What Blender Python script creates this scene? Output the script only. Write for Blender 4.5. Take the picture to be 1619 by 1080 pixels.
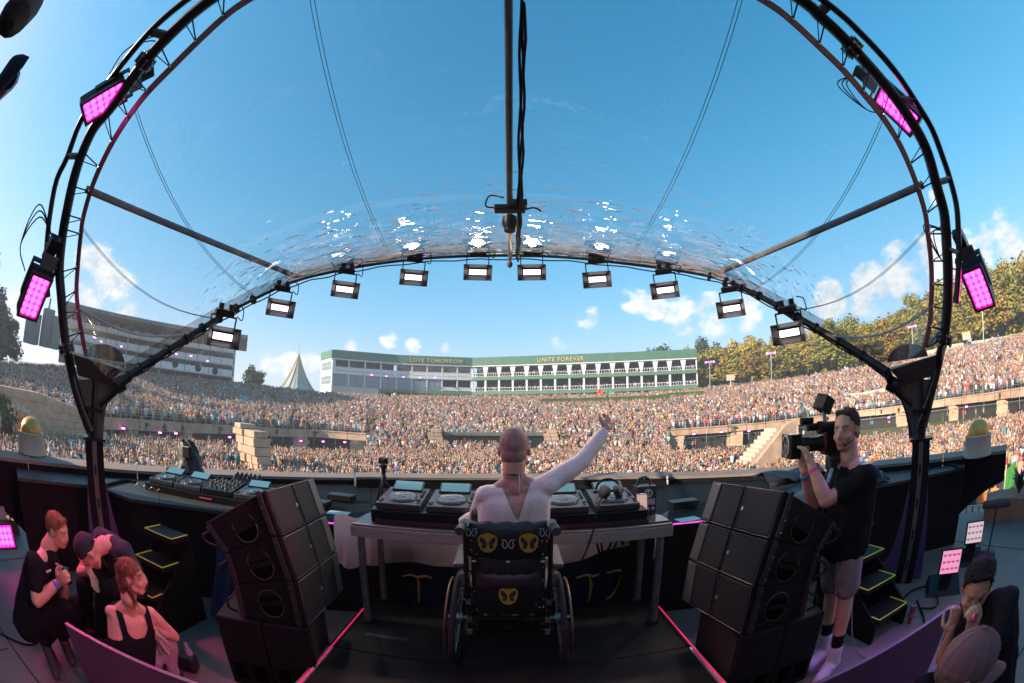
import bpy, bmesh, math, random
import numpy as np
from mathutils import Vector, Matrix, noise as mnoise
for o in list(bpy.data.objects): bpy.data.objects.remove(o)
SC = bpy.context.scene
COL = SC.collection
rad = math.radians
random.seed(7); RNG = np.random.default_rng(7)
V = Vector

# ------------------------------------------------------------------ camera
CAM_H = 1.55; PITCH = 10.6; LENS = 15.0
cd = bpy.data.cameras.new('camera'); cam = bpy.data.objects.new('camera', cd); COL.objects.link(cam)
cd.type = 'PANO'
pano = cd if hasattr(cd, 'panorama_type') else cd.cycles
pano.panorama_type = 'FISHEYE_EQUISOLID'
pano.fisheye_lens = LENS; pano.fisheye_fov = math.pi * 1.15
cd.sensor_fit = 'HORIZONTAL'; cd.sensor_width = 36.0; cd.sensor_height = 36.0 * 683 / 1024
cd.clip_start = 0.05; cd.clip_end = 9000
cam.location = (0, 0, CAM_H); cam.rotation_euler = (rad(90 + PITCH), 0, 0)
SC.camera = cam

# ------------------------------------------------------------------ sky, sun, exposure
SUN_AZ, SUN_EL = -115.0, 23.5          # azimuth clockwise from +Y
w = bpy.data.worlds.new('World'); SC.world = w; w.use_nodes = True
nt = w.node_tree; nt.nodes.clear()
def NN(t, typ, **k):
    n = t.nodes.new(typ)
    for a, b in k.items(): setattr(n, a, b)
    return n
out = NN(nt, 'ShaderNodeOutputWorld'); bg = NN(nt, 'ShaderNodeBackground'); bg.inputs[1].default_value = SKY_S = 0.145
sky = NN(nt, 'ShaderNodeTexSky', sky_type='NISHITA'); sky.sun_disc = False
sky.sun_elevation = rad(SUN_EL); sky.sun_rotation = rad(SUN_AZ)
sky.air_density = 1.0; sky.dust_density = 0.3; sky.ozone_density = 2.2; sky.altitude = 50
hs = NN(nt, 'ShaderNodeHueSaturation'); hs.inputs['Saturation'].default_value = 1.36; hs.inputs['Hue'].default_value = 0.486
nt.links.new(sky.outputs[0], hs.inputs['Color'])
tc = NN(nt, 'ShaderNodeTexCoord')
def az_el(az, el):
    a, e = rad(az), rad(el); return (math.sin(a) * math.cos(e), math.cos(a) * math.cos(e), math.sin(e))
# cumulus banks: azimuth, elevation, angular radius (degrees); they go on round the whole horizon
PUFFS = [(-59.5, 12.5, 5.2), (-56, 11.2, 4.0), (-62, 14.5, 3.0), (-74, 6.5, 4.5), (-33, 6.2, 2.4), (-30.5, 6.4, 2.6), (-27.5, 7.0, 2.6),
         (10.3, 13.6, 2.5), (17.3, 16.0, 2.9), (20.0, 14.6, 2.4), (23.5, 13.0, 3.2), (28, 12.6, 3.6), (33, 12.6, 3.2), (45, 13.2, 3.6), (51, 13.0, 4.2), (57, 13.4, 5.0), (63, 14.2, 6.0), (69, 13.8, 5.2), (75, 13.2, 5.0),
         (-16.8, 10.6, 1.7), (-13.5, 9.8, 1.6), (-9, 9.6, 1.1), (6.5, 10.4, 1.7), (-22, 9.3, 1.4), (65, 21.5, 1.6),
         (95, 15, 8), (120, 12, 7), (150, 16, 9), (185, 13, 8), (215, 15, 8), (240, 10, 6), (265, 11, 5)]
acc = None
for az, el, r in PUFFS:
    d = NN(nt, 'ShaderNodeVectorMath', operation='DOT_PRODUCT'); nt.links.new(tc.outputs['Generated'], d.inputs[0]); d.inputs[1].default_value = az_el(az, el)
    m = NN(nt, 'ShaderNodeMapRange'); m.inputs[1].default_value = math.cos(rad(r)); m.inputs[2].default_value = 1.0
    nt.links.new(d.outputs['Value'], m.inputs[0])
    if acc is None: acc = m.outputs[0]
    else:
        q = NN(nt, 'ShaderNodeMath', operation='MAXIMUM'); nt.links.new(acc, q.inputs[0]); nt.links.new(m.outputs[0], q.inputs[1]); acc = q.outputs[0]
mp = NN(nt, 'ShaderNodeMapping'); mp.inputs['Scale'].default_value = (1, 1, 1.7); nt.links.new(tc.outputs['Generated'], mp.inputs[0])
nz = NN(nt, 'ShaderNodeTexNoise'); nz.inputs['Scale'].default_value = 11.0; nz.inputs['Detail'].default_value = 9; nz.inputs['Roughness'].default_value = 0.6
nt.links.new(mp.outputs[0], nz.inputs['Vector'])
nz2 = NN(nt, 'ShaderNodeTexNoise'); nz2.inputs['Scale'].default_value = 27.0; nz2.inputs['Detail'].default_value = 8; nz2.inputs['Roughness'].default_value = 0.62
mp2 = NN(nt, 'ShaderNodeMapping'); mp2.inputs['Scale'].default_value = (1, 1, 1.5); mp2.inputs['Location'].default_value = (0.0, 0, -0.03); nt.links.new(tc.outputs['Generated'], mp2.inputs[0]); nt.links.new(mp2.outputs[0], nz2.inputs['Vector'])
dens = NN(nt, 'ShaderNodeMath', operation='MULTIPLY_ADD'); nt.links.new(nz.outputs['Fac'], dens.inputs[0]); dens.inputs[1].default_value = 2.6
pw = NN(nt, 'ShaderNodeMath', operation='POWER'); nt.links.new(acc, pw.inputs[0]); pw.inputs[1].default_value = 0.55
nt.links.new(pw.outputs[0], dens.inputs[2])
m2 = NN(nt, 'ShaderNodeMapRange', interpolation_type='SMOOTHSTEP'); m2.inputs[1].default_value = 1.86; m2.inputs[2].default_value = 2.35; nt.links.new(dens.outputs[0], m2.inputs[0])
cc = NN(nt, 'ShaderNodeValToRGB'); nt.links.new(nz2.outputs['Fac'], cc.inputs[0])
cc.color_ramp.elements[0].position = 0.33; cc.color_ramp.elements[0].color = (2.7, 3.1, 3.5, 1); cc.color_ramp.elements[1].position = 0.62; cc.color_ramp.elements[1].color = (4.6, 4.5, 4.35, 1)
ms = NN(nt, 'ShaderNodeMath', operation='MULTIPLY'); nt.links.new(m2.outputs[0], ms.inputs[0]); ms.inputs[1].default_value = 0.9
mx = NN(nt, 'ShaderNodeMix', data_type='RGBA'); nt.links.new(ms.outputs[0], mx.inputs['Factor']); kv = NN(nt, 'ShaderNodeVectorMath', operation='MULTIPLY_ADD'); nt.links.new(hs.outputs[0], kv.inputs[0]); kv.inputs[1].default_value = (.31, .30, .22); kv.inputs[2].default_value = (1,) * 3
gv = NN(nt, 'ShaderNodeVectorMath', operation='SCALE'); nt.links.new(hs.outputs[0], gv.inputs[0]); gv.inputs['Scale'].default_value = 1.66
dv = NN(nt, 'ShaderNodeVectorMath', operation='DIVIDE'); nt.links.new(gv.outputs[0], dv.inputs[0]); nt.links.new(kv.outputs[0], dv.inputs[1]); nt.links.new(dv.outputs[0], mx.inputs['A']); nt.links.new(cc.outputs[0], mx.inputs['B'])
nt.links.new(mx.outputs['Result'], bg.inputs[0]); nt.links.new(bg.outputs[0], out.inputs[0])

sl = bpy.data.lights.new('sun', 'SUN'); so = bpy.data.objects.new('sun', sl); COL.objects.link(so)
sl.energy = 5.0; sl.angle = rad(0.55); sl.color = (1.0, 0.83, 0.64)
so.rotation_euler = (-V(az_el(SUN_AZ, SUN_EL))).to_track_quat('-Z', 'Y').to_euler(); so.location = (-20, -10, 40)
vs = SC.view_settings; vs.view_transform = 'Standard'; vs.look = 'None'; vs.gamma = 1.0; vs.exposure = 0.95; vs.use_curve_mapping = False
SC.cycles.use_denoising = True
try: SC.cycles.denoiser = 'OPENIMAGEDENOISE'
except Exception: pass
SC.cycles.max_bounces = 7; SC.cycles.transparent_max_bounces = 12; SC.cycles.volume_bounces = 0
SC.cycles.caustics_reflective = False; SC.cycles.caustics_refractive = False

# ------------------------------------------------------------------ pixel <-> place (photograph pixels, 1619 x 1080)
FPX = 1619 / 36 * LENS
def ray(px, py):
    dx, dy = px - 809.5, 540.0 - py; r = max(1e-9, math.hypot(dx, dy)); th = 2 * math.asin(min(1, r / (2 * FPX))); s = math.sin(th) / r
    x, u, f = dx * s, dy * s, math.cos(th); cp, sp = math.cos(rad(PITCH)), math.sin(rad(PITCH))
    return V((x, f * cp - u * sp, f * sp + u * cp))
EYE = V((0, 0, CAM_H))
def atz(px, py, z): d = ray(px, py); return EYE + d * ((z - CAM_H) / d.z)
def aty(px, py, y): d = ray(px, py); return EYE + d * (y / d.y)
def atr(px, py, R): d = ray(px, py); return EYE + d * (R / math.hypot(d.x, d.y))
def pol(az, R, z): return V((R * math.sin(rad(az)), R * math.cos(rad(az)), z))

# ------------------------------------------------------------------ materials
MATS = {}
def mat(name, col=(0.5, 0.5, 0.5), rough=0.6, metal=0.0, emit=None, es=1.0, var=0.0, vscale=8.0, bump=0.0, bscale=60.0, attr=False, objcol=False, spec=None, stretch=None, sss=0.0, dirt=0.0, dcol=(0.25, 0.23, 0.2), trans=0.0):
    if name in MATS: return MATS[name]
    m = bpy.data.materials.new(name); m.use_nodes = True; t = m.node_tree; p = t.nodes['Principled BSDF']
    p.inputs['Base Color'].default_value = (*col, 1); p.inputs['Roughness'].default_value = rough; p.inputs['Metallic'].default_value = metal
    if spec is not None: p.inputs['Specular IOR Level'].default_value = spec
    csock = None
    if attr: a = NN(t, 'ShaderNodeAttribute', attribute_name='Col'); csock = a.outputs['Color']
    if objcol: a = NN(t, 'ShaderNodeObjectInfo'); csock = a.outputs['Color']
    tcn = NN(t, 'ShaderNodeTexCoord'); vec = tcn.outputs['Object']
    if stretch:
        mpn = NN(t, 'ShaderNodeMapping'); mpn.inputs['Scale'].default_value = stretch; t.links.new(vec, mpn.inputs[0]); vec = mpn.outputs[0]
    if var or dirt:
        n1 = NN(t, 'ShaderNodeTexNoise'); n1.inputs['Scale'].default_value = vscale; n1.inputs['Detail'].default_value = 6; n1.inputs['Roughness'].default_value = 0.65; t.links.new(vec, n1.inputs['Vector'])
        mr = NN(t, 'ShaderNodeMapRange'); mr.inputs[1].default_value = 0.3; mr.inputs[2].default_value = 0.7; mr.inputs[3].default_value = 1 - var; mr.inputs[4].default_value = 1 + var; t.links.new(n1.outputs['Fac'], mr.inputs[0])
        mm = NN(t, 'ShaderNodeVectorMath', operation='SCALE'); t.links.new(mr.outputs[0], mm.inputs['Scale'])
        if csock: t.links.new(csock, mm.inputs[0])
        else: mm.inputs[0].default_value = col
        csock = mm.outputs[0]
        if dirt:
            n3 = NN(t, 'ShaderNodeTexNoise'); n3.inputs['Scale'].default_value = vscale * 0.37; n3.inputs['Detail'].default_value = 8; n3.inputs['Roughness'].default_value = 0.75; t.links.new(vec, n3.inputs['Vector'])
            r3 = NN(t, 'ShaderNodeMapRange', interpolation_type='SMOOTHSTEP'); r3.inputs[1].default_value = 0.5; r3.inputs[2].default_value = 0.72; r3.inputs[4].default_value = dirt; t.links.new(n3.outputs['Fac'], r3.inputs[0])
            mxn = NN(t, 'ShaderNodeMix', data_type='RGBA'); t.links.new(r3.outputs[0], mxn.inputs['Factor']); t.links.new(csock, mxn.inputs['A']); mxn.inputs['B'].default_value = (*dcol, 1); csock = mxn.outputs['Result']
    if csock: t.links.new(csock, p.inputs['Base Color'])
    if bump:
        n2 = NN(t, 'ShaderNodeTexNoise'); n2.inputs['Scale'].default_value = bscale; n2.inputs['Detail'].default_value = 5; t.links.new(vec, n2.inputs['Vector'])
        bp = NN(t, 'ShaderNodeBump'); bp.inputs['Strength'].default_value = bump; bp.inputs['Distance'].default_value = 0.02; t.links.new(n2.outputs['Fac'], bp.inputs['Height']); t.links.new(bp.outputs[0], p.inputs['Normal'])
    if emit: p.inputs['Emission Color'].default_value = (*emit, 1); p.inputs['Emission Strength'].default_value = es
    if sss: p.inputs['Subsurface Weight'].default_value = sss; p.inputs['Subsurface Radius'].default_value = (0.02, 0.008, 0.004)
    if trans:
        tr = NN(t, 'ShaderNodeBsdfTransparent'); mxs = NN(t, 'ShaderNodeMixShader'); mxs.inputs[0].default_value = trans
        t.links.new(p.outputs[0], mxs.inputs[1]); t.links.new(tr.outputs[0], mxs.inputs[2]); t.links.new(mxs.outputs[0], t.nodes['Material Output'].inputs[0])
    m.diffuse_color = (*col, 1); MATS[name] = m; return m
BLK = mat('black_paint', (0.0055, 0.005, 0.0052), 0.75, var=0.35, vscale=6, bump=0.08, bscale=180, dirt=0.25, dcol=(0.013, 0.012, 0.011), spec=.14)
BLKG = mat('black_plastic', (0.006, 0.006, 0.0065), 0.38, spec=.25)
RUB = mat('rubber', (0.010, 0.010, 0.010), 0.75, spec=.15)
TRS = mat('truss_black', (0.014, 0.012, 0.014), 0.3, metal=0.35, var=0.3, vscale=9)
STEEL = mat('bare_steel', (0.36, 0.35, 0.34), 0.36, metal=0.85, var=0.25, vscale=14)
ALU = mat('aluminium', (0.50, 0.49, 0.47), 0.4, metal=0.8, var=0.2, vscale=12)
GRILL = mat('speaker_grille', (0.020, 0.0205, 0.021), 0.55, spec=.22, bump=0.35, bscale=420)
CAB = mat('speaker_cabinet', (0.008, 0.007, 0.0072), 0.55, spec=.16, bump=0.3, bscale=300, var=0.3, vscale=7, dirt=0.3, dcol=(0.026, 0.024, 0.023))
WHITE = mat('white_paint', (0.76, 0.76, 0.74), 0.5, var=0.08, vscale=2)
PINK = mat('pink_lens', (0.9, 0.1, 0.6), 0.3, emit=(1.0, 0.035, 0.52), es=5.0)
PINKF = mat('pink_lens_dim', (0.5, 0.02, 0.3), 0.3, emit=(1.0, 0.02, 0.42), es=1.5)
PINKFAR = mat('pink_beam_lamp', (0.9, 0.2, 0.9), 0.3, emit=(1.0, 0.12, 0.9), es=6.0)
LAMPW = mat('white_lamp', (1, 1, 1), 0.3, emit=(1.0, 0.93, 0.95), es=1.3)
PLASTER = mat('plaster', (0.56, 0.43, 0.34), 0.8, var=0.15, vscale=5, bump=0.3, bscale=18, dirt=0.4, dcol=(0.3, 0.22, 0.17))
SAND = mat('sandstone', (0.50, 0.335, 0.23), 0.85, var=0.25, vscale=0.7, bump=0.6, bscale=2.5, dirt=0.5, dcol=(0.24, 0.17, 0.12))
GOLD = mat('gold', (0.72, 0.36, 0.09), 0.42, metal=0.45, var=0.1, vscale=8)
YTAPE = mat('glowing_yellow_tape', (0.50, 0.56, 0.03), 0.6, emit=(0.7, 0.8, 0.05), es=0.03)  # faint glow put into the tape, which is no lamp
SKIN = mat('skin', (0.54, 0.28, 0.195), 0.5, var=0.12, vscale=14, sss=0.12, bump=0.06, bscale=220)
SKIN2 = mat('skin_tan', (0.42, 0.22, 0.14), 0.5, var=0.1, vscale=14, sss=0.1, bump=0.06, bscale=220)
TEE = mat('black_cotton', (0.009, 0.009, 0.011), 0.85, spec=.08, var=0.2, vscale=20, bump=0.25, bscale=240)
NAVY = mat('dark_navy_cloth', (0.009, 0.014, 0.036), 0.8, spec=.1, var=0.35, vscale=9, bump=0.3, bscale=90)
SCREEN = mat('deck_screen', (0.05, 0.12, 0.14), 0.15, emit=(0.20, 0.42, 0.50), es=0.2)
DARKGL = mat('dark_glass', (0.02, 0.025, 0.03), 0.08)

# ------------------------------------------------------------------ mesh builder
ORG = {}
class B:
    def __init__(s): s.v = []; s.f = []; s.mi = []; s.cur = 0
    def add(s, vs, fs):
        o = len(s.v); s.v += [tuple(x) for x in vs]; s.f += [tuple(i + o for i in f) for f in fs]; s.mi += [s.cur] * len(fs); return s
    def box(s, c, size, rot=None):
        hx, hy, hz = size[0] / 2, size[1] / 2, size[2] / 2
        vs = [V((x, y, z)) for x in (-hx, hx) for y in (-hy, hy) for z in (-hz, hz)]
        if rot is not None: vs = [rot @ q for q in vs]
        c = V(c); return s.add([q + c for q in vs], [(0, 1, 3, 2), (4, 6, 7, 5), (0, 4, 5, 1), (2, 3, 7, 6), (0, 2, 6, 4), (1, 5, 7, 3)])
    def hexa(s, p):   # 4 bottom points (ccw), 4 top points
        return s.add(p, [(3, 2, 1, 0), (4, 5, 6, 7), (0, 1, 5, 4), (1, 2, 6, 5), (2, 3, 7, 6), (3, 0, 4, 7)])
    def prism(s, poly, ext):  # closed planar polygon extruded by vector
        n = len(poly); e = V(ext); a = [V(q) for q in poly]
        return s.add(a + [q + e for q in a], [tuple(range(n - 1, -1, -1)), tuple(range(n, 2 * n))] + [(i, (i + 1) % n, (i + 1) % n + n, i + n) for i in range(n)])
    def tube(s, pts, r, n=8, r2=None, closed=False):
        pts = [V(q) for q in pts]; m = len(pts); rs = r if isinstance(r, (list, tuple)) else [r + ((r2 if r2 is not None else r) - r) * i / max(1, m - 1) for i in range(m)]
        vs = []; prev = None
        for i, p in enumerate(pts):
            if closed: t = pts[(i + 1) % m] - pts[i - 1]
            else: t = pts[min(i + 1, m - 1)] - pts[max(i - 1, 0)]
            t = t.normalized() if t.length > 1e-9 else V((0, 0, 1))
            if prev is None: a = t.orthogonal().normalized()
            else:
                a = prev - t * prev.dot(t); a = a.normalized() if a.length > 1e-6 else t.orthogonal().normalized()
            prev = a; b = t.cross(a)
            vs += [p + (a * math.cos(2 * math.pi * k / n) + b * math.sin(2 * math.pi * k / n)) * rs[i] for k in range(n)]
        fs = [(i * n + k, i * n + (k + 1) % n, (i + 1) % m * n + (k + 1) % n, (i + 1) % m * n + k) for i in range(m if closed else m - 1) for k in range(n)]
        if not closed: fs += [tuple(range(n - 1, -1, -1)), tuple(range((m - 1) * n, m * n))]
        return s.add(vs, fs)
    def lathe(s, prof, c=(0, 0, 0), n=20, axis='Z', rot=None):
        c = V(c); vs = []; m = len(prof)
        for (r, z) in prof:
            for k in range(n):
                a = 2 * math.pi * k / n; q = V((r * math.cos(a), r * math.sin(a), z))
                if axis == 'X': q = V((q.z, q.x, q.y))
                if axis == 'Y': q = V((q.x, q.z, q.y))
                if rot is not None: q = rot @ q
                vs.append(q + c)
        fs = [(i * n + k, i * n + (k + 1) % n, (i + 1) * n + (k + 1) % n, (i + 1) * n + k) for i in range(m - 1) for k in range(n)]
        fs += [tuple(range(n - 1, -1, -1)), tuple(range((m - 1) * n, m * n))]
        return s.add(vs, fs)
    def ell(s, c, r, rot=None, n=12, m=8):
        c = V(c); vs = [V((0, 0, -r[2]))]; 
        for i in range(1, m):
            ph = -math.pi / 2 + math.pi * i / m
            vs += [V((r[0] * math.cos(ph) * math.cos(2 * math.pi * k / n), r[1] * math.cos(ph) * math.sin(2 * math.pi * k / n), r[2] * math.sin(ph))) for k in range(n)]
        vs.append(V((0, 0, r[2])))
        if rot is not None: vs = [rot @ q for q in vs]
        fs = [(0, 1 + (k + 1) % n, 1 + k) for k in range(n)]
        for i in range(m - 2): fs += [(1 + i * n + k, 1 + i * n + (k + 1) % n, 1 + (i + 1) * n + (k + 1) % n, 1 + (i + 1) * n + k) for k in range(n)]
        e = len(vs) - 1; fs += [(e, 1 + (m - 2) * n + k, 1 + (m - 2) * n + (k + 1) % n) for k in range(n)]
        return s.add([q + c for q in vs], fs)
    def grid(s, P):   # P[i][j] points
        n, m = len(P), len(P[0])
        return s.add([q for row in P for q in row], [(i * m + j, i * m + j + 1, (i + 1) * m + j + 1, (i + 1) * m + j) for i in range(n - 1) for j in range(m - 1)])
    def slab(s, P, th):  # grid with thickness vector th
        n, m = len(P), len(P[0]); th = V(th); o = len(s.v)
        s.grid(P); s.add([V(q) + th for row in P for q in row], [((i + 1) * m + j, (i + 1) * m + j + 1, i * m + j + 1, i * m + j) for i in range(n - 1) for j in range(m - 1)])
        N = n * m; bd = [j for j in range(m)] + [i * m + m - 1 for i in range(1, n)] + [(n - 1) * m + j for j in range(m - 2, -1, -1)] + [i * m for i in range(n - 2, 0, -1)]
        for a, b in zip(bd, bd[1:] + bd[:1]): s.f.append((o + b, o + a, o + a + N, o + b + N)); s.mi.append(s.cur)
        return s
    def arc(s, ptsR, z0, z1, w, n=1):  # wall strip: list of (az, R); thickness w outward; z0/z1 number or function of az
        g0 = z0 if callable(z0) else (lambda a: z0); g1 = z1 if callable(z1) else (lambda a: z1)
        vs = []
        for a, R in ptsR: vs += [pol(a, R, g0(a)), pol(a, R + w, g0(a)), pol(a, R + w, g1(a)), pol(a, R, g1(a))]
        m = len(ptsR); fs = [(i * 4 + k, (i + 1) * 4 + k, (i + 1) * 4 + (k + 1) % 4, i * 4 + (k + 1) % 4) for i in range(m - 1) for k in range(4)]
        fs += [(0, 1, 2, 3), (m * 4 - 1, m * 4 - 2, m * 4 - 3, m * 4 - 4)]
        return s.add(vs, fs)
    def mesh(s, name, mats, org=(0, 0, 0), smooth=False):
        me = bpy.data.meshes.new(name); o = V(org)
        me.from_pydata([V(q) - o for q in s.v], [], s.f); 
        for mm in (mats if isinstance(mats, (list, tuple)) else [mats]): me.materials.append(mm)
        if len(me.materials) > 1: me.polygons.foreach_set('material_index', s.mi)
        if smooth:
            bm = bmesh.new(); bm.from_mesh(me)
            bmesh.ops.recalc_face_normals(bm, faces=bm.faces)
            for f in bm.faces: f.smooth = True
            for e in bm.edges:
                if len(e.link_faces) == 2 and e.calc_face_angle(0) > 0.7: e.smooth = False
            bm.to_mesh(me); bm.free()
        else:
            bm = bmesh.new(); bm.from_mesh(me); bmesh.ops.recalc_face_normals(bm, faces=bm.faces); bm.to_mesh(me); bm.free()
        return me
    def obj(s, name, mats, parent=None, org=None, smooth=True, bevel=0.0):
        o_ = ORG.get(parent, V((0, 0, 0))) if parent is not None else V(org or (0, 0, 0))
        ob = bpy.data.objects.new(name, s.mesh(name, mats, o_, smooth)); COL.objects.link(ob)
        if parent is not None: ob.parent = parent; ORG[ob] = o_
        else: ob.location = o_; ORG[ob] = o_
        if bevel:
            md = ob.modifiers.new('bevel', 'BEVEL'); md.width = bevel; md.segments = 2; md.limit_method = 'ANGLE'; md.angle_limit = rad(40)
        return ob
def tag(o, label=None, cat=None, group=None, kind=None):
    if label: o['label'] = label
    if cat: o['category'] = cat
    if group: o['group'] = group
    if kind: o['kind'] = kind
    return o
def thing(name, label, cat, loc=(0, 0, 0), group=None, rot=None, local=False):
    o = bpy.data.objects.new(name, None); COL.objects.link(o); o.empty_display_size = 0.1; o.location = loc
    if rot is not None: o.rotation_euler = rot
    ORG[o] = V((0, 0, 0)) if local else V(loc)
    return tag(o, label, cat, group)
def stuff(o): o['kind'] = 'stuff'; return o
def tree_copy(o, parent=None):
    c = o.copy(); COL.objects.link(c); c.parent = parent; ORG[c] = ORG.get(o, V((0, 0, 0)))
    for ch in list(o.children): tree_copy(ch, c)
    return c
def lerp(a, b, t): return a + (b - a) * t
def interp(x, xs, ys): return float(np.interp(x, xs, ys))
def spline(pts, n):
    pts = [V(p) for p in pts]; r = []; P = [pts[0] * 2 - pts[1]] + pts + [pts[-1] * 2 - pts[-2]]
    for i in range(1, len(P) - 2):
        for k in range(n):
            t = k / n; a, b, c, d = P[i - 1], P[i], P[i + 1], P[i + 2]
            r.append(0.5 * ((2 * b) + (c - a) * t + (2 * a - 5 * b + 4 * c - d) * t * t + (3 * b - a - 3 * c + d) * t ** 3))
    return r + [pts[-1]]
def frame_rot(fwd, up=(0, 0, 1)):   # columns: right, forward, up
    f = V(fwd).normalized(); r = f.cross(V(up)).normalized(); u = r.cross(f)
    return Matrix((r, f, u)).transposed()
# ================================================================== ARENA: ground, bowl, balconies, buildings, trees
GZ = -4.3
LP = ([-90, -76, -57, -41, -26, -19.5], [46, 46, 49, 63, 75, 72]); RP = ([21.3, 33, 48, 61, 73, 90], [73, 78, 88, 82, 68, 60])
TOPR = ([-90, -76, -57, -37, 0, 40, 60, 76, 90], [85, 90, 105, 125, 135, 140, 138, 120, 110])
TOPE = ([-90, -74, -63, -54, -44, -37, -26, 0, 25, 43, 62, 76, 90], [0.8, 0.9, 2.2, 3.0, 3.4, 3.4, 3.1, 3.5, 3.6, 4.0, 4.4, 4.0, 4.0])
PZL, PZR = -1.15, -0.62
def side(a): return -1 if a <= -19.5 else (1 if a >= 21.3 else 0)
def rail_R(a): return interp(a, *LP) if a < 0 else interp(a, *RP)
def top_z(a): return CAM_H + math.tan(rad(interp(a, *TOPE))) * interp(a, *TOPR) - 1.75
def ground_z(a, R):
    rt = interp(a, *TOPR); zt = top_z(a); s = side(a)
    if s == 0:
        if R < 62: return GZ
        return GZ + (zt - GZ) * min(1, (R - 62) / (rt - 62))
    rp = rail_R(a); zd = (PZL if s < 0 else PZR) - 0.3
    if R < rp: return GZ
    return zd + (zt - zd) * min(1, (R - rp) / (rt - rp))
GRASSY = mat('worn_grass', (0.085, 0.105, 0.03), 0.9, var=0.4, vscale=0.25, dirt=0.6, dcol=(0.16, 0.12, 0.07))
FIELD = mat('trampled_ground', (0.17, 0.14, 0.10), 0.95, var=0.3, vscale=0.15)
b = B(); b.lathe([(335, GZ - 1.9), (335, GZ - 1.8), (0.01, GZ - 1.8)], n=64); tag(b.obj('ground', FIELD, smooth=False), kind='structure')
b = B(); azs = [x for x in np.arange(-90, 90.1, 1.5)]
for lo, hi in ((-90, -19.51), (-19.49, 21.29), (21.31, 90)):
    aa = [lo] + [x for x in azs if lo < x < hi] + [hi]
    rows = []
    for a in aa:
        rp = rail_R(a) if side(a) else 62; rt = interp(a, *TOPR); r_ = []
        for R in [8, 30, rp - 0.02, rp + 0.02, lerp(rp, rt, .33), lerp(rp, rt, .66), rt, rt + 25]: r_.append(pol(a, R, ground_z(a, R)))
        r_.append(pol(a, rt + 110, -6)); rows.append(r_)
    b.grid(rows)
tag(b.obj('terrain', GRASSY, smooth=False), kind='structure')

# ---- balcony walls
DARKIN = mat('dark_interior', (0.035, 0.034, 0.032), 0.9)  # dark colour stands in for shade inside the openings
RAILM = mat('galvanised_rail', (0.42, 0.44, 0.45), 0.45, metal=0.5)
IVY = mat('ivy', (0.045, 0.065, 0.02), 0.8, var=0.5, vscale=3)
def balcony(name, label, a0, a1, pz, ph, zlow, step, seed):
    rn = random.Random(seed)
    t = thing(name, label, 'balcony', pol((a0 + a1) / 2, rail_R((a0 + a1) / 2), GZ))
    n = int(abs(a1 - a0) / step); ed = [lerp(a0, a1, i / n) for i in range(n + 1)]
    for i in range(n):       # parapet blocks, each a little proud or back of the next
        q = [lerp(ed[i] + 0.03, ed[i + 1] - 0.03, k / 3) for k in range(4)]; dr = rn.uniform(-0.12, 0.12); dz = rn.uniform(-0.06, 0.06)
        bb = B(); bb.arc([(a, rail_R(a) - 1.0 + dr) for a in q], pz - ph + dz, pz + dz, 0.9); bb.arc([(a, rail_R(a) - 1.15 + dr) for a in q], pz - ph * 0.98 + dz, pz - ph * 0.72 + dz, 0.14)
        bb.arc([(a, rail_R(a) - 1.12 + dr) for a in q], pz - .16 + dz, pz + 0.05 + dz, 0.1)
        bb.obj('parapet_block', SAND, t, smooth=False)
        if rn.random() < 0.3:
            bb = B(); c = pol(q[1], rail_R(q[1]) - 1.2, pz - 0.3)
            for k in range(30): w_ = abs(rn.gauss(0, .45)); bb.ell(c + V((rn.gauss(0, .3 * (1.2 - min(1, w_))), rn.gauss(0, .08), -w_)), (.11, .07, .12), n=5, m=3)
            stuff(bb.obj('ivy', IVY, t, smooth=False))
    q = [lerp(a0, a1, k / 40) for k in range(41)]
    B().arc([(a, rail_R(a) - 0.4) for a in q], pz - 0.62, pz - 0.3, 2.0).obj('deck_slab', SAND, t, smooth=False)
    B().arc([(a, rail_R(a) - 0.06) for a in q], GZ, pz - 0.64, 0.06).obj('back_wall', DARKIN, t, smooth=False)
    m = int(abs(a1 - a0) / 7.5)
    for i in range(m + 1):
        a = lerp(a0 + 0.8 * (1 if a1 > a0 else -1), a1 - 1.0, i / m); wd = rn.uniform(1.2, 2.6)
        bb = B(); zc = GZ
        while zc < pz - ph - 0.1:
            h = min(rn.uniform(.55, .75), pz - ph - zc); j = rn.uniform(-.08, .08)
            bb.arc([(a - wd / 2 + j, rail_R(a) - 0.85 + j), (a + wd / 2 + j, rail_R(a) - 0.85 - j)], zc, zc + h - 0.03, 0.7); zc += h
        bb.obj('stone_pier', SAND, t, smooth=False)
    for a in np.arange(min(a0, a1) + .5, max(a0, a1), 1.55):
        B().tube([pol(a, rail_R(a) - 0.7, pz), pol(a, rail_R(a) - 0.7, pz + 1.15)], 0.045, 5).obj('railing_post', RAILM, t)
    bb = B()
    for h in (0.45, 0.8, 1.13): bb.tube([pol(a, rail_R(a) - 0.7, pz + h) for a in q], 0.028, 4)
    bb.obj('handrail', RAILM, t)
    for a in np.arange(min(a0, a1) + 2, max(a0, a1), 2.9):
        bb = B(); bb.tube([pol(a, rail_R(a) - 0.95, GZ + .9), pol(a, rail_R(a) - 0.95, pz - ph)], 0.05, 4); bb.obj('front_rail_post', RAILM, t)
    bb = B(); bb.tube([pol(a, rail_R(a) - 0.95, GZ + 2.0) for a in q], 0.04, 4); bb.obj('front_rail', RAILM, t)
    return t
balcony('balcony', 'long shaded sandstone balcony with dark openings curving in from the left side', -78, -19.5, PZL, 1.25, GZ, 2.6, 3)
balcony('balcony', 'long sunlit orange sandstone balcony with dark openings on the right', 21.3, 79, PZR, 1.2, GZ, 2.6, 5)

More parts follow.
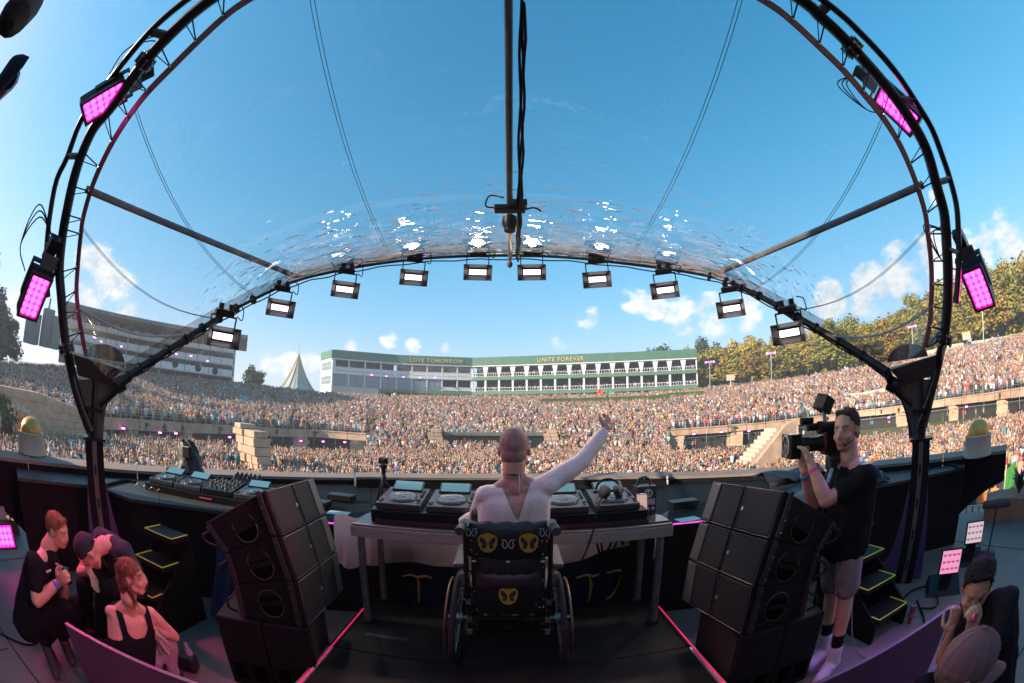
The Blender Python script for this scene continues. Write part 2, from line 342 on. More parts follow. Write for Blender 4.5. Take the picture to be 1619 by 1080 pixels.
# ---- lamps under the balcony edge
def far_lamp(label, p, grp, s=0.42):
    t = thing('stage_light', label, 'light', p, grp)
    B().box(p + V((0, 0.2, 0.05)), (s * 1.15, .3, s * .62)).obj('housing', BLKG, t, smooth=False)
    f = V((-p.x, -p.y, 0)).normalized()
    bb = B(); rr = frame_rot(f); bb.box(p + f * 0.22, (s, .05, s * .42), rr); bb.obj('lens', PINKFAR, t, smooth=False)
ORD = ['first', 'second', 'third', 'fourth', 'fifth', 'sixth', 'seventh', 'eighth', 'ninth', 'tenth', 'eleventh']
for i_, (px, py) in enumerate(((91, 648), (195, 677), (253, 684), (278, 685), (363, 691), (397, 693), (476, 697), (511, 698), (545, 699))): 
    a = math.degrees(math.atan2(ray(px, py).x, ray(px, py).y)); far_lamp('small pink light under the shaded left balcony, %s from the left' % ORD[i_], atr(px, py, rail_R(a) - 1.4), 'pink lights under the left balcony')
for i_, (px, py) in enumerate(((1097, 686), (1140, 683), (1184, 681), (1237, 677), (1405, 660), (1528, 643))):
    a = math.degrees(math.atan2(ray(px, py).x, ray(px, py).y)); far_lamp('small pink light under the sunlit right balcony, %s from the left' % ORD[i_], atr(px, py, rail_R(a) - 1.4), 'pink lights under the right balcony', 0.5)

# ---- ruins and the centre terrace
def stone_pile(t, cells, name='stone_block'):
    for c, s, rz in cells:
        bb = B(); bb.box(c, s, Matrix.Rotation(rz, 3, 'Z')); o = bb.obj(name, SAND, t, smooth=False, bevel=0.04)
rn = random.Random(11)
def ruin_blocks(base, profile, wide, depth, rz):
    cells = []; z = base.z
    R3 = Matrix.Rotation(rz, 3, 'Z')
    for (x0, x1, h) in profile:
        n = max(1, round((x1 - x0) / 1.1))
        for k in range(n):
            c = (x0 + (k + .5) * (x1 - x0) / n) + rn.uniform(-.05, .05)
            cells.append((base + R3 @ V((c, rn.uniform(-.1, .1), z - base.z + h / 2)), ((x1 - x0) / n - .04, depth + rn.uniform(-.2, .2), h - .04), rz + rn.uniform(-.02, .02)))
        z += h
    return cells
c0 = atr(395, 742, 37); c0.z = GZ; t = thing('broken_arch', 'broken pale stone arch fragment standing in the crowd on the left', 'ruin', c0)
stone_pile(t, ruin_blocks(c0, [(0.3, 3.0, .8), (0.1, 3.0, .7), (-.3, 2.9, .7), (-1.2, 2.8, .7), (-2.0, 2.7, .7), (-2.4, 2.5, .55), (-2.2, -.2, .45)], 3, 1.4, rad(-30)))
c0 = atr(1185, 735, 40); c0.z = GZ; t = thing('stone_stairway', 'ruined pale stone stairway rising through the crowd behind the cameraman', 'stairs', c0)
for k in range(12): B().box(c0 + V((-2.4 + .42 * k + .7, .4, (k + 1) * .17)), (.44, 2.2, (k + 1) * .34 - .01)).obj('step', PLASTER, t, smooth=False)
B().prism([c0 + V((-1.2, -1.0, 0)), c0 + V((4.6, -1.0, 0)), c0 + V((5.2, -1.0, 4.7)), c0 + V((3.6, -1.0, 4.2))], (0, .6, 0)).obj('stair_wall', SAND, t, smooth=False)
t = thing('viewing_terrace', 'low stone terrace with a dark window in the middle of the crowd', 'terrace', pol(-2.5, 70, GZ))
qa = [lerp(-9.2, 4.2, k / 12) for k in range(13)]
B().arc([(a, 70) for a in qa], -3.4, -1.0, 3.0).obj('dark_window', DARKGL, t, smooth=False)
B().arc([(a, 69.6) for a in qa], -.99, -.5, 4.5).obj('roof_slab', mat('grey_boards', (0.13, 0.125, 0.115), .8, var=.3, vscale=.8), t, smooth=False)
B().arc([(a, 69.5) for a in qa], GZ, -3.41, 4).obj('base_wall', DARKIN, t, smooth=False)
for a in np.arange(-9, 4.3, 1.2): B().tube([pol(a, 69.8, -.5), pol(a, 69.8, .55)], .04, 4).obj('railing_post', RAILM, t)
B().tube([pol(a, 69.8, .52) for a in qa], .035, 4).tube([pol(a, 69.8, 0.05) for a in qa], .03, 4).obj('handrail', RAILM, t)
for a0, lab in ((-10.2, 'left'), (5.3, 'right')):
    c0 = pol(a0, 69.5, GZ); cells = ruin_blocks(c0, [(-1.3, 1.3, .7), (-1.2, 1.2, .6), (-1.0, 1.1, .6), (-.9, 1.3, .6), (-1.2, 1.2, .6), (-1.3, 1.0, .6), (-.8, .9, .6)], 2, 1.6, rad(-a0)); stone_pile(t, cells)
# ruined gateway far left
c0 = atr(30, 700, 40); t = thing('ruined_gateway', 'hazy stone gateway with a round arch and hanging ivy at the far left', 'ruin', (c0.x, c0.y, GZ))
fw = V((-c0.x, -c0.y, 0)).normalized(); R3 = frame_rot(fw)
arcpts = []; 
prof = [(-9, 0), (-9, 5.2), (-5, 5.35), (-5, 4.6), (2.2, 4.7), (5.5, 4.2), (9.5, 3.6), (9.5, 0), (2.0, 0), (2.0, .6)] + [(2.2 * math.cos(k * math.pi / 10), .9 + 2.1 * math.sin(k * math.pi / 10)) for k in range(11)] + [(-2.2, 0)]
B().prism([V((c0.x, c0.y, GZ)) + R3 @ V((-x, 0, z)) for x, z in prof], R3 @ V((0, -1.6, 0))).obj('gate_wall', SAND, t, smooth=False)
for row in range(9):
    x = -9.0 + (.5 if row % 2 else 0)
    while x < 9:
        wd = rn.uniform(.9, 1.5); z = .06 + row * .56; xm = x + wd / 2; top = interp(xm, [-9, -5, -4.9, 2.2, 5.5, 9.5], [5.2, 5.3, 4.6, 4.7, 4.2, 3.6])
        if z + .5 < top and not (abs(xm) < 2.9 + wd / 2 and z < 3.7): B().box(V((c0.x, c0.y, GZ)) + R3 @ V((-xm, rn.uniform(.02, .10), z + .26)), (wd - .05, .16, .52), R3).obj('stone_block', SAND, t, smooth=False)
        x += wd
for k in range(13):
    a = math.pi * (k + .5) / 13; bb = B(); bb.box(V((c0.x, c0.y, GZ)) + R3 @ V((2.5 * math.cos(a), .05, .9 + 2.4 * math.sin(a))), (.5, .5, .58), R3 @ Matrix.Rotation(math.pi / 2 - a, 3, 'Y').inverted()); bb.obj('arch_stone', PLASTER, t, smooth=False)
bb = B()
for k in range(160):
    u = rn.uniform(0, 1); bb.ell(V((c0.x, c0.y, GZ)) + R3 @ V((4.2 - 3.4 * u + rn.gauss(0, .4), .35, 5.3 - 2.8 * u - abs(rn.gauss(0, .5)))), (.2, .15, .2), n=5, m=3)
stuff(bb.obj('ivy', IVY, t, smooth=False))

# ---- low walls and hedge on the banks
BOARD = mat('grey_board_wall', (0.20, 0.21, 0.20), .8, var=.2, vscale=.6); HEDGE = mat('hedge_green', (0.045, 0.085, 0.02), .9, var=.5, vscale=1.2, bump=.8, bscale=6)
def low_wall(name, label, cat, a0, a1, R, h, m, w=.4):
    q = [lerp(a0, a1, k / 10) for k in range(11)]
    o = B().arc([(a, R) for a in q], lambda a: ground_z(a, R) - .5, lambda a: ground_z(a, R) + h, w).obj(name, m, org=pol((a0 + a1) / 2, R, ground_z(a0, R)), smooth=False); return tag(o, label, cat)
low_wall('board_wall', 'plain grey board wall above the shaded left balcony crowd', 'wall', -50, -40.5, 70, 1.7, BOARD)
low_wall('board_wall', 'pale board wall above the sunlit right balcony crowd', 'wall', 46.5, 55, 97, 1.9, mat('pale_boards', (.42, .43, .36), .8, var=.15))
low_wall('hedge', 'clipped green hedge strip below the green and white building', 'hedge', 4, 26, 118, 2.4, HEDGE, 2)
low_wall('concrete_wall', 'pale concrete wall along the top of the right bank', 'wall', 55, 79, 136, 2.4, mat('pale_concrete', (.40, .42, .33), .85, var=.2))

# ---- green and white building
GRN = mat('green_fascia', (0.07, 0.175, 0.12), .55, var=.1, vscale=.4); GRN2 = mat('green_band', (0.10, 0.21, 0.13), .6, var=.12)
WPAINT = mat('building_white', (0.66, 0.68, 0.68), .6, var=.06, vscale=.5); PANE = mat('blue_pane', (0.16, 0.22, 0.26), .12, spec=.6); GOLDP = mat('gold_letters', (0.62, 0.49, 0.20), .5)
BP = [pol(-25.9, 148, 0), pol(-24.4, 138, 0), pol(-15.6, 141, 0), pol(-5.35, 142, 0), pol(25.2, 138, 0)]
ZB, ZT = 8.3, 22.4
t = thing('grandstand_building', 'long green and white two storey grandstand building behind the crowd', 'building', (0, 140, ZB))
LV = [(ZB, ZB + 1.6, 'base'), (ZB + 1.6, ZB + 2.7, 'band'), (ZB + 2.7, ZB + 6.4, 'low'), (ZB + 6.4, ZB + 7.6, 'band'), (ZB + 7.6, ZB + 11.4, 'up'), (ZB + 11.4, ZT, 'fascia')]
nb = [3, 4, 5, 16]; bal_spots = []
for wv in range(4):
    p, q = BP[wv], BP[wv + 1]; u = (q - p).normalized(); nrm = V((u.y, -u.x, 0)); L = (q - p).length; back = -nrm
    def wallbox(z0, z1, d0, d1, a=0.0, e=1.0):  # d outward
        A, C = p + u * L * a, p + u * L * e
        return [A + nrm * d1 + V((0, 0, z0)), C + nrm * d1 + V((0, 0, z0)), C + nrm * d0 + V((0, 0, z0)), A + nrm * d0 + V((0, 0, z0)), A + nrm * d1 + V((0, 0, z1)), C + nrm * d1 + V((0, 0, z1)), C + nrm * d0 + V((0, 0, z1)), A + nrm * d0 + V((0, 0, z1))]
    B().hexa(wallbox(ZB + 11.4, ZT, -1.2, 0.6)).obj('fascia', GRN, t, smooth=False)
    B().hexa(wallbox(ZB + 11.0, ZB + 11.4, -4, 0.5)).obj('soffit', WPAINT, t, smooth=False)
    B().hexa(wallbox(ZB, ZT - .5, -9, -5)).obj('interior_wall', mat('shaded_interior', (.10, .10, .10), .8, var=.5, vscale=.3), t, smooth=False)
    if wv == 0:
        B().hexa(wallbox(ZB - 3, ZB + 11.0, -1, 0.2)).obj('end_wall', WPAINT, t, smooth=False)
        for k in range(5):
            for (z0, z1) in ((ZB + 3.2, ZB + 6), (ZB + 7.8, ZB + 10.6)):
                for h in (0, .5): B().hexa(wallbox(lerp(z0, z1, h) + .06, lerp(z0, z1, h + .5) - .06, .2, .26, .06 + k * .18, .06 + k * .18 + .15)).obj('window_pane', PANE, t, smooth=False)
        continue
    B().hexa(wallbox(ZB + 6.5, ZB + 7.5, -5, 0.35)).obj('floor_band', GRN2 if wv == 3 else WPAINT, t, smooth=False)
    B().hexa(wallbox(ZB + 1.7, ZB + 2.7, -5, 0.30)).obj('floor_band', GRN2, t, smooth=False)
    glaz = 1.0 if wv == 1 else (0.6 if wv == 2 else 0.0)
    for k in range(nb[wv] + 1):
        f = k / nb[wv]; hw = .32 / L if wv == 3 else .22 / L
        f0, f1 = max(0, f - hw), min(1, f + hw)
        B().hexa(wallbox(ZB + 2.7, ZB + 6.5, -.5, .15, f0, f1)).obj('column', WPAINT, t, smooth=False)
        if wv == 3 and 0 < k < nb[wv]:
            A = p + u * L * f + nrm * .2; B().prism([A + u * .3 + V((0, 0, ZB + 7.5)), A + u * .95 + V((0, 0, ZB + 11)), A - u * .95 + V((0, 0, ZB + 11)), A - u * .3 + V((0, 0, ZB + 7.5))], -nrm * .4).obj('column', WPAINT, t, smooth=False)
        else: B().hexa(wallbox(ZB + 7.5, ZB + 11, -.5, .15, f0, f1)).obj('column', WPAINT, t, smooth=False)
        B().hexa(wallbox(ZB - 2, ZB + 1.7, -.6, .0, f0, f1)).obj('column', WPAINT, t, smooth=False)
        if k == nb[wv]: continue
        g0, g1 = f + hw, f + 1 / nb[wv] - hw
        for zr, isup in ((ZB + 7.55, 1), (ZB + 2.75, 0)):
            if not isup and (k + .5) / nb[wv] < glaz:
                for h in range(2):
                    fa, fb = lerp(g0, g1, h / 2), lerp(g0, g1, (h + 1) / 2)
                    B().hexa(wallbox(zr, zr + 3.7, -.12, -.05, fa + .06 / L, fb - .06 / L)).obj('window_pane', PANE, t, smooth=False)
                continue
            bb = B()
            for zz in (.1, 1.15): bb.hexa(wallbox(zr + zz, zr + zz + .13, .05, .15, g0, g1))
            if wv < 3: bb.hexa(wallbox(zr + .22, zr + 1.15, .08, .11, g0, g1))
            for s in range(1, 5): fa = lerp(g0, g1, s / 5); bb.hexa(wallbox(zr + .2, zr + 1.15, .06, .14, fa - .05 / L, fa + .05 / L))
            bb.obj('railing', WPAINT, t, smooth=False)
            for s in range(4): bal_spots.append((p + u * L * random.uniform(g0, g1) - nrm * random.uniform(.5, 1.6) + V((0, 0, zr)), nrm))
    if wv == 1: B().hexa(wallbox(ZB - 3, ZB + 2.6, -.3, .4, .0, .72)).obj('lower_wall', mat('pale_pink_wall', (.6, .5, .48), .7, var=.1, vscale=.4), t, smooth=False)
for wv, f, txt in ((2, .52, '· LOVE TOMORROW ·'), (3, .40, '· UNITE FOREVER ·')):
    p, q = BP[wv], BP[wv + 1]; u = (q - p).normalized(); nrm = V((u.y, -u.x, 0))
    fc = bpy.data.curves.new('lettering', 'FONT'); fc.body = txt; fc.size = 1.85; fc.extrude = .08; fc.align_x = 'CENTER'; fc.offset = .02; fc.space_character = 1.15
    fo = bpy.data.objects.new('lettering', fc); COL.objects.link(fo); fc.materials.append(GOLDP)
    dg = bpy.context.evaluated_depsgraph_get(); lm = bpy.data.meshes.new_from_object(fo.evaluated_get(dg)); bpy.data.objects.remove(fo); fo = bpy.data.objects.new('lettering', lm); COL.objects.link(fo); lm.materials.clear(); lm.materials.append(GOLDP)
    stuff(fo); fo.parent = t; c = p.lerp(q, f) + nrm * .7 + V((0, 0, ZT - 2.1)) - ORG[t]; fo.matrix_local = Matrix.Translation(c) @ Matrix((u, V((0, 0, 1)), nrm)).transposed().to_4x4()
for i_, (px, py) in enumerate(((588, 593), (611, 595), (638, 596), (664, 597), (688, 597), (800, 597), (850, 596), (905, 593), (953, 592), (1051, 588), (1088, 586))):
    far_lamp('small pink light on the green and white building, %s from the left' % ORD[i_], atr(px, py, 139), 'pink lights on the grandstand building', .6)

# ---- left grandstand
t = thing('shaded_grandstand', 'grey roofed grandstand with two white decks rising above the left bank', 'grandstand', pol(-50, 116, 5))
SR = lambda a: interp(a, [-68, -50, -37], [97, 108, 120])
GREYROOF = mat('grey_roof', (0.16, 0.165, 0.17), .7, var=.12, vscale=.3); GLASSP = mat('pale_parapet', (.72, .76, .78), .4, var=.06)
q = [lerp(-64.3, -36.6, k / 16) for k in range(17)]; E2Z = lambda el, R: CAM_H + math.tan(rad(el)) * R
B().arc([(a, SR(a) - 6) for a in q], lambda a: E2Z(8.9, SR(a) - 6), lambda a: E2Z(9.35, SR(a) - 6), 26).obj('roof', GREYROOF, t, smooth=False)
B().arc([(a, SR(a) + 8) for a in q[:-1]], lambda a: E2Z(2.5, SR(a)), lambda a: E2Z(8.85, SR(a) - 6), 2).obj('back_wall', mat('grey_stand_wall', (.16, .16, .165), .8, var=.3, vscale=.2), t, smooth=False)
for (e0, e1) in ((6.95, 7.45), (5.35, 6.1), (3.85, 4.65)):
    for i in range(15):
        qq = [q[i], q[i + 1]]
        B().arc([(a + (.04 if a == qq[0] else -.04), SR(a)) for a in qq], lambda a: E2Z(e0, SR(a)), lambda a: E2Z(e1, SR(a)), .3).obj('parapet_panel', GLASSP, t, smooth=False)
    B().arc([(a, SR(a) + .3) for a in q[:-1]], lambda a: E2Z(e0 - .12, SR(a)), lambda a: E2Z(e0 + .1, SR(a)), 8).obj('deck', WPAINT, t, smooth=False)
    for a in np.arange(-63.5, -38, .5):
        for k in range(2): bal_spots.append((pol(a + random.uniform(-.25, .25), SR(a) + .8 + 1.2 * k, E2Z(e0 + .1, SR(a)) + .25 * k), V((-math.sin(rad(a)), -math.cos(rad(a)), 0))))
for a in (-63, -59, -54, -49, -43, -38.2):
    B().tube([pol(a, SR(a) + 1.5, E2Z(2.5, SR(a))), pol(a, SR(a) + 1.5, E2Z(8.9, SR(a)))], .22, 8).obj('column', RAILM, t)
for i_, (px, py) in enumerate(((150, 534), (192, 548), (279, 560), (302, 563), (328, 571), (160, 540))):
    far_lamp('tiny pink light in the left grandstand, ' + ('by the post head', 'above the post tray', 'upper left one by the front arch', 'upper right one by the front arch', 'nearest to the first lamp', 'just below the one by the post head')[i_], atr(px, py, 96), 'pink lights in the left grandstand', .55)
for i_, (px, py) in enumerate(((277, 576), (313, 582), (340, 587))):
    p = atr(px, py, 94); f = V((-p.x, -p.y, 0)).normalized(); o = B().lathe([(.1, -.4), (.75, -.3), (.75, 0), (.5, .1), (.01, .12)], p, 12, rot=frame_rot(f) @ Matrix.Rotation(-math.pi / 2, 3, 'X')).obj('loudspeaker', BLKG, org=p)
    tag(o, '%s round dark loudspeaker on the lower deck of the left grandstand' % ('left', 'middle', 'right')[i_], 'loudspeaker', 'round speakers on the left grandstand')
# delay tower left of it
c0 = atr(55, 545, 88); t = thing('equipment_tower', 'grey equipment boxes and masts on the skyline left of the grandstand', 'tower', c0)
for dx, h, wd in ((-1.2, 5.2, 3.0), (2.6, 6.6, 2.2), (4.9, 5.6, 2.2)): B().box(c0 + V((dx * .5, dx * .8, h / 2)), (wd, wd, h)).obj('equipment_box', GREYROOF, t, smooth=False)
B().tube([c0 + V((1, 2, 0)), c0 + V((1, 2, 8.6))], .22, 5).obj('mast', GREYROOF, t)

# ---- tent
p = pol(-29.2, 168, 8); t = thing('pointed_tent', 'pointed circus style tent with blue panels and golden ribs on the skyline', 'tent', p)
TW = mat('tent_blue', (.36, .42, .40), .6, var=.15, vscale=.15); TG = mat('tent_gold', (.55, .40, .13), .55)
prof = [(7.9, 1.2), (5.6, 4.0), (3.4, 7.6), (1.9, 11), (.8, 14), (.15, 16)]
for k in range(12):
    a0, a1 = 2 * math.pi * k / 12, 2 * math.pi * (k + 1) / 12
    B().grid([[p + V((r * math.cos(a), r * math.sin(a), z)) for a in (a0, (a0 + a1) / 2, a1)] for r, z in prof]).obj('tent_panel', TW, t, smooth=False)
    B().tube([p + V((1.03 * r * math.cos(a0), 1.03 * r * math.sin(a0), z)) for r, z in prof], .2, 5).obj('rib', TG, t)
B().tube([p + V((0, 0, 15.5)), p + V((0, 0, 20.2))], .16, 5, r2=.03).obj('spire', TG, t)
B().tube([p + V((7.9 * math.cos(k * .2618), 7.9 * math.sin(k * .2618), 1.2 - (.9 if k % 2 else 0))) for k in range(24)], .35, 5, closed=True).obj('tent_hem', TG, t)

# ---- light masts and signs on the right bank
def mast(px, py_top, py_base, R, lab):
    p0 = atr(px, py_base, R); p1 = atr(px, py_top, R)
    t = thing('light_mast', lab, 'mast', p0)
    B().tube([p0 - V((0, 0, 3)), p1], .16, 6).obj('pole', RAILM, t)
    u = V((p0.y, -p0.x, 0)).normalized(); f = V((-p0.x, -p0.y, 0)).normalized()
    B().tube([p1 - u * 1.5, p1 + u * 1.5], .08, 5).obj('cross_bar', RAILM, t)
    for s in (-1.2, -.4, .5, 1.3): bb = B(); bb.box(p1 + u * s + f * .2 + V((0, 0, .1)), (.5, .3, .45), frame_rot(f)); bb.obj('lamp', PINKFAR if s in (-1.2, 1.3) else mat('violet_lamp', (.3, .1, .5), emit=(.6, .15, 1), es=2.2), t, smooth=False)
mast(1122, 573, 610, 134, 'light mast with violet lamps just right of the green building')
mast(1219, 559, 597, 134, 'light mast with violet lamps in front of the middle of the wood')
mast(1442, 517, 560, 132, 'light mast with pink lamps seen beside the right canopy post')
mast(1553, 491, 540, 126, 'light mast under the lower right pink floodlight')
for px, py, wd, lab in ((1155, 597, 2.6, 'small blank tan sign board below the left part of the wood'), (1528, 531, 3.0, 'small blank tan sign board at the top of the right bank')):
    p = atr(px, py, 132); f = V((-p.x, -p.y, 0)).normalized(); t = thing('sign_board', lab, 'sign', p); bb = B(); bb.box(p, (wd, .2, wd * .68), frame_rot(f)); bb.obj('board', mat('tan_board', (.45, .36, .25), .7), t, smooth=False); B().tube([p - V((0, 0, 3)), p - f * .15], .1, 5).obj('post', RAILM, t)
p = atr(1100, 650, 92); t = thing('parasol_tent', 'flat dark awning standing among the crowd on the right bank', 'awning', p)
B().lathe([(3.4, 0), (3.5, .1), (1.6, .55), (.1, 1.1)], p, 8).obj('cover', mat('dark_canvas', (.05, .05, .05), .8), t, smooth=False); B().tube([p - V((0, 0, 2.5)), p + V((0, 0, 1))], .06, 5).obj('pole', RAILM, t)

# ---- trees
LEAF = mat('leaves', (0.1, 0.12, 0.03), .75, objcol=True, var=.25, vscale=.12)
_lt = LEAF.node_tree; BARK = mat('bark', (.10, .075, .05), .9, var=.3, vscale=2)
def crown_mesh(seed, nleaf, narrow=1.0):
    r = np.random.default_rng(seed); nb_ = 46
    u = r.normal(size=(nb_, 3)); u /= np.linalg.norm(u, axis=1)[:, None]; rr = r.uniform(.25, .95, nb_)[:, None]
    bc = u * rr * np.array([.36 * narrow, .36 * narrow, .46]); bc[:, 2] += .55; br = r.uniform(.07, .15, nb_)
    bc[:, :2] *= (1.15 - .75 * np.clip(bc[:, 2:3] - .55, 0, 1))
    k = r.integers(0, nb_, nleaf); d = r.normal(size=(nleaf, 3)); d /= np.linalg.norm(d, axis=1)[:, None]
    c = bc[k] + d * br[k][:, None] * (r.uniform(.55, 1.05, nleaf)[:, None])
    nrm = d + r.normal(size=(nleaf, 3)) * .6 + np.array([0, 0, .4]); nrm /= np.linalg.norm(nrm, axis=1)[:, None]
    a = np.cross(nrm, r.normal(size=(nleaf, 3))); a /= np.linalg.norm(a, axis=1)[:, None]; bb = np.cross(nrm, a); s = r.uniform(.012, .026, nleaf)[:, None]
    v = np.stack([c + a * s * 1.3, c + bb * s, c - a * s * 1.3, c - bb * s], 1).reshape(-1, 3)
    me = bpy.data.meshes.new('crown'); me.vertices.add(len(v)); me.vertices.foreach_set('co', v.ravel()); me.loops.add(len(v)); me.loops.foreach_set('vertex_index', np.arange(len(v)))
    me.polygons.add(nleaf); me.polygons.foreach_set('loop_start', np.arange(0, len(v), 4)); me.polygons.foreach_set('loop_total', np.full(nleaf, 4)); me.update(); me.validate(); me.materials.append(LEAF); return me
CROWNS = [crown_mesh(100 + i, 5200, .8 + .12 * (i % 4)) for i in range(6)]
def trunk_mesh(seed):
    r = random.Random(seed); bb = B(); p = [V((0, 0, -.12)), V((r.uniform(-.01, .01), r.uniform(-.01, .01), .3)), V((r.uniform(-.03, .03), r.uniform(-.03, .03), .6)), V((r.uniform(-.04, .04), 0, .85))]
    bb.tube(p, .022, 6, r2=.006)
    for k in range(6):
        z = r.uniform(.25, .6); a = r.uniform(0, 6.28); bb.tube([V((0, 0, z)), V((.12 * math.cos(a), .12 * math.sin(a), z + .12)), V((.24 * math.cos(a), .24 * math.sin(a), z + .2))], .009, 4, r2=.003)
    return bb.mesh('trunk', BARK, smooth=True)
TRUNKS = [trunk_mesh(i) for i in range(4)]
def tree(az, R, el_top, wide, colr, lab, grp):
    zb = ground_z(az, R) - .5; ht = (CAM_H + math.tan(rad(el_top)) * R) - zb
    p = pol(az, R, zb); t = thing('tree', lab, 'tree', p, grp, local=True); t.rotation_euler = (0, 0, random.uniform(0, 6.28)); t.scale = (ht * wide, ht * wide, ht)
    o = bpy.data.objects.new('crown', random.choice(CROWNS)); COL.objects.link(o); o.parent = t; o.color = (*colr, 1)
    o = bpy.data.objects.new('trunk', random.choice(TRUNKS)); COL.objects.link(o); o.parent = t
rt_ = random.Random(4); TE = ([18, 22, 27, 34, 40, 46, 53, 60, 66, 72, 80], [9.3, 9.2, 9.8, 9.9, 10.4, 10.2, 10.3, 11.6, 12.2, 12.5, 12.8])
def tree_lab(a, k):
    w_ = 'right of the building' if a < 29 else 'above the tenth lamp' if a < 41 else 'left of the right post' if a < 55 else 'behind the right arch' if a < 66 else 'below the lower right floodlight' if a < 73 else 'at the right edge'
    return k + ' in the wood ' + w_, k + ' ' + w_
a = 18.6
while a < 82:
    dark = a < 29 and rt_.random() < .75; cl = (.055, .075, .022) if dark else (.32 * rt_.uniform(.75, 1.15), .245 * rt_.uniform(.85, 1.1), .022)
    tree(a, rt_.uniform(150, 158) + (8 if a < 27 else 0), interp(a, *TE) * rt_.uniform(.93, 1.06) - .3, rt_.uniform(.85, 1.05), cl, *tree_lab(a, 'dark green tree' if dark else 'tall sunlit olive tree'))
    a += rt_.uniform(1.7, 2.5)
a = 27
while a < 80:
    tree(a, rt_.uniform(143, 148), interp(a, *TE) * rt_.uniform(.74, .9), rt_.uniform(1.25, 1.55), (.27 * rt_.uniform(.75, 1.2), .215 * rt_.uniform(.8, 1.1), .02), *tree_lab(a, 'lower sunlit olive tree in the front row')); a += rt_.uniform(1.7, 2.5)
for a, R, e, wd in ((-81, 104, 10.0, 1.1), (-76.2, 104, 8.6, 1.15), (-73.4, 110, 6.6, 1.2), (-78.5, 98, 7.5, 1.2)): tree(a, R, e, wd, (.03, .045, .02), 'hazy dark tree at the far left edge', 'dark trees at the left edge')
for a, R, e in ((-80, 118, 13), (-83, 124, 14.5), (-86, 116, 15), (-89, 122, 15.5), (-92, 118, 15), (-95, 124, 15.5), (-98, 118, 15.5), (-84.5, 132, 14), (-90.5, 134, 14.5)): tree(a, R, e, 1.15, (.04, .055, .02), 'unseen tall dark tree of the row added to shade the left bank', 'row added to shade the left bank')  # unseen trees added to cast shade on the left bank
tree(-35.3, 136, 5.6, 1.3, (.06, .085, .02), 'small round green tree between the left grandstand and the tent', None)
# ================================================================== CROWD
PAL = np.array([(.82, .78, .72), (.52, .30, .20), (.50, .28, .19), (.56, .34, .24), (.012, .012, .016), (.05, .28, .30), (.50, .04, .06), (.30, .42, .52), (.02, .03, .08), (.74, .73, .70), (.70, .70, .68), (.62, .60, .58), (.02, .02, .025), (.03, .03, .035), (.025, .025, .03), (.06, .07, .10), (.10, .16, .30), (.05, .10, .35), (.45, .05, .04), (.60, .20, .05), (.55, .40, .12), (.14, .22, .13), (.35, .36, .38), (.45, .26, .17), (.45, .26, .17), (.40, .22, .15), (.30, .45, .55), (.60, .35, .38), (.25, .18, .12)])
SKINS = np.array([(.52, .30, .20), (.56, .33, .23), (.48, .26, .17), (.40, .22, .14), (.60, .38, .27), (.22, .12, .08)])
HAIRS = np.array([(.05, .03, .02), (.09, .05, .03), (.02, .015, .012), (.20, .12, .05), (.35, .24, .11), (.65, .64, .6), (.03, .03, .04), (.12, .07, .04)])
def blocked(a, R):
    if -11.5 < a < 6.6 and 67.5 < R < 74.6: return True
    for (ca, cR, cr) in ((-35.7, 37, 3.2), (33.5, 40, 4.2), (-73.5, 40, 5)):
        dx = R * math.sin(rad(a)) - cR * math.sin(rad(ca)); dy = R * math.cos(rad(a)) - cR * math.cos(rad(ca))
        if dx * dx + dy * dy < cr * cr: return True
    s = side(a)
    if s and abs(R - rail_R(a) + .4) < .9: return True
    if -50.2 < a < -40.3 and abs(R - 70.3) < .7: return True
    if 46.3 < a < 55.2 and abs(R - 97.3) < .7: return True
    if 3.8 < a < 26.2 and abs(R - 119) < 1.6: return True
    return False
spots = []
def scatter(a0, a1, r0, r1, density):
    n = int(.5 * (r1 * r1 - r0 * r0) * rad(a1 - a0) * density)
    R = np.sqrt(RNG.uniform(r0 * r0, r1 * r1, n)); A = RNG.uniform(a0, a1, n)
    return list(zip(A, R))
NEAR = []; pit = [s for s in scatter(-62, 62, 11.5, 27.4, 1.7)]
for a, R in scatter(-80, 80, 27.5, 92, 2.0):
    lim = min(rail_R(a) - 1.6, 53) if side(a) else 62
    if R < lim and not blocked(a, R): spots.append((a, R))
for a, R in scatter(-80, 80, 46, 141, 1.8):
    lo = rail_R(a) + .6 if side(a) else 62
    if lo < R < interp(a, *TOPR) - .5 and not blocked(a, R):
        if mnoise.noise(V((a * .5, R * .22, 9))) > .25 and random.random() < .4: continue
        if side(a) > 0 and R > rail_R(a) + 12 and mnoise.noise(V((a * .35, R * .12, 3))) > .33 and random.random() < .8: continue
        spots.append((a, R))
# a dense front row along each balcony rail
for s0, s1 in ((-78, -19.5), (21.3, 80)):
    a = s0
    while a < s1:
        R = rail_R(a); spots.append((a, R - .1 + random.uniform(0, .5))) if random.random() < .85 else None; a += math.degrees(.55 / R)
spots.sort(key=lambda s: s[1])
NIND = 255
first = [s for s in spots if abs(s[0]) < 56][:NIND]; fs_ = set(first)
rest = [s for s in spots if s not in fs_]
